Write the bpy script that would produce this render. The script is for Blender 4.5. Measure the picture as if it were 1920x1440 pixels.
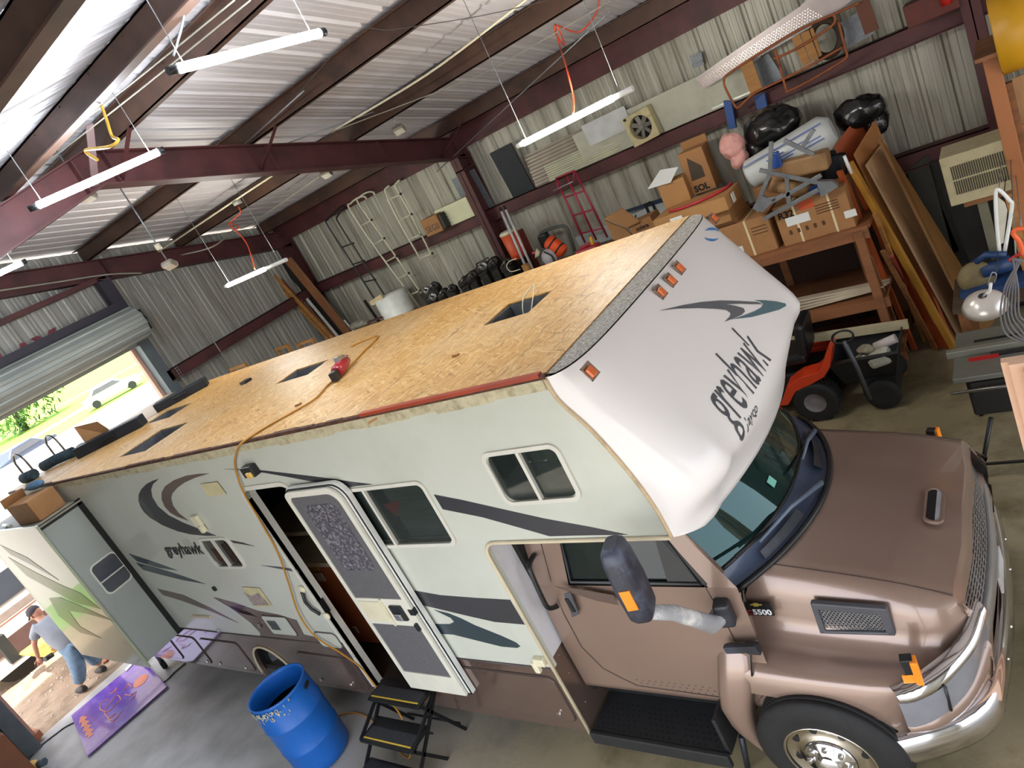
import bpy, bmesh, math, random
from mathutils import Vector, Matrix
from mathutils.geometry import tessellate_polygon
random.seed(7)
for o in list(bpy.data.objects): bpy.data.objects.remove(o)
SC = bpy.context.scene
C = SC.collection
PI = math.pi
# ------------------------------------------------------------ camera
F = 1330.881
CP = Vector((2.2173, -2.7825, 4.3749))
RW = Matrix(((0.7597022, 0.48345734, -0.43488109), (-0.16513782, -0.50340812, -0.84812131), (-0.62895315, 0.71613495, -0.30260317)))
cd = bpy.data.cameras.new('camera'); cam = bpy.data.objects.new('camera', cd); C.objects.link(cam)
cd.sensor_width = 36; cd.lens = 36 * F / 1920; cd.clip_start = .05; cd.clip_end = 900
m3 = RW.transposed() @ Matrix(((1, 0, 0), (0, -1, 0), (0, 0, -1)))
cam.matrix_world = Matrix.Translation(CP) @ m3.to_4x4()
SC.camera = cam
# ------------------------------------------------------------ light
W = bpy.data.worlds.new('sky'); SC.world = W; W.use_nodes = True
nt = W.node_tree; nt.nodes.clear()
sk = nt.nodes.new('ShaderNodeTexSky'); sk.sky_type = 'NISHITA'; sk.sun_disc = False
sk.sun_elevation = math.radians(55); sk.sun_rotation = math.radians(200); sk.air_density = 1.2; sk.dust_density = 2.5; sk.altitude = 20
bg = nt.nodes.new('ShaderNodeBackground'); bg.inputs[1].default_value = .25
mixw = nt.nodes.new('ShaderNodeMix'); mixw.data_type = 'RGBA'; mixw.inputs[0].default_value = .35
mixw.inputs[7].default_value = (11, 11, 11.5, 1)
ow = nt.nodes.new('ShaderNodeOutputWorld')
nt.links.new(sk.outputs[0], mixw.inputs[6]); nt.links.new(mixw.outputs[2], bg.inputs[0]); nt.links.new(bg.outputs[0], ow.inputs[0])
sd = bpy.data.lights.new('sun', 'SUN'); sd.energy = 6; sd.angle = .03; sd.color = (1, .95, .86)
sun = bpy.data.objects.new('sun', sd); C.objects.link(sun)
sun.rotation_euler = Vector((-.35, .22, -1)).to_track_quat('-Z', 'Y').to_euler()
SC.view_settings.view_transform = 'Standard'; SC.view_settings.look = 'None'
SC.view_settings.gamma = 1; SC.view_settings.use_curve_mapping = False
SC.view_settings.exposure = 1.25

# ------------------------------------------------------------ helpers
def S(u, v, ax, val):
    """world point where the sight line through (u, v) meets the plane ax = val"""
    d = RW.transposed() @ Vector(((u - 960) / F, (v - 720) / F, 1)); k = 'xyz'.index(ax)
    return CP + d * ((val - CP[k]) / d[k])
def V(*a): return Vector(a)
def lin(h):
    if isinstance(h, str):
        h = h.lstrip('#'); c = [int(h[i:i + 2], 16) / 255 for i in (0, 2, 4)]
        return tuple(x / 12.92 if x <= .04045 else ((x + .055) / 1.055) ** 2.4 for x in c) + (1,)
    return tuple(h)[:3] + (1,)
MATS = {}
def mat(name, col, rough=.6, metal=0., var=.12, vs=6., bump=0., bs=60., col2=None, emit=None, es=1., trans=0., spec=.5, coat=0., stretch=None, dirt=None, da=.5, ds=3.):
    if name in MATS: return MATS[name]
    m = bpy.data.materials.new(name); m.use_nodes = True; n = m.node_tree; b = n.nodes['Principled BSDF']
    c = lin(col)
    b.inputs['Roughness'].default_value = rough; b.inputs['Metallic'].default_value = metal
    b.inputs['Specular IOR Level'].default_value = spec; b.inputs['Coat Weight'].default_value = coat
    b.inputs['Transmission Weight'].default_value = trans
    tc = n.nodes.new('ShaderNodeTexCoord'); mp = n.nodes.new('ShaderNodeMapping'); n.links.new(tc.outputs['Object'], mp.inputs[0])
    if stretch: mp.inputs['Scale'].default_value = stretch
    no = n.nodes.new('ShaderNodeTexNoise'); no.inputs['Scale'].default_value = vs; no.inputs['Detail'].default_value = 5
    n.links.new(mp.outputs[0], no.inputs[0])
    r = n.nodes.new('ShaderNodeValToRGB'); r.color_ramp.elements[0].position = .3; r.color_ramp.elements[1].position = .7
    c2 = lin(col2) if col2 else tuple(min(1, x * (1 + var)) for x in c[:3]) + (1,)
    c1 = c if col2 else tuple(x * (1 - var) for x in c[:3]) + (1,)
    r.color_ramp.elements[0].color = c1; r.color_ramp.elements[1].color = c2
    n.links.new(no.outputs[0], r.inputs[0]); out = r.outputs[0]
    if dirt:
        n2 = n.nodes.new('ShaderNodeTexNoise'); n2.inputs['Scale'].default_value = ds; n2.inputs['Detail'].default_value = 8; n2.inputs['Roughness'].default_value = .7
        n.links.new(mp.outputs[0], n2.inputs[0])
        r2 = n.nodes.new('ShaderNodeValToRGB'); r2.color_ramp.elements[0].position = .48; r2.color_ramp.elements[1].position = .68
        r2.color_ramp.elements[0].color = (0, 0, 0, 1); r2.color_ramp.elements[1].color = (da, da, da, 1); n.links.new(n2.outputs[0], r2.inputs[0])
        mx = n.nodes.new('ShaderNodeMix'); mx.data_type = 'RGBA'; n.links.new(r2.outputs[0], mx.inputs[0]); n.links.new(out, mx.inputs[6]); mx.inputs[7].default_value = lin(dirt)
        out = mx.outputs[2]
    n.links.new(out, b.inputs['Base Color'])
    if emit:
        b.inputs['Emission Color'].default_value = lin(emit); b.inputs['Emission Strength'].default_value = es
    if bump:
        nb = n.nodes.new('ShaderNodeTexNoise'); nb.inputs['Scale'].default_value = bs; nb.inputs['Detail'].default_value = 4; n.links.new(mp.outputs[0], nb.inputs[0])
        bp = n.nodes.new('ShaderNodeBump'); bp.inputs['Strength'].default_value = bump; bp.inputs['Distance'].default_value = .01
        n.links.new(nb.outputs[0], bp.inputs['Height']); n.links.new(bp.outputs[0], b.inputs['Normal'])
    MATS[name] = m; return m
class MB:
    def __init__(s): s.v = []; s.f = []; s.mi = []; s.sm = []; s.cur = 0; s.smooth = False
    def face(s, idx): s.f.append(tuple(idx)); s.mi.append(s.cur); s.sm.append(s.smooth)
    def add(s, vs, fs, smooth=False):
        k = len(s.v); s.v += [Vector(a) for a in vs]; old = s.smooth; s.smooth = smooth
        for f in fs: s.face([k + i for i in f])
        s.smooth = old; return s
    def hexa(s, p):  # 8 pts: bottom 4 ccw, top 4 ccw
        return s.add(p, [(3, 2, 1, 0), (4, 5, 6, 7), (0, 1, 5, 4), (1, 2, 6, 5), (2, 3, 7, 6), (3, 0, 4, 7)])
    def box(s, x0, x1, y0, y1, z0, z1):
        return s.hexa([(x0, y0, z0), (x1, y0, z0), (x1, y1, z0), (x0, y1, z0), (x0, y0, z1), (x1, y0, z1), (x1, y1, z1), (x0, y1, z1)])
    def obox(s, c, sz, M=None):
        M = M or Matrix.Identity(3); c = Vector(c); h = Vector(sz) / 2
        P = [(-1, -1, -1), (1, -1, -1), (1, 1, -1), (-1, 1, -1), (-1, -1, 1), (1, -1, 1), (1, 1, 1), (-1, 1, 1)]
        return s.hexa([c + M @ Vector((a * h.x, b * h.y, d * h.z)) for a, b, d in P])
    def beam(s, p, q, w, h, up=(0, 0, 1)):
        p, q = Vector(p), Vector(q); d = (q - p).normalized(); up = Vector(up); x = d.cross(up)
        if x.length < 1e-4: x = d.cross(Vector((1, 0, 0)))
        x.normalize(); y = x.cross(d).normalized(); a = x * w / 2; b = y * h / 2
        return s.hexa([p - a - b, p + a - b, q + a - b, q - a - b, p - a + b, p + a + b, q + a + b, q - a + b])
    def tube(s, pts, r, n=8, closed=False):
        pts = [Vector(p) for p in pts]; N = len(pts); rr = r if isinstance(r, (list, tuple)) else [r] * N
        k = len(s.v); t0 = None; ref = None; old = s.smooth
        for i, p in enumerate(pts):
            a = pts[(i - 1) % N] if (closed or i) else p; b = pts[(i + 1) % N] if (closed or i < N - 1) else p
            t = (b - a).normalized()
            if ref is None:
                ref = t.cross(Vector((0, 0, 1)))
                if ref.length < .1: ref = t.cross(Vector((1, 0, 0)))
            ref = (ref - t * ref.dot(t)).normalized(); o = t.cross(ref)
            for j in range(n):
                an = 2 * PI * j / n; s.v.append(p + (ref * math.cos(an) + o * math.sin(an)) * rr[i])
        s.smooth = True
        for i in range(N if closed else N - 1):
            i2 = (i + 1) % N
            for j in range(n):
                j2 = (j + 1) % n; s.face((k + i * n + j, k + i * n + j2, k + i2 * n + j2, k + i2 * n + j))
        s.smooth = False
        if not closed:
            s.face([k + j for j in range(n)][::-1]); s.face([k + (N - 1) * n + j for j in range(n)])
        s.smooth = old; return s
    def cyl(s, p, q, r, n=20, r2=None): return s.tube([p, q], [r, r if r2 is None else r2], n)
    def lathe(s, prof, c, ax=(0, 0, 1), n=32, smooth=True):
        c = Vector(c); ax = Vector(ax).normalized(); x = ax.orthogonal().normalized(); y = ax.cross(x); k = len(s.v); old = s.smooth; s.smooth = smooth
        for r, z in prof:
            for j in range(n):
                a = 2 * PI * j / n; s.v.append(c + ax * z + (x * math.cos(a) + y * math.sin(a)) * r)
        for i in range(len(prof) - 1):
            for j in range(n):
                j2 = (j + 1) % n; s.face((k + i * n + j, k + i * n + j2, k + (i + 1) * n + j2, k + (i + 1) * n + j))
        s.smooth = old; return s
    def sphere(s, c, r, sc=(1, 1, 1), n=16, m=10, M=None):
        c = Vector(c); M = M or Matrix.Identity(3); k = len(s.v); old = s.smooth; s.smooth = True
        for i in range(m + 1):
            a = PI * i / m
            for j in range(n):
                b = 2 * PI * j / n; s.v.append(c + M @ Vector((math.sin(a) * math.cos(b) * r * sc[0], math.sin(a) * math.sin(b) * r * sc[1], math.cos(a) * r * sc[2])))
        for i in range(m):
            for j in range(n):
                j2 = (j + 1) % n; s.face((k + i * n + j, k + (i + 1) * n + j, k + (i + 1) * n + j2, k + i * n + j2))
        s.smooth = old; return s
    def plate(s, poly, off, holes=()):
        """flat polygon with holes, extruded by the vector off"""
        loops = [[Vector(p) for p in poly]] + [[Vector(p) for p in h] for h in holes]; off = Vector(off)
        tris = tessellate_polygon(loops); fl = [p for l in loops for p in l]; k = len(s.v); n = len(fl)
        s.v += fl; s.v += [p + off for p in fl]
        for t in tris: s.face([k + i for i in t]); s.face([k + n + i for i in reversed(t)])
        b = 0
        for l in loops:
            m = len(l)
            for i in range(m):
                j = (i + 1) % m; s.face((k + b + i, k + b + j, k + n + b + j, k + n + b + i))
            b += m
        return s
    def loft(s, rows, smooth=True, close=False):
        k = len(s.v); n = len(rows[0]); old = s.smooth; s.smooth = smooth
        for r in rows: s.v += [Vector(p) for p in r]
        for i in range(len(rows) - 1):
            for j in range(n if close else n - 1):
                j2 = (j + 1) % n; s.face((k + i * n + j, k + i * n + j2, k + (i + 1) * n + j2, k + (i + 1) * n + j))
        s.smooth = old; return s
    def mirror(s, c):  # copies everything mirrored about y=c
        k = len(s.v); s.v += [Vector((p.x, 2 * c - p.y, p.z)) for p in s.v[:k]]
        for i in range(len(s.f)):
            s.f.append(tuple(k + j for j in reversed(s.f[i]))); s.mi.append(s.mi[i]); s.sm.append(s.sm[i])
        return s
ORG = {}
def build(name, mb, mats, parent=None, loc=None, bev=0, solid=0, wn=False, label=None, sub=0):
    if not isinstance(mats, (list, tuple)): mats = [mats]
    if parent is not None: org = ORG[parent.name]
    else:
        xs = [p.x for p in mb.v]; ys = [p.y for p in mb.v]; zs = [p.z for p in mb.v]
        org = Vector(loc) if loc else Vector(((min(xs) + max(xs)) / 2, (min(ys) + max(ys)) / 2, min(zs)))
    me = bpy.data.meshes.new(name); me.from_pydata([p - org for p in mb.v], [], mb.f)
    for m in mats: me.materials.append(m)
    me.polygons.foreach_set('material_index', mb.mi); me.polygons.foreach_set('use_smooth', mb.sm)
    bm = bmesh.new(); bm.from_mesh(me); bmesh.ops.remove_doubles(bm, verts=bm.verts, dist=1e-5) if sub else None
    bmesh.ops.recalc_face_normals(bm, faces=bm.faces); bm.to_mesh(me); bm.free(); me.update()
    o = bpy.data.objects.new(name, me); C.objects.link(o)
    if parent is not None: o.parent = parent
    else: o.location = org
    ORG[o.name] = org
    if solid:
        q = o.modifiers.new('solid', 'SOLIDIFY'); q.thickness = solid; q.offset = 0
    if sub:
        q = o.modifiers.new('sub', 'SUBSURF'); q.levels = sub; q.render_levels = sub
    if bev:
        q = o.modifiers.new('bevel', 'BEVEL'); q.width = bev; q.segments = 2; q.limit_method = 'ANGLE'; q.angle_limit = .6
    if label: o['label'] = label
    return o
def tag(o, label, cat, group=None, kind=None):
    o['label'] = label; o['category'] = cat
    if group: o['group'] = group
    if kind: o['kind'] = kind
    return o
def thing(name, loc, label, cat, group=None):
    o = bpy.data.objects.new(name, None); C.objects.link(o); o.empty_display_size = .1
    o.location = loc; ORG[o.name] = Vector(loc); return tag(o, label, cat, group)
def one(name, mb, mats, label, cat, group=None, **k):
    return tag(build(name, mb, mats, **k), label, cat, group)
def struct(name, mb, mats, parent=None, label=None, **k):
    o = build(name, mb, mats, parent, **k)
    if parent is None: o['kind'] = 'structure'
    if label: o['label'] = label
    return o
def text(s, size, ext=.002, shear=0., bold=0.):
    cu = bpy.data.curves.new('t', 'FONT'); cu.body = s; cu.size = size; cu.extrude = 0; cu.shear = shear; cu.offset = bold; cu.resolution_u = 3
    o = bpy.data.objects.new('t', cu); C.objects.link(o); dg = bpy.context.evaluated_depsgraph_get(); dg.update()
    me = bpy.data.meshes.new_from_object(o.evaluated_get(dg)); mb = MB()
    mb.add([v.co.copy() for v in me.vertices], [tuple(p.vertices) for p in me.polygons])
    bpy.data.objects.remove(o); bpy.data.meshes.remove(me); return mb
def fit(mb, o, ex, ey, width=None, n=(0, 0, 0)):
    """lay a flat text mesh at origin o along ex, up ey; scaled to width"""
    o, ex, ey = Vector(o), Vector(ex).normalized(), Vector(ey).normalized()
    xs = [p.x for p in mb.v]; k = width / (max(xs) - min(xs)) if width else 1
    x0 = min(xs); mb.v = [o + ex * (p.x - x0) * k + ey * p.y * k + Vector(n) for p in mb.v]; return mb
def rrect(x0, x1, z0, z1, r, y=0., n=5):
    pts = []
    for cx, cz, a in ((x1 - r, z0 + r, -90), (x1 - r, z1 - r, 0), (x0 + r, z1 - r, 90), (x0 + r, z0 + r, 180)):
        for i in range(n + 1):
            t = math.radians(a + 90 * i / n); pts.append(V(cx + r * math.cos(t), y, cz + r * math.sin(t)))
    return pts
def circ(c, r, ax, n=24, sc=(1, 1)):
    ax = Vector(ax).normalized(); x = Vector((0, 0, 1)) if abs(ax.z) < .9 else Vector((1, 0, 0)); y = ax.cross(x).normalized(); x = y.cross(ax)
    return [Vector(c) + (x * math.cos(2 * PI * i / n) * sc[0] + y * math.sin(2 * PI * i / n) * sc[1]) * r for i in range(n)]
def curve(pts, k=6):
    pts = [Vector(p) for p in pts]; out = []
    for i in range(len(pts) - 1):
        a, b, c, d = pts[max(i - 1, 0)], pts[i], pts[i + 1], pts[min(i + 2, len(pts) - 1)]
        for j in range(k):
            t = j / k; out.append(.5 * ((2 * b) + (c - a) * t + (2 * a - 5 * b + 4 * c - d) * t * t + (3 * b - a - 3 * c + d) * t ** 3))
    out.append(pts[-1]); return out
def RZ(a): return Matrix.Rotation(math.radians(a), 3, 'Z')
def RX(a): return Matrix.Rotation(math.radians(a), 3, 'X')
def RY(a): return Matrix.Rotation(math.radians(a), 3, 'Y')
# ============================================================ materials
steel = mat('steel_primer', '#522b2b', .55, .15, .25, 3, dirt='#2c201c', da=.6, ds=2)
purl = mat('purlin_paint', '#4c3529', .55, .2, .3, 2.5, dirt='#2a1d1a', da=.6, ds=1.5)
wallm = mat('wall_panel', '#a9a698', .45, .15, .14, 1.2, stretch=(5, 5, .35), dirt='#5f513b', da=.65, ds=1.6)
wallm2 = mat('wall_panel_end', '#9a9890', .42, .2, .16, 1.2, stretch=(5, 5, .35), dirt='#4c4238', da=.55, ds=1.1)
roofm = mat('roof_panel', '#c4bfc0', .45, .15, .06, 1.5, stretch=(4, .3, 1), dirt='#8b8583', da=.35, ds=1)
white = mat('white_paint', '#dfe0dc', .35, 0, .03, 3)
cream = mat('cream_plastic', '#d8d1b4', .45, 0, .07, 5)
black = mat('black_plastic', '#17181a', .4, 0, .2, 8)
rubber = mat('rubber', '#161616', .75, 0, .25, 12, bump=.2)
dark = mat('dark_void', '#141312', .85, 0, .3, 4)
chrome = mat('chrome', '#e8e8ea', .09, 1., .03, 3)
alu = mat('aluminium', '#b9bbbd', .3, .9, .08, 6)
galv = mat('galvanised', '#93979a', .4, .7, .18, 9)
wood = mat('pine_lumber', '#a8763f', .6, 0, .22, 3, stretch=(1, 1, 9), dirt='#6d4524', da=.5, ds=5)
wood2 = mat('old_lumber', '#84552f', .65, 0, .25, 3, stretch=(2, 2, 6), dirt='#4c3120', da=.6, ds=5)
ply = mat('plywood_face', '#a97c52', .6, 0, .12, 2, stretch=(3, 3, .7), dirt='#7c5836', da=.4)
card = mat('cardboard', '#9f7247', .75, 0, .1, 4, dirt='#83572c', da=.4)
cord_o = mat('orange_cord', '#d8492a', .5, 0, .1)
# ============================================================ building
XE, XF, YW, YN, RID, S0, SL = -9.85, 7.0, 6.82, -4.42, 1.2, 4.85, .243
def roofz(y): return S0 + SL * (YW - y) if y >= RID else S0 + SL * (YW - RID) - SL * (RID - y)
def prof(a, b, per=.305):
    out = []; k = math.floor(a / per) * per
    while k < b:
        for d, h in ((0, 0), (.02, .03), (.055, .03), (.075, 0), (.14, 0), (.15, .004), (.175, .004), (.185, 0), (.235, 0), (.245, .004), (.27, .004), (.28, 0)):
            if a <= k + d <= b: out.append((k + d, h))
        k += per
    if out[0][0] > a + 1e-4: out.insert(0, (a, 0))
    if out[-1][0] < b - 1e-4: out.append((b, 0))
    return out
# floor
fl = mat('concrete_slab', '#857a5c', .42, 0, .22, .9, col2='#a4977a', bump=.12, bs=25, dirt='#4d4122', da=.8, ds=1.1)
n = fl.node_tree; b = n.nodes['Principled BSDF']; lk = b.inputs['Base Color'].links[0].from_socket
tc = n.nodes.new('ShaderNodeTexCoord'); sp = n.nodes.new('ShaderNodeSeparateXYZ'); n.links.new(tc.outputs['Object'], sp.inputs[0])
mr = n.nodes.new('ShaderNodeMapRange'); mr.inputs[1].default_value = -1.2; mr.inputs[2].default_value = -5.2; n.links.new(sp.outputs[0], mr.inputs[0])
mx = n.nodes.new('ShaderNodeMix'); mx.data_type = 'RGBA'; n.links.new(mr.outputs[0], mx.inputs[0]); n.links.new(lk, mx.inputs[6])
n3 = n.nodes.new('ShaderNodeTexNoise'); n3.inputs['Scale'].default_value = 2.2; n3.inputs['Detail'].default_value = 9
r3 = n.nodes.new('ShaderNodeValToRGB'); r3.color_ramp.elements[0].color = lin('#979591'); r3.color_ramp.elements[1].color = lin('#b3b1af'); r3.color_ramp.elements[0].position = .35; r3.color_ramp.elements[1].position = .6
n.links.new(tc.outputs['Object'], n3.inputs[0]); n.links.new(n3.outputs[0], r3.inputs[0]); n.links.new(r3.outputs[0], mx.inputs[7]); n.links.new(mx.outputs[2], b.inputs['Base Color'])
m = MB().box(XE - .12, XF, YN, YW + .05, -.2, 0); struct('floor', m, fl, loc=(0, 0, 0))
# walls
def wall_x(name, y, x0, x1, z0, z1, mt, sgn=1):
    m = MB(); P = prof(x0, x1)
    m.loft([[V(x, y + sgn * h, z0) for x, h in P], [V(x, y + sgn * h, z1) for x, h in P]], smooth=False)
    return struct(name, m, mt)
wall_x('wall_far', YW, XE, XF, 0, S0 - .03, wallm)
m = MB()
for x0, x1, z0 in ((XE, -3.5, 0), (4.6, XF, 0), (-3.5, 4.6, 3.9)):
    P = prof(x0, x1); k = [[V(x, YN - h, z0) for x, h in P], [V(x, YN - h, roofz(YN) - .03) for x, h in P]]; m.loft(k, smooth=False)
struct('wall_near', m, wallm)
m = MB()
for y0, y1, z0 in ((2.92, YW, 0), (YN, -1.42, 0), (-1.42, 2.92, 4.2)):
    P = prof(y0, y1); m.loft([[V(XE - h, y, z0) for y, h in P], [V(XE - h, y, roofz(y) - .03) for y, h in P]], smooth=False)
struct('wall_end', m, wallm2)
m = MB()
for y0, y1, z0 in ((4.7, YW, 0), (YN, -4.0, 0), (-4.0, 4.7, 4.3)):
    P = prof(y0, y1); m.loft([[V(XF + h, y, z0) for y, h in P], [V(XF + h, y, roofz(y) - .03) for y, h in P]], smooth=False)
struct('wall_front', m, wallm)
m = MB(); P = prof(XE - .3, XF + .3)
for ya, yb in ((YW + .25, RID), (RID, YN - .25)):
    m.loft([[V(x, ya, (roofz(ya) if ya > RID else roofz(ya)) + h) for x, h in P], [V(x, yb, roofz(yb) + h) for x, h in P]], smooth=False)
struct('ceiling', m, roofm)
TN = [0]
def trim(m, mt, label, **k):
    TN[0] += 1; return struct('trim_%d' % TN[0], m, mt, label=label, **k)
def channel(m, p, q, d, w, zs, side):  # C/Z purlin between p and q: web depth d below the given top line
    p, q = Vector(p), Vector(q); t = .012
    m.hexa([p + V(0, 0, -d), q + V(0, 0, -d), q + V(0, t, -d), p + V(0, t, -d), p, q, q + V(0, t, 0), p + V(0, t, 0)])
    for a, s in ((0, -side), (-d + t, side)):
        w0, w1 = (0, w * s) if s > 0 else (w * s, 0)
        m.hexa([p + V(0, w0, a - t), q + V(0, w0, a - t), q + V(0, w1, a - t), p + V(0, w1, a - t), p + V(0, w0, a), q + V(0, w0, a), q + V(0, w1, a), p + V(0, w1, a)])
for y, s in ((6.28, 1), (4.58, 1), (3.02, 1), (1.42, 1), (.4, -1), (-.96, -1), (-2.5, -1), (-3.9, -1)):
    m = MB(); z = roofz(y) - .008; channel(m, (XE + .05, y, z), (XF - .05, y, z), .212, .085, 0, s)
    for x in [XE + .5 + .55 * i for i in range(30)]: m.sphere((x, y - .004, z - .03), .008, n=6, m=4)
    trim(m, purl, 'brown steel purlin under the roof sheets')
m = MB().box(XE, XF, YW - .2, YW - .02, 4.47, 4.78)
trim(m, steel, 'dark red eave strut along the top of the far wall')
trim(MB().box(XE, XF, YN + .02, YN + .2, roofz(YN) - .2, roofz(YN) - .03), steel, 'eave strut above the near wall')
def ibeam(m, p, q, dp, dq, fw, ax):  # tapered I section, p-q is the outer line, ax the web normal, depth goes along dn
    pass
def rafter(x, fw=.17):
    m = MB()
    for a, b in ((YW - .06, RID), (YN + .06, RID)):
        za, zb = roofz(a) - .222, roofz(RID) - .222; da, db = .33, .35; h = fw / 2
        def slab(z0a, z1a, z0b, z1b, hx):
            y0, y1, A, B = (b, a, (z0b, z1b), (z0a, z1a)) if a > b else (a, b, (z0a, z1a), (z0b, z1b))
            m.hexa([(x - hx, y0, A[0]), (x + hx, y0, A[0]), (x + hx, y1, B[0]), (x - hx, y1, B[0]), (x - hx, y0, A[1]), (x + hx, y0, A[1]), (x + hx, y1, B[1]), (x - hx, y1, B[1])])
        slab(za - da, za, zb - db, zb, .006); slab(za - .014, za, zb - .014, zb, h); slab(za - da, za - da + .014, zb - db, zb - db + .014, h)
        for t in (.0, .33, .66, 1.):
            yy = a + (b - a) * t * .97; z = za + (zb - za) * t * .97; m.box(x - h, x + h, yy - .006, yy + .006, z - .33, z - .02)
    return m
def column(m, x, y0=YW - .38, y1=YW - .03, zt=4.4, fw=.17):
    h = fw / 2; m.box(x - .006, x + .006, y0, y1, 0, zt); m.box(x - h, x + h, y0, y0 + .014, 0, zt); m.box(x - h, x + h, y1 - .014, y1, 0, zt); m.box(x - h, x + h, y0, y1, 0, .02)
for x in (XE + .12, -4.84, 1.86, XF - .1):
    trim(rafter(x), steel, 'dark red tapered steel rafter across the roof')
for x in (-4.84, 1.86):
    m = MB(); column(m, x); m.box(x - .085, x + .085, YW - .38, YW - .03, 4.18, 4.2); trim(m, steel, 'dark red steel column on the far wall')
    m = MB(); column(m, x, YN + .03, YN + .38, 4.2); trim(m, steel, 'dark red steel column on the near wall')
m = MB(); column(m, XE + .12, zt=4.4); trim(m, steel, 'dark red corner column at the far end')
# knee braces from purlin down to the rafter's lower flange
for y in (6.2, 4.58, 3.02, 1.42):
    for s in (1, -1):
        if (y, s) in ((4.58, 1), (4.58, -1), (3.02, -1), (6.2, -1)): continue
        trim(MB().beam((-4.84, y, roofz(y) - .52), (-4.84 + .62 * s, y + .01, roofz(y) - .2), .045, .01), steel, 'angle brace between purlin and rafter')
# girts
for z in (3.47, 2.16):
    m = MB(); y = YW - .2; m.box(XE, XF, y, y + .012, z - .19, z); m.box(XE, XF, y, YW - .02, z - .012, z); m.box(XE, XF, y - .05, y, z - .19, z - .178)
    trim(m, steel, 'dark red wall girt along the far wall')
    m = MB(); x = XE + .2; m.box(x - .012, x, 3.05, YW - .2, z - .19, z); m.box(XE + .02, x, 3.05, YW - .2, z - .012, z)
    m.box(x, x + .04, 3.05, YW - .2, z - .19, z - .178); trim(m, steel, 'dark red wall girt on the door end wall')
    for y0, y1 in ((-5.2, -1.5),):
        trim(MB().box(XE + .02, XE + .2, y0, y1, z - .17, z), steel, 'dark red wall girt left of the roll-up door')
trim(MB().box(-3.6, XF, YN + .02, YN + .2, 3.9, 4.05), steel, 'girt over the near wall opening')
# roll-up door
jg = mat('jamb_grey', '#5c6468', .5, .3); peach = mat('peach_jamb', '#c99a86', .6, 0, .1)  # grey inner jambs, peach outer jamb strips
head = MB().box(XE + .03, XE + .3, -1.75, 3.1, 4.62, 4.8); d1 = struct('door_1', head, mat('header_steel', '#33303a', .55, .2), label='rolled-up corrugated overhead door in the end wall')
m = MB(); prf = []
for i in range(96):
    a = 2 * PI * i / 96; r = .27 + (.012 if (i // 4) % 2 else -.004); prf.append((r * math.cos(a), r * math.sin(a)))
cc = (XE + .42, 4.38); m.loft([[V(cc[0] + a, y, cc[1] + b_) for a, b_ in prf] for y in (-1.62, 3.02)], smooth=False, close=True)
for y, nn in ((-1.62, 1), (3.02, -1)): m.plate([V(cc[0] + a, y, cc[1] + b_) for a, b_ in prf], (0, .01 * nn, 0))
P = [(cc[0] - .27 + (.012 if i % 2 else 0), 4.4 - i * .045) for i in range(9)]; m.loft([[V(x, y, z) for x, z in P] for y in (-1.5, 2.94)], smooth=False)
build('door_curtain', m, mat('roll_door', '#9aa09c', .4, .3, .08, 3), d1)
m = MB(); m.cyl((cc[0], 3.0, cc[1]), (cc[0], 3.16, cc[1]), .05); m.box(cc[0] - .15, cc[0] + .1, 3.1, 3.12, 4.2, 4.55); m.cyl((cc[0] - .05, 3.08, 4.38), (cc[0] - .05, 3.1, 4.38), .12); build('chain_wheel', m, black, d1)
for y in (3.15, 3.19):
    m = MB()
    for i in range(70):
        z = 4.3 - i * .052; m.add([(cc[0] - .1, y - .007, z), (cc[0] - .1, y + .007, z), (cc[0] - .1, y, z - .04), (cc[0] - .1 + .012, y, z - .02)], [(0, 1, 3), (1, 2, 3), (2, 0, 3), (0, 2, 1)])
    build('chain', m, galv, d1)
for y, s in ((2.92, 1), (-1.42, -1)):
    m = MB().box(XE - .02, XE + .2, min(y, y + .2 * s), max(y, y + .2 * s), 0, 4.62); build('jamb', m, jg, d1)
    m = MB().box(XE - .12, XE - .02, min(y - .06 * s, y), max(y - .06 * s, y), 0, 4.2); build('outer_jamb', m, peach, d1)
m = MB().box(XE + .03, XE + .2, 2.95, 3.15, 4.62, 5.25); trim(m, mat('header_steel', '#33303a'), 'short steel post above the door header')
m = MB().box(XE + .03, XE + .2, -1.6, 3.1, 5.2, 5.28); trim(m, steel, 'gable girt over the door')
# red sprayed letters on the end wall above the door
g = fit(text('TLAY', .42, bold=.02), S(-30, 735, 'x', XE + .012), (0, 1, 0), (0, .1, 1), 1.3)
tag(build('sprayed_letters', g, mat('red_spray', '#7e3c44', .7, 0, .3, 9)), 'faded red sprayed letters on the end wall above the roll-up door', 'lettering')
# ============================================================ motorhome
RV = thing('motorhome', (-4, 1.27, 0), 'white and brown motorhome with bare strand board roof filling the middle of the workshop', 'motorhome')
body = mat('gelcoat', '#c3c6bb', .3, 0, .035, 1.2, coat=.3, dirt='#a7aa98', da=.25, ds=1.4)
bodyf = mat('gelcoat_cap', '#e6e1df', .3, 0, .02, 1.5, coat=.3)
taupe = mat('taupe_skirt', '#7a665c', .12, .55, .05, 2, coat=.6)
navy = mat('dark_decal', '#34343a', .3, 0, .06, 3, coat=.3)
teal = mat('teal_decal', '#2b3a42', .3, 0, .06, 3, coat=.3)
brownd = mat('brown_decal', '#5d4c45', .3, 0, .06, 3, coat=.3)
tan = mat('old_sealant', '#c7b08c', .6, 0, .15, 9, dirt='#6e5b3f', da=.6, ds=9)
frame = mat('window_frame', '#cfcdc2', .4, 0, .05, 5)
osb = None
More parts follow.
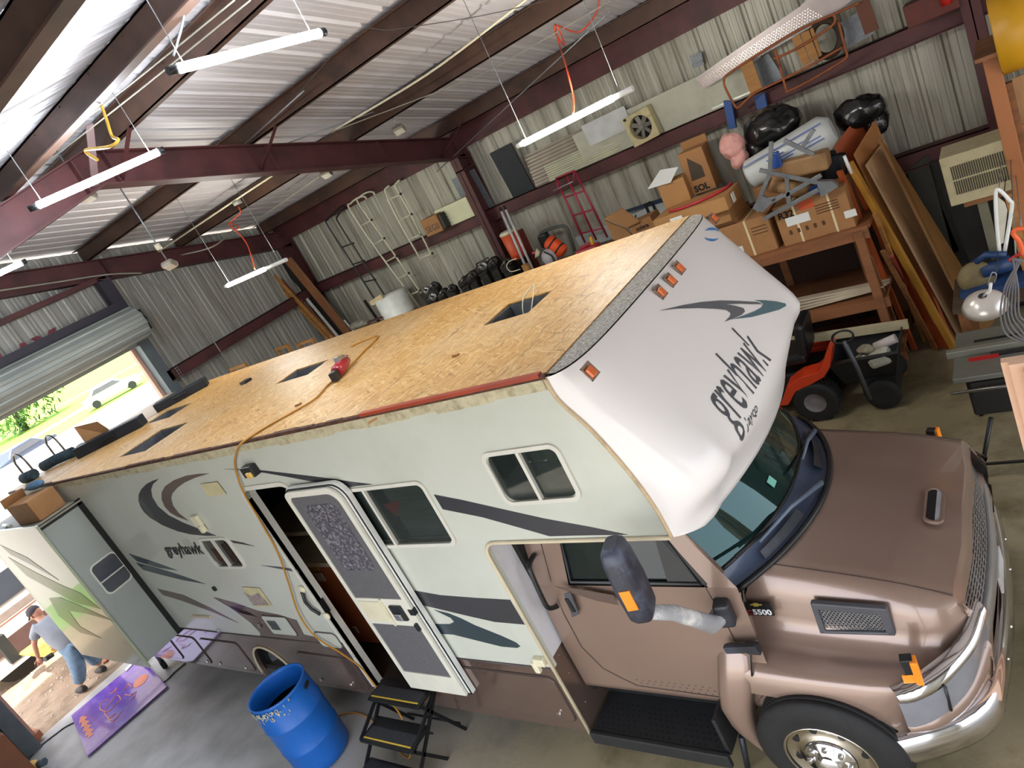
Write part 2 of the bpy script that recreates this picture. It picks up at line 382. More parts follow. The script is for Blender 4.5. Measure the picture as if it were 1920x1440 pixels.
def make_osb():
    m = bpy.data.materials.new('strand_board'); m.use_nodes = True; n = m.node_tree; b = n.nodes['Principled BSDF']; L = n.links.new
    b.inputs['Roughness'].default_value = .5; tc = n.nodes.new('ShaderNodeTexCoord'); cols = []
    wn = n.nodes.new('ShaderNodeTexNoise'); wn.inputs['Scale'].default_value = 3
    L(tc.outputs['Object'], wn.inputs[0])
    w7 = n.nodes.new('ShaderNodeTexNoise'); w7.inputs['Scale'].default_value = 5; w7.inputs['Detail'].default_value = 3; L(tc.outputs['Object'], w7.inputs[0])
    vm = n.nodes.new('ShaderNodeVectorMath'); vm.operation = 'MULTIPLY_ADD'; L(w7.outputs['Color'], vm.inputs[0]); vm.inputs[1].default_value = (.12, .12, 0); L(tc.outputs['Object'], vm.inputs[2])
    for i, (ang, sx, sy) in enumerate(((12, 6, 48), (50, 8, 60), (-30, 7, 55), (88, 9, 75))):
        mp = n.nodes.new('ShaderNodeMapping'); mp.vector_type = 'TEXTURE'; mp.inputs['Rotation'].default_value = (0, 0, math.radians(ang)); L(vm.outputs[0], mp.inputs[0])
        mp.inputs['Scale'].default_value = (1 / sx, 1 / sy, .3)
        vo = n.nodes.new('ShaderNodeTexVoronoi'); vo.inputs['Scale'].default_value = 1; L(mp.outputs[0], vo.inputs['Vector']); cols.append((vo, mp))
    def ramp(src, st):
        r = n.nodes.new('ShaderNodeValToRGB'); e = r.color_ramp.elements; e[0].position, e[1].position = st[0][0], st[-1][0]; e[0].color, e[1].color = lin(st[0][1]), lin(st[-1][1])
        for p, c in st[1:-1]: q = e.new(p); q.color = lin(c)
        L(src, r.inputs[0]); return r.outputs[0]
    outs = []
    for vo, mp in cols:
        sp = n.nodes.new('ShaderNodeSeparateColor'); L(vo.outputs['Color'], sp.inputs[0])
        outs.append((ramp(sp.outputs[0], ((0, '#8d6230'), (.1, '#b08142'), (.4, '#bd8e50'), (.75, '#c69c60'), (1, '#d3b27e'))), sp.outputs[1]))
    cur = outs[0][0]
    for (o, s) in outs[1:]:
        g = n.nodes.new('ShaderNodeMath'); g.operation = 'GREATER_THAN'; g.inputs[1].default_value = .52; L(s, g.inputs[0])
        mx = n.nodes.new('ShaderNodeMix'); mx.data_type = 'RGBA'; L(g.outputs[0], mx.inputs[0]); L(cur, mx.inputs[6]); L(o, mx.inputs[7]); cur = mx.outputs[2]
    n2 = n.nodes.new('ShaderNodeTexNoise'); n2.inputs['Scale'].default_value = .9; n2.inputs['Detail'].default_value = 6; L(tc.outputs['Object'], n2.inputs[0])
    gr = ramp(n2.outputs[0], ((.45, (0, 0, 0)), (.7, (.35, .35, .35)))); mx = n.nodes.new('ShaderNodeMix'); mx.data_type = 'RGBA'; L(gr, mx.inputs[0]); L(cur, mx.inputs[6]); mx.inputs[7].default_value = lin('#b9a88a'); cur = mx.outputs[2]
    # weathered seams between sheets
    sx = n.nodes.new('ShaderNodeSeparateXYZ'); L(tc.outputs['Object'], sx.inputs[0]); a = n.nodes.new('ShaderNodeMath'); a.operation = 'MULTIPLY_ADD'; L(wn.outputs[0], a.inputs[0]); a.inputs[1].default_value = .1; L(sx.outputs[0], a.inputs[2])
    pp = n.nodes.new('ShaderNodeMath'); pp.operation = 'PINGPONG'; pp.inputs[1].default_value = .61; L(a.outputs[0], pp.inputs[0])
    lt = n.nodes.new('ShaderNodeMapRange'); lt.inputs[1].default_value = 0; lt.inputs[2].default_value = .03; lt.inputs[3].default_value = .5; lt.inputs[4].default_value = 0; L(pp.outputs[0], lt.inputs[0])
    n4 = n.nodes.new('ShaderNodeTexNoise'); n4.inputs['Scale'].default_value = 14; L(tc.outputs['Object'], n4.inputs[0]); mm = n.nodes.new('ShaderNodeMath'); mm.operation = 'MULTIPLY'; L(lt.outputs[0], mm.inputs[0]); L(n4.outputs[0], mm.inputs[1])
    mx = n.nodes.new('ShaderNodeMix'); mx.data_type = 'RGBA'; L(mm.outputs[0], mx.inputs[0]); L(cur, mx.inputs[6]); mx.inputs[7].default_value = lin('#5d5344'); cur = mx.outputs[2]
    L(cur, b.inputs['Base Color'])
    bp = n.nodes.new('ShaderNodeBump'); bp.inputs['Strength'].default_value = .25; bp.inputs['Distance'].default_value = .004; L(cols[0][0].outputs['Distance'], bp.inputs['Height']); L(bp.outputs[0], b.inputs['Normal'])
    return m
osb = make_osb()
WR, HR, XR, XB = 2.54, 3.2, -9.0, -1.11      # width, roof height, rear end, front of the box
# side wall with openings; bead curve at the front
bead = [V(0, 0, 3.19), V(.02, 0, 3.05), V(.13, 0, 2.84), V(.23, 0, 2.56), V(.285, 0, 2.32), V(.3, 0, 2.11)]
beadc = curve(bead, 4)
def xbead(z):
    for a, b_ in zip(beadc, beadc[1:]):
        if b_.z <= z <= a.z: return a.x + (b_.x - a.x) * (a.z - z) / max(1e-6, a.z - b_.z)
    return beadc[0].x if z > 3 else .3
DX0, DX1, DZ0, DZ1 = -3.53, -2.83, .43, 2.76
wins = [(-.72, -.13, 2.4, 2.8), (-2.62, -1.33, 2.1, 2.66), (-4.9, -4.32, 1.9, 2.29)]
def sidepoly(y):
    cut = [V(XB + .1 - .1 * math.sin(t), y, 2.01 + .1 * math.cos(t)) for t in [PI / 2 * i / 5 for i in range(6)]]
    return [V(XR, y, .95), V(XR, y, HR)] + [V(p.x, y, p.z) for p in beadc] + cut + [V(XB, y, .95)]
holes = [rrect(DX0, DX1, DZ0 + .56, DZ1, .1, 0), ] + [rrect(a + .03, b_ - .03, c + .03, d - .03, .06, 0) for a, b_, c, d in wins]
# the belt line: taupe skirt below z .95, white above
dh = [V(DX0, 0, .95), V(DX0, 0, DZ1 - .1)] + [V(DX0 + .1 - .1 * math.cos(t), 0, DZ1 - .1 + .1 * math.sin(t)) for t in [PI / 2 * i / 5 for i in range(1, 6)]] + [V(DX1 - .1 + .1 * math.sin(t), 0, DZ1 - .1 + .1 * math.cos(t)) for t in [PI / 2 * i / 5 for i in range(6)]] + [V(DX1, 0, .95)]
poly = sidepoly(0)[:-1] + [V(XB, 0, .95)] + dh[::-1]
m = MB().plate(poly, (0, .04, 0), holes[1:])
build('side_wall', m, body, RV)
wa = [V(-5.22 + .36 * math.cos(t), 0, .36 + .42 * math.sin(t)) for t in [PI * i / 14 for i in range(15)]]   # wheel arch
poly = [V(XR, 0, .3), V(XR, 0, .95), V(DX0, 0, .95), V(DX0, 0, DZ0), V(DX1, 0, DZ0), V(DX1, 0, .95), V(XB, 0, .95), V(XB, 0, .29), V(-4.86, 0, .3)] + wa + [V(-5.58, 0, .3)]
m = MB().plate(poly, (0, .04, 0)); sk_ = build('skirt', m, taupe, RV, label='glossy taupe lower skirt')
m = MB(); m.plate([V(p.x, WR, p.z) for p in sidepoly(0)[:-1] + [V(XB, 0, .3), V(XR, 0, .3)]], (0, -.04, 0)); build('far_side_wall', m, body, RV)
build('rear_wall', MB().box(XR, XR + .04, .04, WR - .04, .3, HR - .02), body, RV)
# front wall of the box beside the cab
m = MB().plate([V(XB - .02, y, z) for y, z in ((.04, 1.02), (.04, 2.1), (WR - .04, 2.1), (WR - .04, 1.02))], (.02, 0, 0)); build('front_panel', m, mat('white_metal_panel', '#dcdbe0', .3, .1, .03, 4, dirt='#b7b3ad', da=.3, ds=6), RV)
m = MB().plate([V(XB - .02, y, z) for y, z in ((.04, .29), (.04, 1.02), (WR - .04, 1.02), (WR - .04, .29))], (.02, 0, 0))
for z in (.98, .8, .5): m.sphere((XB, .1, z), .008)
build('front_panel', m, taupe, RV, label='glossy taupe lower front panel')
# roof deck with four vent openings
def rect(x0, x1, y0, y1, z): return [V(x0, y0, z), V(x1, y0, z), V(x1, y1, z), V(x0, y1, z)]
vents = [(-1.27, -.83, 1.2, 1.6), (-4.28, -3.7, 1.3, 1.62), (-6.1, -5.42, .3, .86), (-7.3, -6.6, 1.25, 1.6)]
m = MB(); zt = HR + .012
edges = [(-7.6, -.0), (XR, -7.63)]
for a, b_ in edges: m.plate(rect(a, b_, .02, WR - .02, zt), (0, 0, -.012), [rect(*h, zt) for h in vents if a < h[0] and h[1] < b_])
build('roof_deck', m, osb, RV)
for h in vents:
    m = MB(); x0, x1, y0, y1 = h
    for w in ((x0 - .02, x0 + .015, y0, y1), (x1 - .015, x1 + .02, y0, y1), (x0, x1, y0 - .02, y0 + .015), (x0, x1, y1 - .015, y1 + .02)): m.box(*w, HR - .22, HR - .005)
    m.box(x0, x1, y0, y1, HR - .24, HR - .22); m.box(x0 + .06, x1 - .06, y0 + .05, y1 - .05, HR - .22, HR - .17); m.cyl(((x0 + x1) / 2, (y0 + y1) / 2, HR - .17), ((x0 + x1) / 2, (y0 + y1) / 2, HR - .13), .07)
    build('vent_well', m, mat('vent_grey', '#5f6164', .5, .1, .3, 9), RV)
m = MB().box(XR + .05, XB, .06, WR - .06, HR - .3, HR - .26); build('ceiling_board', m, dark, RV)
# rotten edge trim along the roof edges
rot = mat('rotten_edge', '#4d2f20', .8, 0, .5, 14, bump=.5)
m = MB()
x = XR
while x < -.02:
    w = random.uniform(.15, .4); m.box(x, min(x + w, 0), -.008, .022 + random.uniform(0, .012), HR - .012, HR + random.uniform(.004, .018)); x += w
build('edge_strip', m, rot, RV)
m = MB()
m.box(-1.55, -.03, -.01, .03, HR + .002, HR + .024); build('edge_strip', m, mat('red_primer_strip', '#9a3a1c', .5, 0, .15, 6), RV, label='rust red painted strip')
m = MB(); x = XR
while x < -.05:
    w = random.uniform(.05, .3); m.box(x, min(x + w, -.02), -.006, 0, HR - .07 - random.uniform(0, .02), HR - .012); x += w
build('sealant_band', m, mat('cream_sealant', '#bdb596', .6, 0, .12, 12, dirt='#7d6c48', da=.7, ds=14), RV)
# fibreglass front cap
pf = [(3.2, .17), (3.14, .22), (3.0, .3), (2.8, .415), (2.6, .525), (2.46, .6), (2.38, .63), (2.3, .635), (2.2, .6), (2.1, .56), (2.03, .53)]
def xfront(z):
    for (za, xa), (zb, xb) in zip(pf, pf[1:]):
        if zb <= z <= za: return xa + (xb - xa) * (za - z) / (za - zb)
    return pf[0][1] if z > 3.2 else pf[-1][1]
def capx(y, z, rec=True):
    t = min(1, abs(y - 1.27) / 1.27); xf = xfront(z) + .03 * (1 - t * t)
    if rec and z < 2.75:
        s = min(1, max(0, (.78 - t) / .1)); dpt = min(1, (2.75 - z) / .5) * .05; xf -= dpt * (s * s * (3 - 2 * s) - 1) - 0
    xb = xbead(max(2.11, z)); p = 3.4
    w = min(1, max(0, (2.42 - z) / .36)); w = w * w * (3 - 2 * w)
    f1 = max(0, 1 - t ** (p * 2.4)) ** (1 / 2.2); f2 = max(0, 1 - t * t) ** .85
    return xb + (xf - xb) * (f1 * (1 - w) + f2 * w)
rows = []; zs = [3.195, 3.17, 3.1, 3.0, 2.9, 2.8, 2.7, 2.6, 2.5, 2.44, 2.38, 2.32, 2.25, 2.18, 2.1, 2.05, 2.02]
ys = [0, .005, .015, .03, .05, .08, .12, .16, .2, .24, .28, .33, .4, .5, .6, .7, .8, .9, 1.0, 1.1, 1.27]; ys = ys + [2.54 - y for y in ys[:-1]][::-1]
def zf(y, z): return max(z, 2.11 - .1 * min(1, min(y, 2.54 - y) / .22) ** .8)
for z in zs: rows.append([V(capx(y, zf(y, z)), y, zf(y, z)) for y in ys])
rows.append([V(max(.26, min(capx(y, 2.03) - .05, .48)), y, zf(y, 2.0)) if 0 < y < 2.54 else V(.3, y, 2.11) for y in ys])
rows.append([V(.25, y, zf(y, 2.0)) if 0 < y < 2.54 else V(.29, y, 2.11) for y in ys]); rows.append([V(-1.05, min(max(y, .03), 2.51), 2.1) for y in ys])
m = MB().loft(rows); cap = build('front_cap', m, bodyf, RV)
def capray(u, v, off=.004):
    z = 2.8
    p = S(u, v, 'x', .5)
    for _ in range(30):
        p = S(u, v, 'x', capx(min(2.5, max(.02, p.y)), min(3.19, max(2.03, p.z))))
    return p + V(off, 0, off * .5)
def capdecal(name, pts, mt, k=3, label=None):
    P = [capray(*q) for q in pts]; tris = tessellate_polygon([P]); bm = bmesh.new(); vs = [bm.verts.new(p) for p in P]
    for t in tris:
        try: bm.faces.new([vs[i] for i in t])
        except ValueError: pass
    for _ in range(k): bmesh.ops.subdivide_edges(bm, edges=[e for e in bm.edges if e.calc_length() > .05], cuts=1, use_grid_fill=True)
    bmesh.ops.triangulate(bm, faces=bm.faces[:]); bm.verts.index_update(); mb = MB()
    mb.add([V(capx(v.co.y, v.co.z) + .0035, v.co.y, v.co.z) for v in bm.verts], [tuple(w.index for w in f.verts) for f in bm.faces]); bm.free()
    return build(name, mb, mt, cap, label=label)
def zp(pts, x0, y0, k): return [(x0 + a / k, y0 + b / k) for a, b in pts]
K3 = 1920 / 560
capdecal('swoosh_decal', zp([(805, 697), (960, 660), (1080, 640), (1200, 630), (1320, 633), (1440, 640), (1475, 655), (1400, 655), (1330, 652), (1240, 655), (1300, 665), (1350, 680), (1360, 700), (1340, 722), (1290, 745), (1228, 768), (1262, 735), (1270, 712), (1240, 692), (1180, 685), (1060, 680), (920, 684)], 1000, 380, K3), mat('grey_decal', '#5f6166', .3))
capdecal('swoosh_decal', zp([(1415, 628), (1480, 628), (1560, 636), (1620, 650), (1625, 665), (1580, 690), (1500, 712), (1400, 738), (1275, 752), (1340, 730), (1420, 700), (1465, 675), (1478, 652), (1450, 636)], 1000, 380, K3), mat('slate_decal', '#4f6d76', .3))
def captext(t, u, v, u2, v2, hz, mt, shear=.25, bold=.0):
    a, b_ = capray(u, v), capray(u2, v2); mb = text(t, 1, shear=shear, bold=bold); xs = [p.x for p in mb.v]; w = max(xs) - min(xs); x0 = min(xs)
    bm = bmesh.new(); vv = [bm.verts.new(p) for p in mb.v]
    for f in mb.f:
        try: bm.faces.new([vv[i] for i in f])
        except ValueError: pass
    mb2 = MB(); out = []
    for p in mb.v:
        t_ = (p.x - x0) / w; y = a.y + (b_.y - a.y) * t_; z = a.z + (b_.z - a.z) * t_ + p.y * hz; out.append(V(capx(y, z) + .004, y, z))
    mb2.add(out, mb.f); bm.free(); return build('lettering', mb2, mt, cap)
gl = mat('grey_letter', '#4c4f55', .35)
captext('greyhawk', 1376, 806, 1447, 672, .42, gl, .3)
captext('Jayco', 1400, 806, 1421, 770, .09, gl, .2)
bl = mat('blue_decal', '#4a86c4', .4)
for k in range(2):
    pts = []
    for i in range(9): a = PI * k + .5 + i * .28; pts.append((1335 + 15 * math.cos(a), 440 + 13 * math.sin(a)))
    for i in range(8, -1, -1): a = PI * k + .5 + i * .28; pts.append((1335 + (15 - 6 * math.sin(PI * i / 8)) * math.cos(a), 440 + (13 - 5 * math.sin(PI * i / 8)) * math.sin(a)))
    capdecal('round_decal', pts, bl, 1)
# worn granular strip between deck and cap
m = MB(); N = 40; rng = [i / N for i in range(N + 1)]
m.loft([[V(0, .02 + 2.5 * t, HR + .004) for t in rng], [V(max(0.005, capx(.02 + 2.5 * t, 3.195) - .004), .02 + 2.5 * t, HR + .002) for t in rng]])
gran = mat('bare_granular', '#7f7a70', .9, 0, .5, 70, col2='#bdb8ae', dirt='#5a4230', da=.9, ds=45, bump=.6, bs=150); build('front_strip', m, gran, RV, label='grey speckled bare strip at the roof front')
amber = mat('amber_lens', '#e0713a', .3, 0, .1, 9, coat=.5)
for (u, v) in ((1105, 697), (1237, 548), (1256, 526), (1272, 503), (1337, 410)):
    p = capray(u, v); nrm = V(.9, 0, .45).normalized(); ty = V(0, 1, 0); tz = nrm.cross(ty) * -1
    m = MB(); M = Matrix((nrm, ty, tz)).transposed()
    w_ = .045; 
    for a, b_, c, d in ((-w_, w_, w_ - .007, w_), (-w_, w_, -w_, -w_ + .007), (-w_, -w_ + .007, -w_, w_), (w_ - .007, w_, -w_, w_)):
        m.obox(p + ty * (a + b_) / 2 + tz * (c + d) / 2 + nrm * .003, (.008, b_ - a, d - c), M)
    m.obox(p + nrm * .002 + tz * .0, (.004, .08, .08), M); lf = build('marker_light', m, mat('marker_socket', '#8a7566', .6, 0, .3, 20), cap)
    m = MB().obox(p + nrm * .016 + ty * -.012 + tz * .006, (.022, .052, .055), M); build('lens', m, amber, lf, bev=.006)
m = MB().tube([V(p.x, -.006, p.z) for p in beadc], .011, 8); build('bead', m, tan, RV, label='tan sealant bead at the cap joint')
m = MB().tube([V(p.x, WR + .006, p.z) for p in beadc], .011, 8); build('bead', m, tan, RV)
# pale bead around the cab cut-out, sealant line under the overcab
m = MB(); m.tube([V(.3, -.006, 2.11), V(XB + .12, -.006, 2.115)] + [V(XB + .11 - .115 * math.sin(t), -.006, 2.0 + .115 * math.cos(t)) for t in [PI / 2 * i / 6 for i in range(7)]] + [V(XB - .006, -.006, .29)], .014, 8); build('corner_trim', m, mat('cream_trim', '#cbbfa2', .5, 0, .1), RV)
# decals on the side
def sd_(name, pts, mt, y=-.0025, label=None):
    P = [S(u, v, 'y', y) for u, v in pts]; return build(name, MB().plate(P, (0, .003, 0)), mt, RV, label=label)
KA = 1920 / 440
sd_('arc_decal', zp([(1300, 340), (1250, 355), (1200, 380), (1155, 425), (1133, 470), (1132, 520), (1150, 570), (1180, 615), (1230, 660), (1330, 720), (1450, 768), (1560, 795), (1680, 806), (1770, 805), (1640, 755), (1500, 700), (1380, 640), (1290, 565), (1245, 490), (1235, 430), (1250, 385)], 0, 820, KA), navy)
sd_('arc_decal', zp([(1710, 297), (1620, 300), (1520, 315), (1420, 352), (1350, 400), (1322, 450), (1322, 510), (1345, 565), (1390, 615), (1450, 650), (1540, 682), (1460, 620), (1415, 560), (1400, 500), (1410, 460), (1450, 415), (1510, 370), (1600, 330)], 0, 820, KA), brownd)
for P in ([(1050, 950), (1200, 1000), (1330, 1045), (1450, 1090), (1300, 1068), (1120, 1015)], [(1110, 1025), (1260, 1062), (1480, 1130), (1680, 1200), (1500, 1170), (1300, 1120), (1170, 1085)]): sd_('spike_decal', zp(P, 0, 820, KA), teal)
sd_('spike_decal', zp([(1285, 1238), (1500, 1290), (1720, 1395), (1950, 1520), (1740, 1430), (1480, 1335), (1330, 1290)], 0, 820, KA), brownd)
sd_('spike_decal', zp([(1740, 1310), (1860, 1350), (2000, 1410), (2120, 1475), (1980, 1440), (1850, 1375)], 0, 820, KA), brownd)
Z5 = lambda P: zp(P, 400, 840, 4)
sd_('swoosh_decal', Z5([(80, 158), (240, 158), (380, 170), (620, 198), (880, 230), (1040, 255), (1195, 273), (1090, 284), (985, 300), (900, 278), (740, 252), (560, 218), (380, 186), (240, 166)]), navy)
sd_('spike_decal', Z5([(125, 692), (220, 710), (308, 738), (230, 724), (150, 712)]), navy)
sd_('spike_decal', Z5([(355, 880), (480, 890), (625, 912), (645, 936), (540, 915)]), mat('slate_dark', '#4a4a50', .3))
Z8 = lambda P: zp(P, 780, 780, 4)
sd_('swoosh_decal', Z8([(133, 590), (340, 630), (560, 680), (960, 770), (1300, 832), (1590, 892), (1300, 895), (1000, 902), (820, 850), (500, 760), (200, 700)]), navy)
sd_('band_decal', Z5([(1480, 1065), (1700, 1105), (1960, 1125), (2090, 1132), (2225, 1140), (2335, 1325), (2110, 1305), (1910, 1260), (1540, 1172)]), navy)
sd_('band_decal', Z5([(1655, 1215), (1760, 1240), (1860, 1280), (1960, 1330), (2160, 1410), (2270, 1460), (2302, 1488), (2280, 1500), (2160, 1490), (1960, 1440), (1800, 1400), (1660, 1392), (1620, 1320), (1770, 1322), (1805, 1305), (1780, 1275)]), teal)
sd_('belt_decal', [(402, 1120), (440, 1130), (482, 1145), (520, 1152), (556, 1163), (570, 1190), (650, 1207), (664, 1240), (600, 1228), (490, 1202), (487, 1186), (470, 1168), (440, 1145)], taupe)
sd_('lettering_mark', [(340, 1013), (352, 1010), (362, 1022), (366, 1034), (350, 1030)], mat('pale_mark', '#a9ada2', .5))  # flat pale grey mark at the side lettering
g = fit(text('greyhawk', .2, shear=.3, bold=.006), S(313, 1040, 'y', -.004), (1, 0, 0), (0, 0, 1), .86); build('lettering', g, mat('black_letter', '#222325', .4), RV)
# windows
glass = mat('tinted_glass', '#1b2422', .03, 0, .1, 3, trans=.0, spec=.8, coat=1)
glassc = bpy.data.materials.new('smoked_pane'); glassc.use_nodes = True
n = glassc.node_tree; b = n.nodes['Principled BSDF']; b.inputs['Base Color'].default_value = (.02, .03, .028, 1); b.inputs['Roughness'].default_value = .02; b.inputs['Coat Weight'].default_value = 1; b.inputs['Alpha'].default_value = .5
blind = mat('pleated_blind', '#6f7c6c', .7, 0, .1, 4)
def camper_window(x0, x1, z0, z1, xm, lit, y=0, n=-1):
    m = MB().plate(rrect(x0, x1, z0, z1, .07, y - .014), (0, .02, 0), [rrect(x0 + .03, x1 - .03, z0 + .03, z1 - .03, .045, y - .014)]); m.box(xm - .012, xm + .012, y - .016, y + .01, z0 + .025, z1 - .025)
    w = build('window', m, frame, RV, bev=.004)
    for a, b_ in ((x0 + .03, xm - .012), (xm + .012, x1 - .03)):
        m = MB().plate(rrect(a, b_, z0 + .03, z1 - .03, .03, y + .008), (0, .004, 0)); build('pane', m, glassc, w)
    m = MB(); a, b_ = lit; P = [V(0, y + .05 + .012 * (i % 2), z0 + .05 + (z1 - z0 - .05) * i / 26) for i in range(27)]
    m.loft([[V(a, p.y, p.z) for p in P], [V(b_, p.y, p.z) for p in P]], smooth=False); m.box(a, b_, y + .04, y + .07, z0 + .035, z0 + .055); build('blind', m, blind, w)
    build('dark_interior', MB().box(x0, x1, y + .09, y + .1, z0, z1), dark, w); return w  # near-black sheet stands in for the unlit cabin behind the panes
camper_window(*wins[0][:2], *wins[0][2:], -.43, (-.4, -.14))
w2 = camper_window(*wins[1][:2], *wins[1][2:], -1.97, (-1.85, -1.36))
build('red_marker', MB().add([(-1.93, .045, 2.46), (-1.72, .045, 2.48), (-1.86, .045, 2.34)], [(0, 1, 2)]), mat('red_plastic', '#b8302c', .5), w2)
camper_window(*wins[2][:2], *wins[2][2:], -4.62, (-4.6, -4.58))
# skirt doors, hatches, small fittings
def hatch(x0, x1, z0, z1, r=.06, mt=taupe, y=0., name='storage_hatch', latches=()):
    m = MB().plate(rrect(x0, x1, z0, z1, r, y - .012), (0, .012, 0)); h = build(name, m, mt, RV, bev=.004)
    m = MB(); m.tube(rrect(x0 - .006, x1 + .006, z0 - .006, z1 + .006, r, y - .004), .005, 6, closed=True); build('seal', m, mat('hatch_seal', '#4a3f3b', .5), h)
    for a, b_ in latches: build('latch', MB().cyl((a, y - .03, b_), (a, y - .012, b_), .018, 14), chrome, h)
    return h
hatch(-2.42, -1.18, .4, .85, latches=((-1.3, .48),))
hatch(-4.55, -3.65, .36, .78, latches=((-3.9, .42), (-4.4, .42)))
hatch(-6.6, -5.72, .37, .8, latches=((-6.5, .41), (-5.9, .41)))
hatch(-7.3, -6.75, .37, .8, latches=((-6.82, .41),))
hatch(-8.5, -7.5, .37, .8)
hatch(-4.72, -4.28, 1.03, 1.27, .03, body, name='vent_hatch'); m = MB()
for i in range(7): m.box(-4.66, -4.5, -.02, -.012, 1.1 + i * .018, 1.108 + i * .018)
build('louvre', m, mat('grey_plastic', '#55575b', .5), RV)
hatch(-3.95, -3.62, .92, 1.1, .05, body, name='water_hatch')
h_ = thing_ = None
m = MB().tube([S(u, v, 'y', -.03) for u, v in ((566, 1110), (572, 1128), (584, 1142), (600, 1152))], .016, 8); g_ = build('grab_handle', m, black, RV)
for (u, v) in ((566, 1105), (612, 1155)):
    p = S(u, v, 'y', -.012); build('handle_foot', MB().sphere(p, .05, (1, .45, .8)), cream, g_)
p = S(475, 878, 'y', 0); m = MB().obox(p + V(0, -.035, 0), (.16, .07, .1)); pl = build('porch_light', m, black, RV, bev=.01); build('lens', MB().obox(p + V(.03, -.075, -.02), (.07, .03, .05)), mat('yellow_lens', '#d9b45a', .4), pl, bev=.008)
for pts in ([(375, 908), (407, 904), (424, 927), (390, 931)],): sd_('vent_patch', pts, mat('yellowed_patch', '#c8bf95', .6, 0, .12, 8), y=-.012)
p = S(372, 974, 'y', 0); m = MB().obox(p + V(0, -.02, 0), (.12, .04, .12)); m.obox(p + V(.03, -.03, -.09), (.06, .05, .08)); build('outlet_cover', m, cream, RV, bev=.01)
sd_('torn_patch', [(453, 1101), (486, 1103), (510, 1137), (477, 1138)], mat('yellowed_patch', '#c8bf95'), y=-.01)
sd_('foil', [(457, 1110), (470, 1118), (484, 1112), (505, 1135), (475, 1135)], mat('torn_foil', '#b9a9a0', .3, .5, .4, 40), y=-.014)
for (u, v) in ((402, 1104), (487, 1173), (410, 1182)):
    p = S(u, v, 'y', -.012); build('fitting', MB().obox(p, (.05, .025, .05)), black if v < 1120 else chrome, RV, bev=.006)
p = S(425, 1158, 'y', -.01); build('moulding', MB().obox(S(378, 1156, 'y', -.01), (.42, .02, .03)), mat('cream_trim', '#cbbfa2'), RV, bev=.006)
p = S(1012, 1240, 'y', -.02); m = MB().obox(p, (.1, .05, .07)).obox(p + V(-.05, -.01, -.05), (.05, .04, .1)); build('broken_bracket', m, cream, RV, bev=.01)
# belt moulding
m = MB(); m.tube([V(XR, -.004, .95), V(DX0 - .04, -.004, .95)], .008, 6); m.tube([V(DX1 + .04, -.004, .95), V(XB, -.004, .95)], .008, 6); build('belt_moulding', m, mat('dark_moulding', '#43383a', .4), RV)
# rear wheel and well
m = MB().lathe([(.26, 0), (.38, .01), (.405, .05), (.405, .2), (.38, .24), (.2, .25)], (-5.22, .1, .41), (0, 1, 0), 36); rw = build('rear_wheel', m, rubber, RV)
m = MB().lathe([(0, .06), (.1, .05), (.2, .07), (.25, .03), (.265, .0)], (-5.22, .1, .41), (0, 1, 0), 30); build('rim', m, alu, rw)
m = MB(); P = [V(-5.22 + .37 * math.cos(t), 0, .36 + .43 * math.sin(t)) for t in [PI * i / 14 for i in range(15)]]
m.loft([[p + V(0, .02, 0) for p in P], [p + V(0, .7, 0) for p in P]]); build('wheel_well', m, dark, RV)
m = MB().tube([V(p.x, -.01, p.z) for p in P], .014, 6); build('arch_trim', m, mat('cream_trim', '#cbbfa2'), RV)
m = MB().box(XR + .3, -1.2, .5, 2.0, .25, .34); build('chassis', m, dark, RV)
m = MB().box(XR + .05, XB - .05, .06, WR - .06, .36, .42); build('floor_board', m, mat('cabin_floor', '#2e2a25', .7), RV)
# entry: frame, step, cabin seen through it
m = MB(); dho = [V(DX0 - .04, 0, DZ0), V(DX0 - .04, 0, DZ1 - .1)] + [V(DX0 + .1 - .14 * math.cos(t), 0, DZ1 - .1 + .14 * math.sin(t)) for t in [PI / 2 * i / 5 for i in range(1, 6)]] + [V(DX1 - .1 + .14 * math.sin(t), 0, DZ1 - .1 + .14 * math.cos(t)) for t in [PI / 2 * i / 5 for i in range(6)]] + [V(DX1 + .04, 0, DZ0)]
inn = [V(DX0, 0, DZ0)] + dh[1:-1] + [V(DX1, 0, DZ0)]
m.plate([p + V(0, -.012, 0) for p in dho] + [p + V(0, -.012, 0) for p in inn[::-1]], (0, .014, 0))
m.loft([[p + V(0, 0, 0) for p in inn], [p + V(0, .1, 0) for p in inn]], smooth=False); m.box(DX0, DX1, -.02, .1, DZ0 - .02, DZ0)
df = build('door_frame', m, frame, RV, label='pale metal frame of the open entry')
build('strike_plate', MB().box(DX0 + .002, DX0 + .012, .01, .05, 1.35, 1.5), black, df)
m = MB().box(DX0 - .9, DX1 + .7, 1.5, 1.52, .42, 2.88); build('cabin_wall', m, mat('cabin_brown', '#6a3c26', .6, 0, .15), RV)
m = MB().box(-5.4, -3.05, .5, 1.3, .43, 1.5); gu = build('galley_unit', m, mat('galley_brown', '#b0663e', .55, 0, .1), RV)
build('worktop', MB().box(-5.4, -3.0, .46, 1.3, 1.5, 1.55), mat('worktop_tan', '#d8ccb4', .4), RV); build('shelf', MB().box(-5.4, -3.0, .62, 1.3, 1.78, 1.83), mat('worktop_tan', '#d8ccb4'), RV)
for (u, v) in ((588, 1063), (600, 1082)): build('paper_note', MB().obox(S(u, v, 'y', .49), (.12, .01, .1)), mat('note_paper', '#b79a5e', .7) if v < 1070 else white, gu)
build('outlet', MB().obox(S(667, 1181, 'y', .49), (.06, .01, .08)), white, gu)
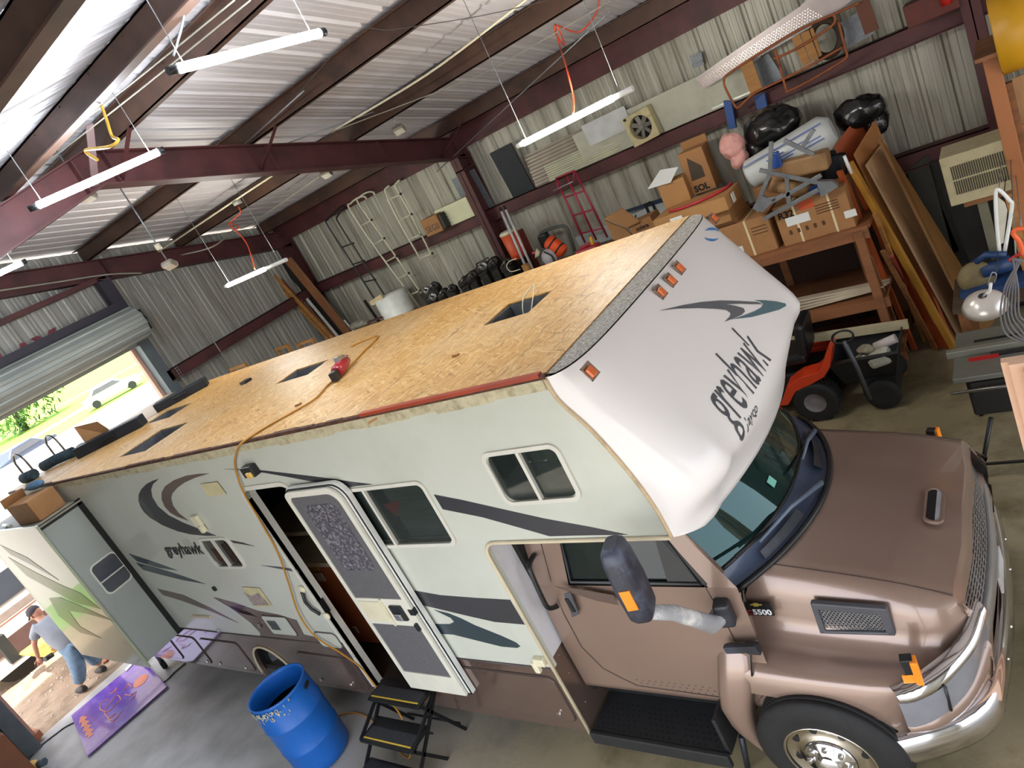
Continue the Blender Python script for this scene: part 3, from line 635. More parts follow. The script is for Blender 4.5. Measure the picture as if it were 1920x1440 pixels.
m = MB().box(DX0 + .02, DX1 + .5, 1.1, 1.5, 2.25, 2.8); build('wall_cupboard', m, mat('cupboard_dark', '#2c1a12', .5), RV)
m = MB().box(DX0 + .1, DX1 + .3, .42, .5, .42, .72); build('step_riser', m, mat('dark_carpet', '#1d2126', .9), RV)
# open entry door folded forward against the side
ex0, ex1, ez0, ez1 = -2.81, -2.13, .62, 2.74
def dpoly(x0, x1, z0, z1, y, r=.13):
    return [V(x0, y, z0), V(x1, y, z0)] + [V(x1 - r + r * math.cos(t), y, z1 - r + r * math.sin(t)) for t in [PI / 2 * i / 6 for i in range(7)]] + [V(x0 + r * .5 - r * .5 * math.sin(t), y, z1 - r * .5 + r * .5 * math.cos(t)) for t in [PI / 2 * i / 6 for i in range(7)]]
m = MB().plate(dpoly(ex0 - .01, ex1 + .05, ez0, ez1 + .02, -.062), (0, .042, 0)); ed = build('entry_door', m, white, RV, bev=.004, label='outer entry door folded open against the side')
m = MB().tube(dpoly(ex0, ex1 + .04, ez0, ez1 + .01, -.066), .007, 6, closed=True); build('door_seal', m, black, ed)
m = MB().plate(dpoly(ex0, ex1, ez0, ez1, -.095), (0, .025, 0), [dpoly(ex0 + .045, ex1 - .045, 1.66, ez1 - .05, -.095, .1), rrect(ex0 + .045, ex1 - .045, ez0 + .2, 1.38, .01, -.095)])
sdr = build('screen_door', m, mat('door_cream', '#d6d4c6', .45, 0, .05), RV, bev=.003)
scr = mat('screen_mesh', '#5b5a5d', .8, 0, .15, 80)
m = MB().plate(dpoly(ex0 + .04, ex1 - .04, 1.65, ez1 - .045, -.085, .1), (0, .004, 0)); m.plate(rrect(ex0 + .04, ex1 - .04, ez0 + .19, 1.39, .01, -.085), (0, .004, 0)); build('screen', m, scr, sdr)
m = MB().plate(rrect(ex0 + .15, ex1 - .13, 1.95, ez1 - .14, .07, -.0885), (0, .003, 0)); build('door_window', m, mat('frosted_grey', '#4b4850', .25, 0, .3, 60, dirt='#a8a5ac', da=.8, ds=40), sdr)
m = MB().box(ex0 + .06, ex0 + .34, -.102, -.094, 1.42, 1.63); m.box(ex0 + .36, ex0 + .38, -.11, -.094, 1.38, 1.66); build('slide_panel', m, cream, sdr, bev=.004)
m = MB().box(ex0 + .44, ex0 + .58, -.115, -.094, 1.45, 1.6); ha = build('door_latch', m, black, sdr, bev=.006); build('paddle', MB().box(ex0 + .47, ex0 + .55, -.135, -.113, 1.47, 1.53), alu, ha, bev=.005)
m = MB().box(ex1 - .06, ex1 - .03, -.12, -.09, 1.35, 1.42); m.box(ex1 - .05, ex1 + .01, -.1, -.05, 1.5, 1.56); build('hinge_catch', m, black, sdr, bev=.004)
# slide-out room
sx0, sx1, sy, sz0, sz1 = -9.0, -6.93, -.5, .9, 2.92
so = build('slide_out', MB().box(sx0, sx1, sy, 0, sz0, sz1), mat('slide_grey', '#9b9f99', .35, 0, .04, 2), RV, bev=.01, label='slide-out room with grey end wall')
m = MB().box(sx0 - .02, sx1 + .03, sy - .03, sy, sz0 - .06, sz1 + .05); fp = build('slide_face', m, mat('slide_face', '#a5ab90', .35, 0, .05, 2, coat=.3), RV, bev=.006, label='greenish white outer face of the slide-out room')
m = MB().box(sx1, sx1 + .015, -.06, 0, sz0, sz1 + .04); m.box(sx1, sx1 + .015, sy, -.02, sz1 - .03, sz1 + .03); build('slide_seal', m, rubber, so)
m = MB().box(sx0, sx1 + .02, sy, .0, sz1, sz1 + .02); build('slide_roof', m, mat('slide_roof', '#8d8878', .6, 0, .15, 5), so)
for P, mt in (([(15, 1045), (60, 1070), (110, 1095), (150, 1112), (188, 1142), (140, 1130), (90, 1102), (50, 1080)], 'g'), ([(92, 1122), (112, 1120), (150, 1136), (214, 1165), (160, 1150), (128, 1145), (150, 1175), (190, 1197), (150, 1186), (110, 1155)], 'b'), ([(0, 1022), (50, 1045), (110, 1088), (60, 1060), (20, 1040)], 'b')):
    build('slide_decal', MB().plate([S(u, v, 'y', sy - .033) for u, v in P], (0, .003, 0)), mat('slide_olive', '#75803f', .35) if mt == 'g' else mat('slide_olive2', '#6d6a4c', .35), fp)
wy0, wy1, wz0, wz1 = -.385, -.045, 1.82, 2.24
def rr_x(x, y0, y1, z0, z1, r): return [V(x, p.x, p.z) for p in rrect(y0, y1, z0, z1, r)]
m = MB().plate(rr_x(sx1 + .012, wy0, wy1, wz0, wz1, .07), (-.012, 0, 0), [rr_x(sx1 + .012, wy0 + .02, wy1 - .02, wz0 + .02, wz1 - .02, .055)]); m.box(sx1, sx1 + .014, wy0, wy1, 2.0, 2.015)
sw = build('slide_window', m, frame, so, bev=.003)
m = MB().plate(rr_x(sx1 + .006, wy0 + .015, wy1 - .015, wz0 + .015, wz1 - .015, .055), (-.004, 0, 0)); build('slide_pane', m, mat('slate_pane', '#3a3e48', .08, 0, .1, 3, coat=1), so)
# ladder rails over the rear roof edge
ldm = mat('ladder_tube', '#5c5450', .4, .6)
m = MB()
for y in (.3, .75): m.tube(curve([V(XR - .1, y, .9), V(XR - .1, y, 3.25), V(XR - .06, y, 3.5), V(XR + .1, y, 3.6), V(XR + .3, y, 3.52), V(XR + .34, y, 3.22)], 5), .014, 8)
for z in (1.2, 1.55, 1.9, 2.25, 2.6, 2.95): m.cyl((XR - .1, .3, z), (XR - .1, .75, z), .012, 8)
build('rear_ladder', m, ldm, RV)
# slide supports on small castors
# ============================================================ truck cab, hood, wheels
paint = mat('bronze_paint', '#8b7467', .28, .3, .04, 1.2, coat=.6, dirt='#9a8472', da=.2, ds=1.5)
trimg = mat('grey_trim', '#4c4d52', .5, 0, .15, 9)
blk = mat('faded_black', '#24262d', .45, 0, .3, 5, dirt='#4a5060', da=.5)
YC = 1.27
def mir(pts): return [V(p.x, 2 * YC - p.y, p.z) for p in pts]
def crease(px, y): return [S(u, v, 'y', y) for u, v in px]
def resamp(pts, n=14):
    L = [0]
    for a, b_ in zip(pts, pts[1:]): L.append(L[-1] + (b_ - a).length)
    out = []
    for i in range(n):
        t = L[-1] * i / (n - 1); k = min(len(pts) - 2, max(j for j in range(len(L)) if L[j] <= t + 1e-9)); f = (t - L[k]) / max(1e-9, L[k + 1] - L[k]); out.append(pts[k].lerp(pts[k + 1], f))
    return out
c1 = resamp(curve([V(.5, .52, 1.455), V(.96, .52, 1.36), V(1.22, .52, 1.295), V(1.43, .53, 1.225)]))
c1b = resamp(curve([V(.4, .47, 1.43), V(.95, .47, 1.325), V(1.22, .47, 1.265), V(1.44, .5, 1.2)]))
c2 = resamp(curve([V(.33, .41, 1.30), V(.7, .41, 1.225), V(1.05, .41, 1.185), V(1.34, .42, 1.175), V(1.46, .53, 1.17)]))
c2b = resamp(curve([V(.33, .395, 1.2), V(.7, .395, 1.13), V(1.05, .395, 1.1), V(1.33, .4, 1.08), V(1.5, .55, 1.09)]))
c3 = resamp(curve([V(.33, .35, 1.04), V(.62, .34, 1.0), V(.88, .34, .975), V(1.1, .34, .965), V(1.3, .37, .96), V(1.46, .47, .99)]))
c3b = resamp(curve([V(.33, .27, 1.03), V(.62, .25, .995), V(.88, .25, .97), V(1.1, .26, .96), V(1.3, .31, .95), V(1.43, .42, .95)]))
c4 = resamp(curve([V(.3, .15, .985), V(.62, .14, .985), V(.9, .14, .975), V(1.1, .15, .965), V(1.24, .2, .95), V(1.36, .33, .91)]))
c4b = resamp(curve([V(.27, .105, .94), V(.6, .09, .94), V(.88, .09, .93), V(1.08, .1, .915), V(1.22, .16, .9), V(1.33, .3, .86)]))
c5 = resamp(curve([V(.25, .1, .80), V(.55, .085, .79), V(.83, .085, .755), V(.98, .09, .7), V(1.06, .11, .6), V(1.1, .13, .5)]))
c0 = resamp(curve([V(.62, YC, 1.49), V(.98, YC, 1.41), V(1.24, YC, 1.345), V(1.46, YC, 1.26)]))
c0b = [a.lerp(b_, .5) + V(.045 * (1 - i / 13) * 0 + .02, 0, .008) for i, (a, b_) in enumerate(zip(c0, c1))]
half = [c0, c0b, [a.lerp(b_, .9) + V(0, 0, .004) for a, b_ in zip(c0, c1)], c1, c1b, c2, c2b, c3, c3b, c4, c4b, c5]
rows = half[::-1] + [mir(r) for r in half[1:]]
m = MB().loft(rows)
# front lip of the hood
lip = [r[-1] for r in rows if r[-1].z > 1.05]; lip2 = [V(p.x + .03, p.y, p.z - .045) for p in lip]; lip3 = [V(p.x + .035, p.y, p.z - .1) for p in lip]
m.loft([lip, lip2, lip3])
hood = build('hood', m, paint, RV)
for y, s in ((.52, 1), (2.02, -1)):
    m = MB().tube([V(p.x, y + .004 * s, p.z + .001) for p in c1], .0035, 5); build('hood_seam', m, mat('seam_dark', '#3c2f29', .6), hood)
# rear part of the fender, bulging in front of the door sill
def fsec(z):
    # z -> (x back, x front, y out)
    T = [(1.42, .17, .325, .4), (1.3, .14, .325, .33), (1.1, .12, .33, .2), (.95, .1, .33, .1), (.8, .06, .28, .06), (.65, .03, .23, .045), (.5, .05, .2, .05), (.36, .11, .19, .07), (.27, .16, .2, .09)]
    for a, b_ in zip(T, T[1:]):
        if b_[0] <= z <= a[0]:
            f = (a[0] - z) / (a[0] - b_[0]); return [a[i] + (b_[i] - a[i]) * f for i in (1, 2, 3)]
    return T[-1][1:]
rr = []
for i in range(19):
    z = 1.42 - i * 1.15 / 18; xb_, xf_, yo = fsec(z); w = xf_ - xb_
    rr.append([V(xb_, yo + .1, z), V(xb_, yo + .03, z), V(xb_ + w * .12, yo + .006, z), V(xb_ + w * .4, yo, z), V(xb_ + w * .75, yo + .004, z), V(xf_ - .01, yo + .02, z), V(xf_, yo + .05, z), V(xf_, yo + .25, z)])
m = MB().loft(rr); build('fender_rear', m, paint, RV); m2 = MB().loft([mir(r) for r in rr[7:]]); build('fender_rear', m2, paint, RV)
for y0, s in ((0, 1),):
    m = MB().tube([V(.335, .4, 1.38), V(.34, .33, 1.3), V(.345, .2, 1.1), V(.33, .1, .95)], .006, 6); build('fender_gap', m, black, RV)
# cab
m = MB()
side = [V(XB + .04, .2, .5), V(XB + .04, .2, 1.55), V(XB + .04, .27, 1.95), V(XB + .04, .32, 2.15)]
def cy(z): return .17 if z < 1.0 else (.17 + .04 * (z - 1.0) / .55 if z < 1.55 else .21 + .16 * (z - 1.55) / .6)
def P3(x, z, d=0): return V(x, cy(z) - d, z)
zz = [.58, .6, .63, .66, .8, 1.0, 1.2, 1.4, 1.55]
m.loft([[P3(x, z, (-.04 if z < .6 else 0)) for z in zz] for x in (XB + .02, -.9, -.5, 0, .2, .32, .42)])
# pillars and roof rail around the side glass
def strip(x0a, x1a, x0b, x1b, za, zb): m.add([P3(x0a, za), P3(x1a, za), P3(x1b, zb), P3(x0b, zb)], [(0, 1, 2, 3)])
strip(XB + .02, -.79, XB + .02, -.72, 1.55, 2.15); strip(.24, .42, -.1, -.02, 1.55, 2.15); strip(XB + .02, 0, XB + .02, -.02, 2.06, 2.2)
m3 = MB().loft([[P3(x, z) for z in zz] for x in (XB + .02, -.5, .1)]); k = len(m.v); m.v += [V(p.x, 2 * YC - p.y, p.z) for p in m3.v]; m.f += [tuple(k + j for j in f) for f in m3.f]; m.mi += m3.mi; m.sm += m3.sm
m.loft([[P3(XB + .02, 2.15), P3(-.05, 2.15)], [V(XB + .02, .6, 2.2), V(.05, .6, 2.22)], [V(XB + .02, YC, 2.22), V(.1, YC, 2.24)], [V(XB + .02, 1.94, 2.2), V(.05, 1.94, 2.22)], [V(XB + .02, 2 * YC - cy(2.15), 2.15), V(-.05, 2 * YC - cy(2.15), 2.15)]])
cab = build('cab', m, paint, RV)
build('cab_rear', MB().box(XB, XB + .04, .22, 2.32, .5, 2.15), dark, RV)
build('cab_interior', MB().box(XB + .1, .15, .4, 2.14, .55, 1.35), mat('cab_cloth', '#23292a', .85), RV)
for yy in (.6, 1.6):
    m = MB(); m.obox((-.72, yy + .1, 1.55), (.16, .42, .75), RY(-12)); m.obox((-.76, yy + .1, 1.98), (.1, .24, .16)); build('seat', m, mat('seat_grey', '#565d58', .85), RV, bev=.03)
# cab door: glass, seams, handle
glc = mat('green_glass', '#12211c', .03, 0, .1, 3, coat=1)
gp = [P3(-.76, 1.575, -.0), P3(.2, 1.575), P3(.02, 1.9), P3(-.1, 2.1), P3(-.72, 2.1)]
m = MB().plate([p + V(0, .012, 0) for p in gp], (0, .005, 0)); sg = build('side_glass', m, glassc, RV)
m = MB().tube([p + V(0, -.002, 0) for p in gp], .016, 6, closed=True); m.plate([P3(-.02, 1.57, .004), P3(.24, 1.57, .004), P3(-.02, 1.98, .004)], (0, .008, 0)); build('glass_seal', m, black, sg)
dseam = [P3(-.9, 2.12), P3(-.93, 1.6), P3(-.95, 1.3), P3(-.93, 1.0), P3(-.84, .8), P3(-.72, .72), P3(-.62, .66), P3(.1, .64)]
m = MB().tube([p + V(0, -.001, 0) for p in dseam], .004, 5); m.tube([P3(.22, 1.57), P3(.26, 1.3), P3(.28, 1.1)], .005, 5); build('door_seam', m, mat('seam_dark', '#3c2f29'), cab)
m = MB(); hx = [S(1058, 1113, 'y', .17), S(1070, 1108, 'y', .17), S(1087, 1150, 'y', .17), S(1074, 1156, 'y', .17)]; m.plate([p + V(0, -.012, 0) for p in hx], (0, .012, 0)); dh_ = build('door_handle', m, trimg, cab, bev=.012)
hc = sum(hx, V(0, 0, 0)) / 4; build('handle_pull', MB().obox(hc + V(-.005, -.016, 0), (.03, .014, .12), RY(-4)), black, dh_, bev=.004)
build('door_decal', MB().plate([S(u, v, 'y', .166) for u, v in ((1040, 1100), (1075, 1103), (1150, 1116), (1160, 1135), (1120, 1127), (1075, 1113))], (0, .002, 0)), brownd, cab)
# grab bar on the box front
m = MB().tube(curve([V(-1.0, .26, 1.78), V(-.99, .16, 1.77), V(-.98, .13, 1.7), V(-.98, .11, 1.5), V(-.98, .12, 1.42), V(-.98, .2, 1.36)], 4), .018, 8); build('grab_bar', m, black, RV)
# step
m = MB().box(-1.08, -.02, -.02, .38, .3, .34); m.box(-1.08, -.0, -.05, -.015, .24, .35)
m.loft([[V(-1.08, .18, .66), V(-.0, .18, .66)], [V(-1.08, .22, .6), V(-.0, .22, .6)], [V(-1.08, .26, .5), V(-.0, .26, .5)], [V(-1.08, .34, .35), V(-.0, .34, .35)]], smooth=False); m.box(-.03, 0, .0, .34, .3, .62)
st = build('cab_step', m, mat('step_black', '#1c1d1f', .6, 0, .25, 12), RV, bev=.008)
m = MB()
for i in range(6):
    for j in range(22):
        if (j in (7, 14)) or random.random() < .06: continue
        x = -1.03 + j * .045 + (i % 2) * .02; y = .02 + i * .045; m.add([(x - .015, y, .3415), (x, y - .013, .3415), (x + .015, y, .3415), (x, y + .013, .3415)], [(0, 1, 2, 3)])
build('grip_holes', m, mat('hole_black', '#060606', .9), st)
m = MB()
for i in range(3):
    for j in range(12): m.sphere((-.6 + j * .05 + (i % 2) * .025, cy(.7) - .001, .66 + i * .03), .009, (1, .3, .6), n=8, m=5)
build('grip_dots', m, brownd, cab)
# windshield, cowl, wipers
def wsx(t, x0, dx): return x0 - dx * t * t
ts = [(-1 + 2 * i / 24) for i in range(25)]
top = [V(wsx(t, .12, .22), YC + .86 * t, 2.2) for t in ts]; bot = [V(wsx(t, .55, .27), YC + .93 * t, 1.56) for t in ts]
wsg = bpy.data.materials.new('windshield_glass'); wsg.use_nodes = True; b = wsg.node_tree.nodes['Principled BSDF']; b.inputs['Base Color'].default_value = (.01, .025, .025, 1); b.inputs['Roughness'].default_value = .02; b.inputs['Coat Weight'].default_value = .5; b.inputs['Coat Tint'].default_value = (.7, 1, .96, 1); b.inputs['Alpha'].default_value = .82; b.inputs['Specular Tint'].default_value = (.6, 1, .95, 1)
m = MB().loft([bot, [a.lerp(b_, .25) + V(.012, 0, 0) for a, b_ in zip(bot, top)], [a.lerp(b_, .5) + V(.016, 0, 0) for a, b_ in zip(bot, top)], [a.lerp(b_, .75) + V(.012, 0, 0) for a, b_ in zip(bot, top)], top]); ws = build('windshield', m, wsg, RV)
build('glass_edge', MB().tube(bot, .014, 6), black, ws)
for s in (-1, 1):
    if s < 0: build('pillar', MB().tube([V(wsx(1, .55, .27), YC + .93 * s, 1.54), V(wsx(1, .12, .22), YC + .86 * s, 2.2)], .03, 8), paint, ws)
gb = [V(.735 - .36 * t * t - .02 * t ** 8, YC + .97 * t, 1.475 - .03 * abs(t) ** 3) for t in ts]; mid = [a.lerp(b_, .55) + V(0, 0, -.03) for a, b_ in zip(bot, gb)]
m = MB().loft([[p + V(0, 0, -.005) for p in bot], [a.lerp(b_, .25) + V(0, 0, -.03) for a, b_ in zip(bot, gb)], mid, [a.lerp(b_, .85) + V(0, 0, -.01) for a, b_ in zip(bot, gb)], [p + V(-.02, 0, .0) for p in gb]])
cowlm = mat('cowl_plastic', '#39475e', .38, 0, .3, 3, dirt='#1d2230', da=.7, ds=3, coat=.3); cw = build('cowl', m, cowlm, RV)
build('cowl_gasket', MB().tube(gb, .02, 8), black, cw)
m = MB(); k0, k1 = [a.lerp(b_, .5) + V(0, 0, .012) for a, b_ in zip(bot, gb)][3:9], [p + V(-.045, 0, .012) for p in gb][3:9]; m.loft([k0, k1]); build('cowl_vent', m, blk, cw); m = MB(); k0, k1 = [a.lerp(b_, .5) + V(0, 0, .012) for a, b_ in zip(bot, gb)][14:21], [p + V(-.045, 0, .012) for p in gb][14:21]; m.loft([k0, k1]); build('cowl_vent', m, blk, cw)
for a, q, e in ((S(1540, 905, 'z', 1.52), S(1425, 1015, 'z', 1.62), S(1400, 1042, 'z', 1.66)), (S(1527, 808, 'z', 1.5), S(1505, 860, 'z', 1.58), S(1480, 905, 'z', 1.62))):
    m = MB().tube([a, a.lerp(q, .5) + V(0, 0, .03), q], [.02, .014, .008], 8); wp = build('wiper', m, mat('wiper_grey', '#5f6b7c', .4), ws)
    d = (q - a).normalized(); m = MB().beam(q - d * .28 + V(-.02, 0, 0), q + d * .2 + V(-.03, 0, .02), .012, .02); build('wiper_blade', m, black, wp)
for (u, v) in ((1457, 902), (1425, 925), (1462, 790)):
    p = S(u, v, 'z', 1.68); 
    tt = (p.y - YC) / .93; f = (p.z - 1.56) / .64; x = wsx(tt, .55, .27) * (1 - f) + wsx(tt, .12, .22) * f + .02
    if u == 1457: build('teal_patch', MB().obox((x, p.y, p.z), (.004, .07, .06), RY(-33)), mat('pale_teal', '#7fc4b5', .5), ws)  # small flat pale teal patch on the windshield
# hood scoop, side vent, badge, latch, marker lamps
def hoodz(x, y):
    i = min(range(14), key=lambda k: abs(c0[k].x - x)); return c0[i].z
pc = S(1752, 948, 'z', 1.335)
Mh = RY(12.5)
m = MB().plate([pc + Mh @ V(p.x, p.z, .012) for p in rrect(-.055, .055, -.17, .17, .05)], Mh @ V(0, 0, -.02), [[pc + Mh @ V(p.x, p.z, .012) for p in rrect(-.04, .035, -.15, .15, .035)]]); sc_ = build('hood_scoop', m, paint, hood, bev=.006)
build('scoop_throat', MB().plate([pc + Mh @ V(p.x, p.z, .006) for p in rrect(-.042, .01, -.152, .152, .02)], Mh @ V(0, 0, -.004)), black, sc_)
build('scoop_ramp', MB().plate([pc + Mh @ V(p.x, p.z, .008) for p in rrect(.008, .038, -.15, .15, .012)], Mh @ V(0, 0, -.004)), mat('scoop_silver', '#a9aab0', .4, .3), sc_)
vp = [S(u, v, 'y', .375) for u, v in ((1519, 1129), (1662, 1140), (1680, 1190), (1538, 1186))]; vi = [S(u, v, 'y', .375) for u, v in ((1535, 1142), (1650, 1152), (1662, 1184), (1548, 1181))]
m = MB().plate([p + V(0, -.012, 0) for p in vp], (0, .04, 0), [[p + V(0, -.012, 0) for p in vi]]); vt = build('side_vent', m, trimg, hood, bev=.008)
m = MB(); a, b_, c_, d_ = [p + V(0, .01, 0) for p in vi]
for i in range(-5, 16):
    for sgn in (0, 1):
        u0, u1 = (i / 15, (i + 5) / 15) if sgn == 0 else ((i + 5) / 15, i / 15)
        def pt(u, v): return a.lerp(b_, u).lerp(d_.lerp(c_, u), v)
        v0, v1 = 0, 1; lo, hi = 0., 1.
        for s_ in (0,):
            du = u1 - u0; tA, tB = 0., 1.
            for lim in (0., 1.):
                if du: 
                    t = (lim - u0) / du
                    if 0 < t < 1:
                        if (du > 0 and lim == 0) or (du < 0 and lim == 1): tA = max(tA, t)
                        else: tB = min(tB, t)
            if tB - tA > .05 and 0 <= u0 + du * (tA + tB) / 2 <= 1: m.beam(pt(u0 + du * tA, tA), pt(u0 + du * tB, tB), .006, .008, (0, 1, 0))
build('vent_mesh', m, mat('mesh_grey', '#8a8a8c', .4, .5), vt)
build('vent_back', MB().plate([p + V(0, .022, 0) for p in vi], (0, .004, 0)), black, vt)
bd = [S(u, v, 'y', .362) for u, v in ((1391, 1130), (1444, 1131), (1453, 1154), (1402, 1153))]
bg_ = build('badge', MB().plate([p + V(0, -.004, 0) for p in bd], (0, .012, 0)), black, hood, bev=.002); ex = (bd[1] - bd[0]).normalized(); ez = (bd[0] - bd[3]); ez = ez.normalized()
w_ = (bd[2] - bd[3]).length
build('lettering', fit(text('C', .07, bold=.003), bd[3] + ex * .008 + ez * .012 + V(0, -.006, 0), ex, (0, 0, 1), .034), mat('badge_red', '#9c2c2c', .4), bg_)
build('lettering', fit(text('5500', .085, bold=.003), bd[3] + ex * .046 + ez * .012 + V(0, -.006, 0), ex, (0, 0, 1), w_ - .055), mat('badge_white', '#e6e6e6', .4), bg_)
bc = bd[3] + ex * (w_ * .5) + ez * .092 + V(0, -.007, 0); q = .017
m = MB().plate([bc + ex * (x * 1.) * q + V(0, 0, z * q) for x, z in ((-2.1, -.3), (-1, -.3), (-.9, -.8), (.8, -.8), (.9, -.3), (2.1, -.3), (2.3, .3), (1, .3), (.9, .8), (-.8, .8), (-.9, .3), (-1.9, .3))], (0, .003, 0)); build('emblem', m, mat('badge_gold', '#cdb95c', .3, .5), bg_)
m = MB().plate([p for p in circ(S(1383, 1216, 'y', .13), .055, (0, 1, 0), 20, (.55, 1.6))], (0, .02, 0)); m.beam(S(1360, 1217, 'y', .1), S(1420, 1215, 'y', .1), .05, .03, (0, 1, 0)); m.obox(S(1412, 1215, 'y', .12), (.08, .04, .07)); build('hood_latch', m, blk, hood, bev=.01)
for s in (0, 1):
    p = V(1.2, .175, 1.03); 
    if s: p.y = 2 * YC - p.y
    ml = build('fender_marker', MB().obox(p, (.06, .055, .18), RZ(12 if not s else -12)), black, hood, bev=.006)
    build('lens', MB().obox(p + V(.032, -.005 if not s else .005, -.002), (.035, .06, .17), RZ(12 if not s else -12)), mat('amber_bright', '#f08a1e', .35, 0, .05), ml, bev=.004)
    build('lens', MB().obox(p + V(-.01, -.028 if not s else .028, -.05), (.06, .012, .08), RZ(12 if not s else -12)), mat('amber_bright', '#f08a1e'), ml, bev=.003)
    build('lamp_stalk', MB().cyl(p + V(0, 0, -.12), p + V(0, 0, -.06), .015, 8), chrome, ml)
# front fascia: profile swept along the front curve
def front(yt, k=0):  # plan curve of the front, t in -1..1
    return None
def plan(sc, xo, n=41):
    out = []
    for i in range(n):
        t = -1 + 2 * i / (n - 1); a = abs(t)
        x = 1.54 - .05 * (a / .6) ** 2 if a < .6 else 1.49 - .48 * ((a - .6) / .4) ** 2.2
        out.append((x + xo, YC + (1.2 + sc) * (t if a < .86 else math.copysign(.86 + (a - .86) * .985, t))))
    return out
def sweep(name, prof_, mt, par=RV, lo=-1, hi=1, smooth=True, n=41, **k):
    rows = []
    for z, sc, xo in prof_:
        pl = [p for i, p in enumerate(plan(sc, xo, n)) if lo <= -1 + 2 * i / (n - 1) <= hi]; rows.append([V(x, y, z) for x, y in pl])
    m = MB().loft(rows, smooth=smooth); return build(name, m, mt, par, **k)
m = MB().loft([[V(1.44, y, .97), V(1.5, y, .93), V(1.52, y, .75), V(1.5, y, .64), V(1.44, y, .56)] for y in (.52, .7, 1.0, 1.27, 1.54, 1.84, 2.02)]); build('fascia', m, paint, RV)
# grille
m = MB(); gy0, gy1 = .52, 2.02
def gx(y): t = abs(y - YC) / 1.2; return 1.49 - .05 * (t / .6) ** 2
for i in range(26):
    y = gy0 + (gy1 - gy0) * i / 25; m.beam((gx(y) - .01, y, 1.15), (gx(y) + .035, y, .9), .008, .012, (0, 1, 0))
for j in range(9):
    z = 1.14 - j * .029; P = [V(gx(gy0 + (gy1 - gy0) * i / 16) - .005 + (1.15 - z) * .16, gy0 + (gy1 - gy0) * i / 16, z) for i in range(17)]; m.tube(P, .005, 5)
gr_ = build('grille', m, mat('grille_mesh', '#a7a4a3', .3, .7), RV)
m = MB(); P = [gy0 + (gy1 - gy0) * i / 16 for i in range(17)]; m.loft([[V(gx(y) - .06, y, 1.17) for y in P], [V(gx(y) - .01, y, .88) for y in P]]); build('grille_back', m, black, gr_)
m = MB(); m.loft([[V(gx(y) + dx, y, z) for y in P] for z, dx in ((.915, .02), (.92, .05), (.86, .07), (.8, .065), (.79, .03))]); build('grille_bar', m, mat('bar_silver', '#9c9894', .3, .5, .1, 5), gr_)
m = MB(); m.loft([[V(gx(y) + dx, y, z) for y in P] for z, dx in ((.93, .0), (.925, .035), (.9, .055))]); build('grille_strip', m, trimg, gr_)
# head lamps: chrome brow above a hazed lens
for s in (1, -1):
    def side_(P): return P if s == 1 else mir(P)
    A = side_(resamp(curve([V(1.545, .57, 1.12), V(1.48, .42, 1.05), V(1.4, .3, 1.015), V(1.27, .18, .975), V(1.17, .1, .95), V(1.12, .075, .95)]), 18))
    B = side_(resamp(curve([V(1.54, .57, 1.05), V(1.5, .42, .99), V(1.43, .3, .955), V(1.32, .17, .91), V(1.2, .09, .885), V(1.12, .07, .88)]), 18))
    D = side_(resamp(curve([V(1.52, .56, .87), V(1.44, .35, .78), V(1.36, .22, .75), V(1.25, .12, .72), V(1.15, .08, .695), V(1.12, .075, .7)]), 18))
    m = MB().loft([[p + V(-.03, .03 * s, .015) for p in A], A, [a.lerp(b_, .5) + V(.014, -.012 * s, 0) for a, b_ in zip(A, B)], B, [p + V(-.01, .01 * s, -.004) for p in B]]); hl = build('headlamp_brow', m, chrome, RV)
    m = MB().loft([B, [a.lerp(b_, .5) + V(.004, -.004 * s, 0) for a, b_ in zip(B, D)], D]); build('headlamp', m, mat('hazed_lens', '#7c7e84', .25, .1, .12, 6, coat=.5), hl)
    m = MB().tube([B[11] + V(.003, -.003 * s, 0), D[11] + V(.003, -.003 * s, 0)], .009, 6); build('lamp_divider', m, black, hl)
    m = MB().loft([D, [p + V(.012, -.012 * s, -.02) for p in D], [V(p.x - .01, p.y + .01 * s, .64) for p in D], [V(p.x - .06, p.y + .05 * s, .56) for p in D]]); build('lower_fascia', m, paint, hl)
# chrome bumper
sweep('bumper', [(.61, -.03, -.02), (.615, .0, .01), (.59, .03, .03), (.52, .04, .04), (.44, .035, .035), (.38, .01, .015), (.37, -.03, -.02), (.5, -.04, -.03), (.61, -.03, -.02)], mat('bumper_chrome', '#dcdce0', .12, 1, .04, 3), bev=0)
sweep('bumper_gap', [(.64, -.06, -.05), (.585, -.03, -.02), (.585, -.12, -.12)], black)
for y in (.75, 1.0, 1.5, 1.8): build('bumper_bolt', MB().sphere((gx(y) + .085, y, .53), .012), chrome, RV)
m = MB().box(1.55, 1.565, 1.12, 1.42, .68, .8); build('number_plate', m, mat('plate_white', '#c9c6c4', .4), RV, bev=.004)
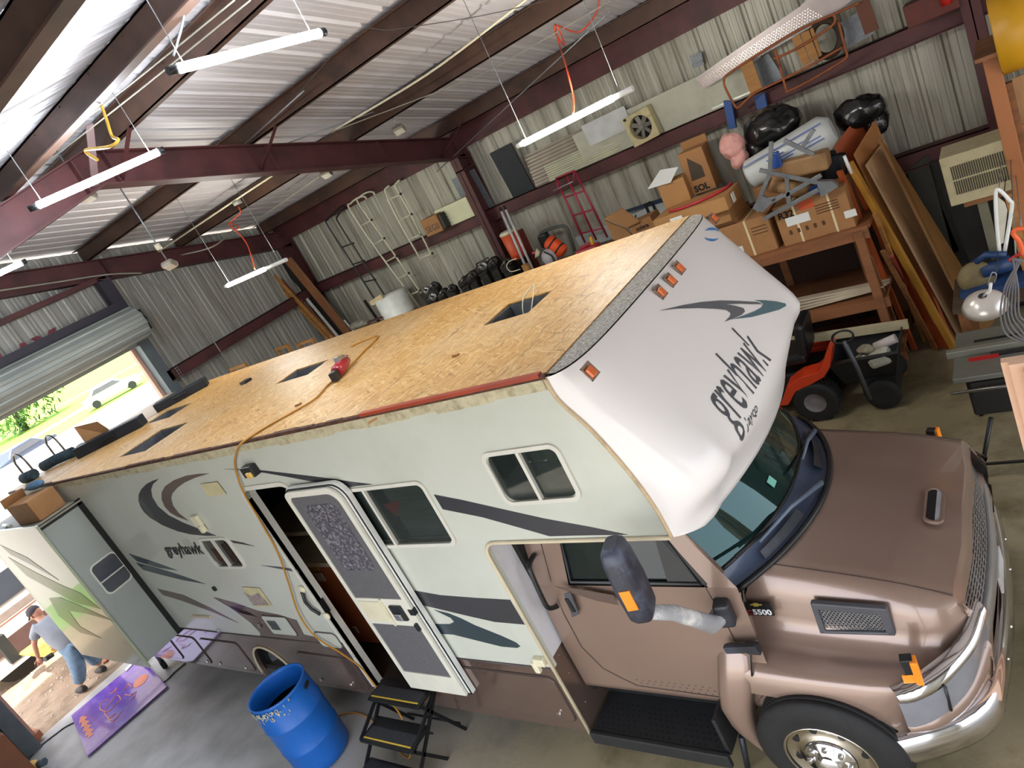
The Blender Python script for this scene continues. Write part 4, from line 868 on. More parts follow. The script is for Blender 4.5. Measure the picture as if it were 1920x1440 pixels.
# wheels
def truck_wheel(y, s, nm='front_wheel'):
    c = (.655, y, .43)
    ax = (0, -s, 0)
    prof_ = [(.245, .0), (.26, .012), (.33, .018), (.385, .01), (.41, -.01)]
    for i in range(5): prof_ += [(.43, -.02 - i * .036), (.43, -.045 - i * .036), (.42, -.047 - i * .036), (.42, -.054 - i * .036)]
    prof_ += [(.43, -.2), (.41, -.225), (.25, -.235)]
    w = build(nm, MB().lathe(prof_, c, ax, 56), rubber, RV)
    m = MB().lathe([(.25, .01), (.262, .016), (.266, .008), (.262, -.002), (.24, -.005), (.21, -.03), (.17, -.012), (.12, .012), (.1, .02)], c, ax, 40); r = build('rim', m, mat('polished_rim', '#cfc8bb', .16, 1, .06, 5), w)
    m = MB(); c0_ = Vector(c); 
    for i in range(8):
        a = 2 * PI * (i + .3) / 8; p = c0_ + V(math.cos(a) * .205, -s * -.022, math.sin(a) * .205); m.cyl(p + V(0, -s * -.004, 0), p + V(0, -s * .004, 0), .022, 14)
    build('rim_hole', m, black, r)
    m = MB().lathe([(.0, .075), (.05, .072), (.075, .055), (.085, .03), (.145, .02), (.15, .0)], c, ax, 32)
    for i in range(8):
        a = 2 * PI * i / 8; p = c0_ + V(math.cos(a) * .115, 0, math.sin(a) * .115); m.cyl(p, p + V(0, -s * .045, 0), .02, 8, .016)
    build('hub_cap', m, chrome, r)
truck_wheel(.0, 1); truck_wheel(2.54, -1)
m = MB(); P = [V(.64 + .46 * math.cos(t), 0, .4 + .46 * math.sin(t)) for t in [PI * i / 14 for i in range(15)]]
for y0, y1 in ((.16, .7), (1.84, 2.38)): m.loft([[p + V(0, y0, 0) for p in P], [p + V(0, y1, 0) for p in P]])
m.box(.2, 1.3, .7, 1.84, .3, .9); m.box(XB, 1.3, .55, 1.99, .35, .55); build('wheel_well', m, dark, RV)
m = MB().tube([S(1390, 1380, 'y', .12), S(1402, 1440, 'y', .12)], .02, 6); build('mud_flap', m, blk, RV)
# mirror on its arm
ma = S(1352, 1152, 'y', .17); mb_ = V(.13, -.28, 1.83)
m = MB().tube([ma + V(0, .12, 0), ma, ma + V(-.03, -.09, .01), mb_.lerp(ma, .35), mb_], [.05, .06, .055, .045, .04], 12); mi_ = build('mirror_arm', m, mat('worn_arm', '#9c9c9e', .7, 0, .2, 5, dirt='#e0dcd6', da=.95, ds=5), RV)
build('arm_base', MB().obox(ma + V(.03, .0, .02), (.1, .1, .17), RZ(10)), blk, mi_, bev=.02)
m = MB(); hd = []
for k, (z, w, d) in enumerate(((1.83, .03, .05), (1.845, .055, .08), (1.88, .07, .1), (2.05, .075, .11), (2.24, .07, .1), (2.3, .06, .09), (2.33, .035, .06))):
    ring = []
    for i in range(20):
        a = 2 * PI * i / 20; ca, sa = math.cos(a), math.sin(a); ring.append(V(.14, -.3, z) + RZ(14) @ V(math.copysign(abs(ca) ** .5, ca) * w, math.copysign(abs(sa) ** .5, sa) * d, 0))
    hd.append(ring)
m.loft(hd, close=True); m.face(range(20)); m.face(range(len(m.v) - 20, len(m.v))); mh = build('mirror_head', m, mat('mirror_black', '#2a2c38', .45, 0, .3, 5, dirt='#6a7087', da=.45, ds=7), RV)
p = S(1172, 1102, 'y', -.44); build('reflector', MB().obox((.163, -.405, 2.03), (.06, .014, .13), RZ(14)), mat('amber_bright', '#f08a1e'), mh, bev=.003)
# ============================================================ things on the roof, the slide-out and beside the motorhome
HZ = HR + .012
hose_m = mat('amber_hose', '#b07a24', .4, 0, .1, 8)
pts = [V(-3.22, 1.56, HZ + .07), V(-3.27, 1.78, HZ + .03), V(-3.2, 1.9, HZ + .01), V(-3.08, 1.75, HZ + .012), V(-2.93, 1.35, HZ + .012), V(-2.8, 1.05, HZ + .012)] + [S(u, v, 'z', HZ + .01) for u, v in ((615, 722), (590, 748), (550, 772), (500, 800), (465, 822), (450, 834))]
pts += [S(443, 850, 'y', -.03), S(441, 875, 'y', -.02), S(455, 920, 'y', -.035), S(487, 975, 'y', -.03), S(520, 1035, 'y', -.03), S(540, 1090, 'y', -.035), S(560, 1150, 'y', -.04), S(590, 1192, 'y', -.04), S(640, 1225, 'y', -.05), S(675, 1250, 'y', -.07), S(702, 1283, 'y', -.1)]
pts += [V(-3.0, -.22, .4), V(-2.95, -.34, .14), V(-3.1, -.36, .02), S(690, 1345, 'z', .012), S(640, 1340, 'z', .012), S(600, 1370, 'z', .012), V(-4.3, -.95, .012), V(-4.05, -1.0, .012), V(-3.85, -.92, .012), V(-3.95, -1.2, .012)]
m = MB().tube(curve(pts, 7), .0085, 8); one('air_hose', m, hose_m, 'amber air hose running over the roof edge and down the side past the entry door', 'hose')
# nail gun
gp_ = S(640, 693, 'z', HZ + .04)
ng = thing('nail_gun', (gp_.x, gp_.y, HZ), 'red and black pneumatic nail gun lying on the strand board roof', 'nail gun')
d = V(-.45, .85, 0).normalized(); redp = mat('red_plastic2', '#a01f2a', .35, 0, .1, coat=.4); sd2 = V(-d.y, d.x, 0)
c0_ = V(gp_.x, gp_.y, HZ + .06)
build('gun_body', MB().tube([c0_ - d * .12, c0_ - d * .08, c0_ + d * .08, c0_ + d * .2], [.045, .06, .055, .035], 12), redp, ng)
build('gun_handle', MB().tube([c0_ + d * .02 + sd2 * .03, c0_ + sd2 * .08 + d * .12, c0_ + sd2 * .06 + d * .3 + V(0, 0, .02)], [.03, .028, .024], 10), mat('grip_dark', '#35303a', .6), ng)
build('gun_nose', MB().obox(c0_ - d * .17 + V(0, 0, -.01), (.1, .06, .08), Matrix((d, sd2, V(0, 0, 1))).transposed()), black, ng, bev=.006)
build('magazine', MB().obox(c0_ + d * .08 + sd2 * -.0 + V(0, 0, .055), (.14, .05, .05), Matrix((d, sd2, V(0, 0, 1))).transposed() @ RY(15)), alu, ng, bev=.006)
build('hose_coupling', MB().cyl(c0_ + d * .3 + sd2 * .06 + V(0, 0, .02), c0_ + d * .37 + sd2 * .05, .012, 8), chrome, ng)
def toolcase(c, L, w, h, ang, label, extra=True, nm='tool_case'):
    r = thing(nm, (c[0], c[1], HZ), label, 'tool case'); M = RZ(ang); b0 = V(c[0], c[1], HZ + h / 2)
    build('case_shell', MB().obox(b0, (L, w, h), M), mat('case_black', '#1b2027', .5, 0, .2, 9), r, bev=.012)
    build('case_latch', MB().obox(b0 + M @ V(-L / 2 - .004, 0, 0), (.02, w * .3, h * .4), M), galv, r, bev=.003)
    build('case_handle', MB().obox(b0 + M @ V(0, -w / 2 - .02, .01), (L * .25, .03, .03), M), black, r, bev=.006); return r
a = S(345, 746, 'z', HZ); toolcase((a.x, a.y), .75, .22, .12, 52, 'long black tool case lying on the roof beyond the vent openings')
a = S(462, 717, 'z', HZ); one('roof_bracket', MB().box(a.x - .06, a.x + .06, a.y - .05, a.y + .05, HZ, HZ + .03), black, 'small square black fitting on the middle of the roof', 'bracket')
a = S(213, 826, 'z', HZ); toolcase((a.x, a.y), .95, .2, .14, 40, 'long dark tool bag with white tape on the roof behind the cardboard')
a = S(160, 846, 'z', HZ); one('cloth_bundle', MB().sphere((a.x, a.y, HZ + .06), .1, (1.3, 1, .6)).sphere((a.x - .12, a.y + .02, HZ + .05), .07, (1.2, 1, .7)), mat('dark_teal_cloth', '#263841', .9, 0, .3, 20), 'small dark cloth bundle beside the upright cardboard', 'cloth')
a = S(190, 835, 'z', HZ); m = MB().plate([V(a.x - .12, a.y - .1, HZ), V(a.x + .18, a.y + .18, HZ), V(a.x + .1, a.y + .1, HZ + .3), V(a.x - .25, a.y - .05, HZ + .36)], (.01, -.006, 0)); one('cardboard_piece', m, card, 'brown cardboard flap standing up on the rear of the roof', 'cardboard')
for (u, v), l in (((95, 880), 'dark ribbed rear tool roll beside the ladder rails'), ((62, 900), 'short black hose reel at the rear roof corner')):
    a = S(u, v, 'z', HZ); m = MB().tube([V(a.x - .12, a.y - .02, HZ + .07), V(a.x + .05, a.y + .1, HZ + .08), V(a.x + .3, a.y + .26, HZ + .07)] if u > 80 else [V(a.x - .1, a.y - .05, HZ + .07), V(a.x + .1, a.y + .03, HZ + .07)], .07, 10); one('tool_roll', m, mat('dark_teal_cloth', '#263841'), l, 'tool roll')
for i in range(3):
    u, v = ((855, 668), (560, 760), (700, 790))[i]; a = S(u, v, 'z', HZ); one('wood_chip', MB().obox((a.x, a.y, HZ + .008), (.06, .02, .012), RZ(30 * i)), wood, ('loose wood chip on the roof near its middle', 'loose wood chip beside the hose on the roof', 'dark nail sized splinter near the roof edge')[i], 'wood chip')
a = S(955, 590, 'z', HZ); one('loose_wire', MB().tube(curve([V(-1.05, 1.4, HR - .1), V(-1.02, 1.46, HZ + .03), V(-.95, 1.56, HZ + .09), V(-.93, 1.5, HZ + .05), V(-.95, 1.34, HZ - .1)], 6), .005, 6), cream, 'cream wire sticking out of the front roof vent opening', 'wire')
# on the slide-out roof
zs_ = 2.945
bx = S(105, 950, 'z', zs_)
m = MB().obox((-7.45, -.25, zs_ + .13), (.6, .32, .26), RZ(4)); cbx = thing('cardboard_box', (-7.45, -.25, zs_), 'brown cardboard box lying on top of the slide-out room', 'box'); build('carton', m, card, cbx, bev=.006)
build('carton_flap', MB().obox((-7.78, -.3, zs_ + .3), (.02, .26, .12), RY(20)), card, cbx)
one('blue_towel', MB().sphere((-7.55, -.1, zs_ + .33), .14, (1.6, .6, .35)), mat('blue_cloth', '#4a6a86', .9, 0, .3, 14), 'crumpled blue cloth over the box on the slide-out room', 'cloth')
one('black_bag', MB().sphere((-8.15, -.2, zs_ + .12), .12, (1.1, .9, .9)), mat('black_bag', '#15171c', .5, 0, .3, 9), 'small black bag at the rear of the slide-out roof', 'bag')
one('white_tube', MB().cyl((-8.35, -.42, zs_ + .025), (-7.95, -.46, zs_ + .025), .022, 10), white, 'short white tube on the edge of the slide-out roof', 'tube')
# blue barrel
B0 = V(-4.17, -.5, 0); br = thing('plastic_barrel', B0, 'open blue plastic barrel with scuffed rim standing on the floor', 'barrel')
bm_ = mat('blue_plastic', '#1560b4', .4, 0, .08, 3, dirt='#0d3f7d', da=.35, ds=3); R = .29
o = MB().lathe([(0, .0), (R - .03, .0), (R - .005, .03), (R, .1), (R + .004, .28), (R + .009, .29), (R + .004, .3), (R + .006, .58), (R + .012, .59), (R + .006, .6), (R, .8), (R - .008, .86), (R + .004, .885), (R - .012, .89), (R - .02, .86), (R - .015, .7), (R - .02, .05), (0, .04)], B0, n=48)
build('barrel_shell', o, bm_, br)
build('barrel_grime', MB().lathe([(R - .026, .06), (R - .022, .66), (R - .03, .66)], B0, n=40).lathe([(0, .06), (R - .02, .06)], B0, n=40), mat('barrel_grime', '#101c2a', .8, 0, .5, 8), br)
for a in (-2.3, .5):
    p = B0 + V(math.cos(a) * (R + .004), math.sin(a) * (R + .004), .8); build('hand_hole', MB().plate([p + RZ(math.degrees(a)) @ V(0, q.x, q.z) for q in rrect(-.05, .05, -.022, .022, .02)], RZ(math.degrees(a)) @ V(.004, 0, 0)), black, br)
m = MB(); random.seed(3)
for i in range(150):
    a = random.gauss(-1.35, .45); z = .86 - abs(random.gauss(0, .05)); w = random.uniform(.008, .03); h = random.uniform(.005, .016); rr_ = R + .0075
    q = [B0 + V(math.cos(a + dx) * rr_, math.sin(a + dx) * rr_, z + dz) for dx, dz in ((-w, -h), (w, -h * .4), (w * .8, h), (-w * .6, h * .8))]; m.add(q, [(0, 1, 2, 3)])
build('scuff', m, mat('scuff_pale', '#a7a58e', .8, 0, .3, 20), br)
# folding step stool
stp = thing('step_ladder', (-2.95, -.45, 0), 'black three tread folding step with yellow edge lines below the entry door', 'steps')
blm = mat('step_steel', '#17181a', .45, .3, .2, 9); tr = mat('tread_grip', '#2c2d30', .8, 0, .3, 60)
tz = [(.58, .0), (.375, -.27), (.17, -.54)]
for z, y in tz:
    t_ = build('tread', MB().box(-3.3, -2.62, y - .25, y + .02, z - .03, z), blm, stp, bev=.008)
    build('grip_pad', MB().box(-3.27, -2.65, y - .2, y - .09, z, z + .003), tr, t_)
    build('yellow_line', MB().box(-3.27, -2.65, y - .215, y - .203, z, z + .004), mat('yellow_line', '#d0b23c', .5), t_)
for x in (-3.31, -2.61):
    for q, r_ in (((x, .0, .56), (x, -.8, .0)), ((x, -.22, .56), (x, .02, .0)), ((x, -.5, .36), (x, -.28, .0)), ((x, -.02, .56), (x, -.5, .355)), ((x, -.76, .15), (x, -.55, .0))): build('leg', MB().beam(q, r_, .03, .018, (1, 0, 0)), blm, stp)
for z, y in ((.3, -.27), (.1, -.0)): build('cross_bar', MB().cyl((-3.31, y, z), (-2.61, y, z), .011, 8), blm, stp)
# purple board on the floor
sg_ = [S(u, v, 'z', .014) for u, v in ((137, 1345), (168, 1417), (313, 1290), (258, 1233))]
sb = thing('sign_board', (-8.9, -.7, 0), 'glossy purple sign board with orange writing lying on the floor by the door', 'sign')
build('board', MB().plate([V(-9.72, -.95, .02), V(-8.22, -1.33, .02), V(-8.04, -.22, .02), V(-9.55, .12, .02)], (0, 0, .012)), mat('purple_board', '#6f42b0', .2, .1, .12, 3, dirt='#9b78c4', da=.5, ds=4, coat=.5), sb)
om = mat('orange_ink', '#e2805c', .5); 
def bp_(u, v): return S(u, v, 'z', .0345)
m = MB()
for P in ([(205, 1310), (190, 1318), (188, 1330), (204, 1334), (215, 1322), (226, 1312), (220, 1304), (208, 1316), (196, 1336), (206, 1346), (216, 1338)], [(205, 1300), (214, 1298), (218, 1290), (210, 1300)], [(198, 1340), (212, 1352), (228, 1334)], [(248, 1290), (240, 1282), (236, 1290), (232, 1294)], [(252, 1298), (246, 1304), (234, 1302)], [(255, 1296), (252, 1306), (246, 1312)]): m.tube(curve([bp_(u, v) for u, v in P], 4), .007, 4)
build('script_writing', m, om, sb)
m = MB(); c_ = [bp_(264, 1276) + (bp_(274, 1264) - bp_(264, 1276)) * 0 + ((bp_(282, 1264) - bp_(256, 1288)) * .5 * math.cos(t) + (bp_(262, 1270) - bp_(272, 1280)) * .5 * math.sin(t)) for t in [2 * PI * i / 20 for i in range(20)]]; m.plate(c_, (0, 0, .001)); build('orange_figure', m, om, sb)
m = MB()
for i in range(14): a = bp_(153, 1345).lerp(bp_(171, 1382), i / 14); m.obox(a, (.05, .05 + .03 * (i % 3), .002), RZ(-12))
build('small_writing', m, om, sb)
one('white_strip', MB().plate([S(u, v, 'z', .034) for u, v in ((237, 1259), (257, 1238), (254, 1236), (235, 1255))], (0, 0, .01)), white, 'white offcut strip lying on the purple sign board', 'strip')
# black cable along the floor
one('floor_cable', MB().tube(curve([S(u, v, 'z', .0095) for u, v in ((348, 1243), (330, 1258), (314, 1274), (300, 1282), (225, 1318), (136, 1356), (105, 1376), (70, 1405), (45, 1440), (20, 1500))], 5), .009, 6), black, 'black cable lying on the floor beside the purple sign board', 'cable')
for (x, y), l in (((-9.0, -.52), 'left one of the two black castor jacks under the slide-out room'), ((-8.55, -.05), 'right one of the two black castor jacks under the slide-out room')):
    a = S(267 if x < -8.8 else 307, 1238 if x < -8.8 else 1246, 'z', .07); j = thing('castor_jack', (a.x, a.y, 0), l, 'castor', 'castor jacks'); build('wheel', MB().lathe([(0, -.03), (.07, -.03), (.08, 0), (.07, .03), (0, .03)], (a.x, a.y, .08), (.4, 1, 0), 18), rubber, j); build('fork', MB().tube([V(a.x, a.y, .1), V(a.x, a.y, .3), V(a.x, a.y + .1, .36)], .03, 8), galv, j)
# ============================================================ lights, wires and cords under the roof
tubem = mat('tube_glow', '#ffffff', .4, emit=(.80, .9, 1), es=85.); tubew = mat('tube_glow_warm', '#ffffff', .4, emit=(1, .97, .88), es=70.)
def hang(m, a, zt): m.cyl(a, (a[0], a[1], zt), .003, 4)
def tube_light(a, b_, label, em, house, r=.028, lit=1.):
    a, b_ = Vector(a), Vector(b_); d = (b_ - a).normalized(); t = thing('tube_light', (a + b_) / 2, label, 'light', 'hanging tube lights')
    build('diffuser', MB().tube([a.lerp(b_, .02), a.lerp(b_, lit)], r, 12), em, t); build('end_cap', MB().cyl(a - d * .05, a.lerp(b_, .02), r * .9, 10), house, t); build('end_cap', MB().cyl(a.lerp(b_, lit), b_ + d * .05, r * .95, 10), house, t)
    for q in (.06, .94):
        p = a.lerp(b_, q); build('hanger', MB().cyl(p, (p.x, p.y, roofz(p.y) - .05), .0035, 5), galv, t)
blk_ = black
tube_light((-1.37, 0.0, 5.47), (-1.3, 1.11, 5.47), 'bright white tube light highest in the picture, under the ridge', tubem, blk_)
tube_light((-3.75, .03, 5.47), (-3.24, .88, 5.47), 'bluish white tube light hanging in front of the tapered rafter', tubem, blk_)
tube_light((-6.9, -.1, 5.46), (-6.35, .78, 5.46), 'tube light cut off by the left edge of the picture', tubem, blk_)
tube_light((-1.62, 3.3, 4.225), (-.43, 3.3, 4.235), 'warm white tube light hanging before the far wall panels', tubew, white, lit=.87)
tube_light((-7.15, 3.3, 4.265), (-5.7, 3.3, 4.23), 'warm white tube light hanging near the leaning boards at the far corner', tubew, white, lit=.68)
def pz(u, v, dz=.0):  # point where the sight line meets the plane of the purlin undersides
    d = RW.transposed() @ Vector(((u - 960) / F, (v - 720) / F, 1)); z0 = S0 - .235 + dz
    t = (z0 + SL * (YW - CP.y) - CP.z) / (d.z + SL * d.y); return CP + d * t
for (u, v), z, l in (((748, 243), 4.95, 'square flood light hanging below the fourth purlin, above the rafter'), ((612, 326), 4.78, 'flood light just below the rafter'), ((318, 496), 4.8, 'flood light beside the conduit bend at the end wall'), ((163, 368), 5.1, 'dim flood light left under the ridge')):
    p = S(u, v, 'z', z); 
    if u == 163: p = S(u, v, 'x', -5.1)
    elif u in (748, 612): p = pz(u, v, -.08)
    elif p.y > 5.6 or p.x < -9.6: p = S(u, v, 'y', 4.6) if u != 318 else S(u, v, 'x', -9.4)
    t = thing('flood_light', p, l, 'light'); M = RZ(25) @ RX(-35)
    build('housing', MB().obox(p, (.16, .13, .07), M), mat('flood_housing', '#8a8272', .5, .2), t, bev=.02); build('lens', MB().obox(p + M @ V(0, 0, -.037), (.13, .1, .006), M), mat('flood_lens', '#cfc9b8', .3), t)
    build('stem', MB().cyl(p, (p.x, p.y, roofz(p.y) - .02), .01, 6), galv, t); build('junction_box', MB().cyl((p.x, p.y, min(p.z + .2, roofz(p.y) - .1)), (p.x, p.y, min(p.z + .27, roofz(p.y) - .03)), .035, 10), cream, t)
wire_g = mat('cable_grey', '#8d8a7c', .5)
def wire(name, pts, r, mt, label, cat='cable', k=6): return one(name, MB().tube(curve(pts, k), r, 6), mt, label, cat)
wire('conduit', [pz(620, 248), pz(800, 140), pz(985, 0), pz(1060, -50)], .013, cream, 'cream conduit running along the third purlin, right of the rafter')
wire('conduit', [pz(510, 330), pz(440, 376), pz(300, 470), pz(265, 490), pz(266, 510)], .013, cream, 'cream conduit along the purlin left of the rafter, down to the end wall')
wire('cable', [S(266, 512, 'x', -9.6), S(200, 515, 'x', -9.6), S(100, 530, 'x', -9.6), S(0, 545, 'x', -9.6), S(-40, 552, 'x', -9.6)], .014, wire_g, 'grey conduit running level above the roll-up door')
wire('cable', [S(268, 515, 'x', -9.6), S(280, 525, 'x', -9.6), S(335, 560, 'x', -9.62), S(390, 625, 'x', -9.62), S(437, 697, 'x', -9.62)], .013, wire_g, 'grey drop cable running down the end wall panels')
wire('cable', [S(340, 478, 'x', -9.0), S(400, 462, 'x', -8.5), pz(440, 430), pz(470, 420), pz(600, 330, -.05)], .012, wire_g, 'wavy grey cable looping to the fourth purlin')
wire('cable', [pz(620, 248, -.05), pz(760, 195, -.05), pz(900, 140, -.05), pz(1000, 85, -.06), pz(1130, 10, -.05), pz(1160, -10)], .006, wire_g, 'thin grey cable sagging across the purlins to the right')
wire('cable', [pz(555, 180, -.03), pz(665, 65, -.03), pz(740, 55, -.06), pz(900, 30, -.06), pz(1030, 0, -.05)], .004, mat('thin_dark_wire', '#3c3530', .6), 'thin dark wire crossing under the second purlin')
for i, (q, w) in enumerate((((0, 372), (470, 0)), ((60, 300), (440, 0)))):
    wire('guy_wire', [pz(*q, dz=-.06), pz((q[0] + w[0]) / 2, (q[1] + w[1]) / 2 + 4, dz=-.09), pz(*w, dz=-.06)], .006, wire_g, ('lower', 'upper')[i] + ' one of the two grey wires under the ridge at top left', 'wire')
for q, w, l in (((910, 275), (1145, 20), 'bracing rod from the column head towards the upper right'), ((480, 290), (700, 210), 'short bracing rod with an eye beside the rafter'), ((445, 283), (570, 170), 'bracing rod running left of the rafter to the second purlin')):
    a, b_ = pz(*q, dz=.02), pz(*w, dz=.02); a.y = min(a.y, 6.5); one('bracing_rod', MB().cyl(a, b_, .008, 6), galv, l, 'rod')
for q, l in ((((935, 100), (978, 262)), 'left suspension wire of the warm tube light'), (((1105, 45), (1165, 180)), 'right suspension wire of the warm tube light')): pass
wire('orange_cable', [pz(1125, -20), pz(1118, 25), pz(1085, 60), pz(1045, 48), pz(1042, 62, -.05), pz(1058, 85, -.1), pz(1048, 55, -.1), pz(1040, 48), pz(1050, 88, -.12), S(1060, 120, 'y', 3.6), S(1075, 180, 'y', 3.45), S(1075, 213, 'y', 3.3)], .008, cord_o, 'orange cord looped under the purlins above the warm tube light', 'cord')
wire('orange_cable', [pz(447, 388), pz(450, 400, -.1), pz(430, 420, -.15), pz(440, 432, -.18), pz(448, 425, -.15), pz(428, 418, -.15), S(450, 440, 'x', -6.9), S(465, 462, 'x', -6.6), S(478, 505, 'x', -6.4)], .008, cord_o, 'orange cord hanging below the round box near the end wall', 'cord')
a = pz(443, 376); one('junction_box', MB().cyl(a, a + V(0, 0, -.06), .07, 14), mat('box_grey', '#8d8a80', .5), 'round grey junction box on the conduit with the orange cord', 'junction box')
wire('yellow_cable', [S(190, 197, 'y', .4), S(200, 225, 'y', .4), S(210, 255, 'y', .4), S(222, 262, 'y', .35), S(205, 275, 'y', .3), S(160, 282, 'y', .3), S(183, 300, 'y', .3)], .012, mat('yellow_cord', '#c9a23a', .5), 'yellow cord dangling at the ridge, left of the bluish tube light', 'cord')
wire('chain_hanger', [S(345, 25, 'y', .4), S(338, 60, 'y', .35), S(325, 105, 'y', .3)], .008, galv, 'short chain hanging near the left end of the highest tube light', 'chain')
for x0 in (-4.84,):
    for (ya, sg1) in ((.75, 1), (.75, -1)):
        trim(MB().beam((x0 + .09 * sg1, 1.1, 5.66), (x0 + .75 * sg1, 1.0 if sg1 > 0 else 1.38, 6.02), .07, .01), mat('dusty_mauve', '#75605f', .6), 'flat mauve brace at the ridge')
# ============================================================ along the far wall
def zq(P, x0, y0, k): return [(x0 + a / k, y0 + b / k) for a, b in P]
GT = 3.472
def fbox(name, a, b_, y0, y1, mt, label, cat, z0=None, bev=.006, **k):  # box from two opposite front corners in the picture at depth y0
    p, q = S(*a, 'y', y0), S(*b_, 'y', y0); z0 = min(p.z, q.z) if z0 is None else z0
    return one(name, MB().box(min(p.x, q.x), max(p.x, q.x), y0, y1, z0, max(p.z, q.z)), mt, label, cat, bev=bev, **k)
# things standing on the upper girt
ribc = mat('ribbed_cream', '#cfcfae', .5, .1, .06, 6)
m = MB().box(-5.72, -4.98, 6.5, 6.72, GT, 3.8)
for i in range(6): m.box(-5.72, -4.98, 6.485, 6.5, GT + .015 + i * .054, GT + .045 + i * .054)
v = thing('vent_box', (-5.35, 6.6, GT), 'cream ribbed metal box standing on the upper girt left of the column', 'box'); build('ribbed_shell', m, ribc, v); build('box_end', MB().box(-4.98, -4.95, 6.48, 6.73, GT, 3.83), mat('rusty_brown', '#6a4026', .7, 0, .3, 8), v)
v = thing('cardboard_carton', (-5.78, 6.45, GT), 'small brown carton with black lettering in front of the cream ribbed box', 'box'); build('carton', MB().box(-5.98, -5.6, 6.34, 6.6, GT, 3.76), card, v, bev=.008); build('lettering', fit(text('SEG0', .14), (-5.93, 6.336, 3.53), (1, 0, 0), (0, 0, 1), .3), black, v); build('black_wrap', MB().box(-5.59, -5.52, 6.36, 6.6, GT, 3.74), black, v, bev=.02)
one('metal_sheet', MB().obox((-4.68 - .3, 6.7, 3.8), (.5, .02, .66), RX(6)), mat('dusty_galv', '#767a80', .45, .4, .2, 30), 'grey galvanised sheet standing on the girt left of the column', 'sheet')
one('dark_sheet', MB().obox((-4.1, 6.68, 3.85), (.42, .03, .76), RX(6)), mat('dark_navy', '#23282d', .6, 0, .2, 9), 'dark navy board standing on the girt right of the column', 'board')
def sheet(name, x0, x1, z0, z1, y, mt, label, amp=.015, n=10, tilt=0):
    P = [(z0 + (z1 - z0) * i / (4 * n), amp * (1 if (i % 4) in (1, 2) else 0)) for i in range(4 * n + 1)]
    return one(name, MB().loft([[V(x0, y - h + (z - z0) * .08, z + tilt * 0) for z, h in P], [V(x1, y - h + (z - z0) * .08, z + tilt) for z, h in P]], smooth=False), mt, label, 'sheet', solid=.004)
sheet('corrugated_sheet', -3.85, -2.72, GT, 3.97, 6.72, mat('clear_corrugated', '#9d9183', .35, .1, .15, 4), 'stack of tan corrugated sheets on the girt beside the dark panel', n=5)
sheet('corrugated_sheet', -3.55, -2.3, GT, 3.72, 6.66, mat('clear_corrugated2', '#b7b59c', .35, .1, .15, 4), 'lower pale corrugated sheet below the warm tube light', n=4)
lp = thing('long_sheet', (-1.6, 6.66, GT), 'long off white panel lying on its edge along the upper girt behind the box fan', 'panel'); build('panel_sheet', MB().obox((-1.55, 6.66, 3.71), (2.7, .02, .47), RX(5)), mat('offwhite_sheet', '#b8b7a6', .5, .1, .08, 2, dirt='#99917b', da=.4), lp)
build('upper_sheet', MB().obox((-2.35, 6.62, 3.86), (.7, .015, .3), RX(5)), mat('paler_sheet', '#c3c5c4', .5), lp)
sheet('corrugated_sheet', -.95, -.4, GT, 3.86, 6.68, mat('bright_corrugated', '#d6d7cc', .3, .3, .05, 5), 'bright ribbed sheet end at the left of the wooden stretcher', n=4)
fn = thing('box_fan', (-1.8, 6.45, GT), 'old cream square fan with round grille on the upper girt', 'fan'); fm = mat('aged_cream', '#b9ad84', .55, 0, .12, 8, dirt='#6c5c3c', da=.5, ds=9); fc = V(-1.83, 6.46, 3.675)
M = RY(-4)
build('fan_frame', MB().plate([fc + M @ V(p.x, 0, p.z) for p in rrect(-.2, .2, -.2, .2, .02)], (0, .14, 0), [[fc + M @ V(p.x, 0, p.z) for p in circ((0, 0, 0), .155, (0, 1, 0), 28)]]), fm, fn, bev=.006)
build('fan_back', MB().cyl(fc + V(0, .12, 0), fc + V(0, .13, 0), .16, 28), dark, fn)
for i in range(7): a = 2 * PI * i / 7; build('fan_blade', MB().obox(fc + V(math.cos(a) * .085, .06, math.sin(a) * .085), (.12, .01, .055), Matrix.Rotation(-a, 3, 'Y') @ RX(25)), mat('blade_grey', '#77726a', .5), fn)
build('fan_hub', MB().cyl(fc + V(0, .02, 0), fc + V(0, .08, 0), .03, 14), mat('blade_grey', '#77726a'), fn); build('fan_knob', MB().cyl(fc + V(-.165, -.02, .165), fc + V(-.165, 0, .165), .018, 10), black, fn)
# chequer plate
cpm = mat('chequer_plate', '#958b89', .35, .5, .08, 5); Pq = [S(u, v, 'y', 6.42) for u, v in ((1304, 146), (1316, 168), (1560, 28), (1640, -30), (1540, -30), (1500, 12))]
dp = thing('chequer_plate', Pq[0], 'long bright chequer plate strip leaning on the wall above the wooden stretcher', 'metal plate'); build('plate_sheet', MB().plate(Pq, (0, .006, 0)), cpm, dp)
m = MB(); a0, a1, b0, b1 = S(1310, 152, 'y', 6.415), S(1515, 14, 'y', 6.415), S(1320, 163, 'y', 6.415), S(1545, 30, 'y', 6.415)
for i in range(46):
    for j in range(6):
        c = a0.lerp(a1, (i + .5) / 46).lerp(b0.lerp(b1, (i + .5) / 46), (j + .5) / 6); s_ = 1 if (i + j) % 2 else -1; m.obox(c, (.022, .003, .007), RY(-45 * s_ - 0))
build('raised_tread', m, mat('tread_bright', '#e0d6d2', .2, .8), dp)
one('wall_vent', MB().obox(S(1307, 113, 'y', 6.76), (.15, .02, .15), RY(6)).obox(S(1307, 106, 'y', 6.74), (.13, .02, .02), RY(6)).obox(S(1308, 118, 'y', 6.74), (.13, .02, .02), RY(6)), mat('dusty_galv', '#767a80'), 'small slotted metal plate on the wall panels above the chequer plate', 'vent')
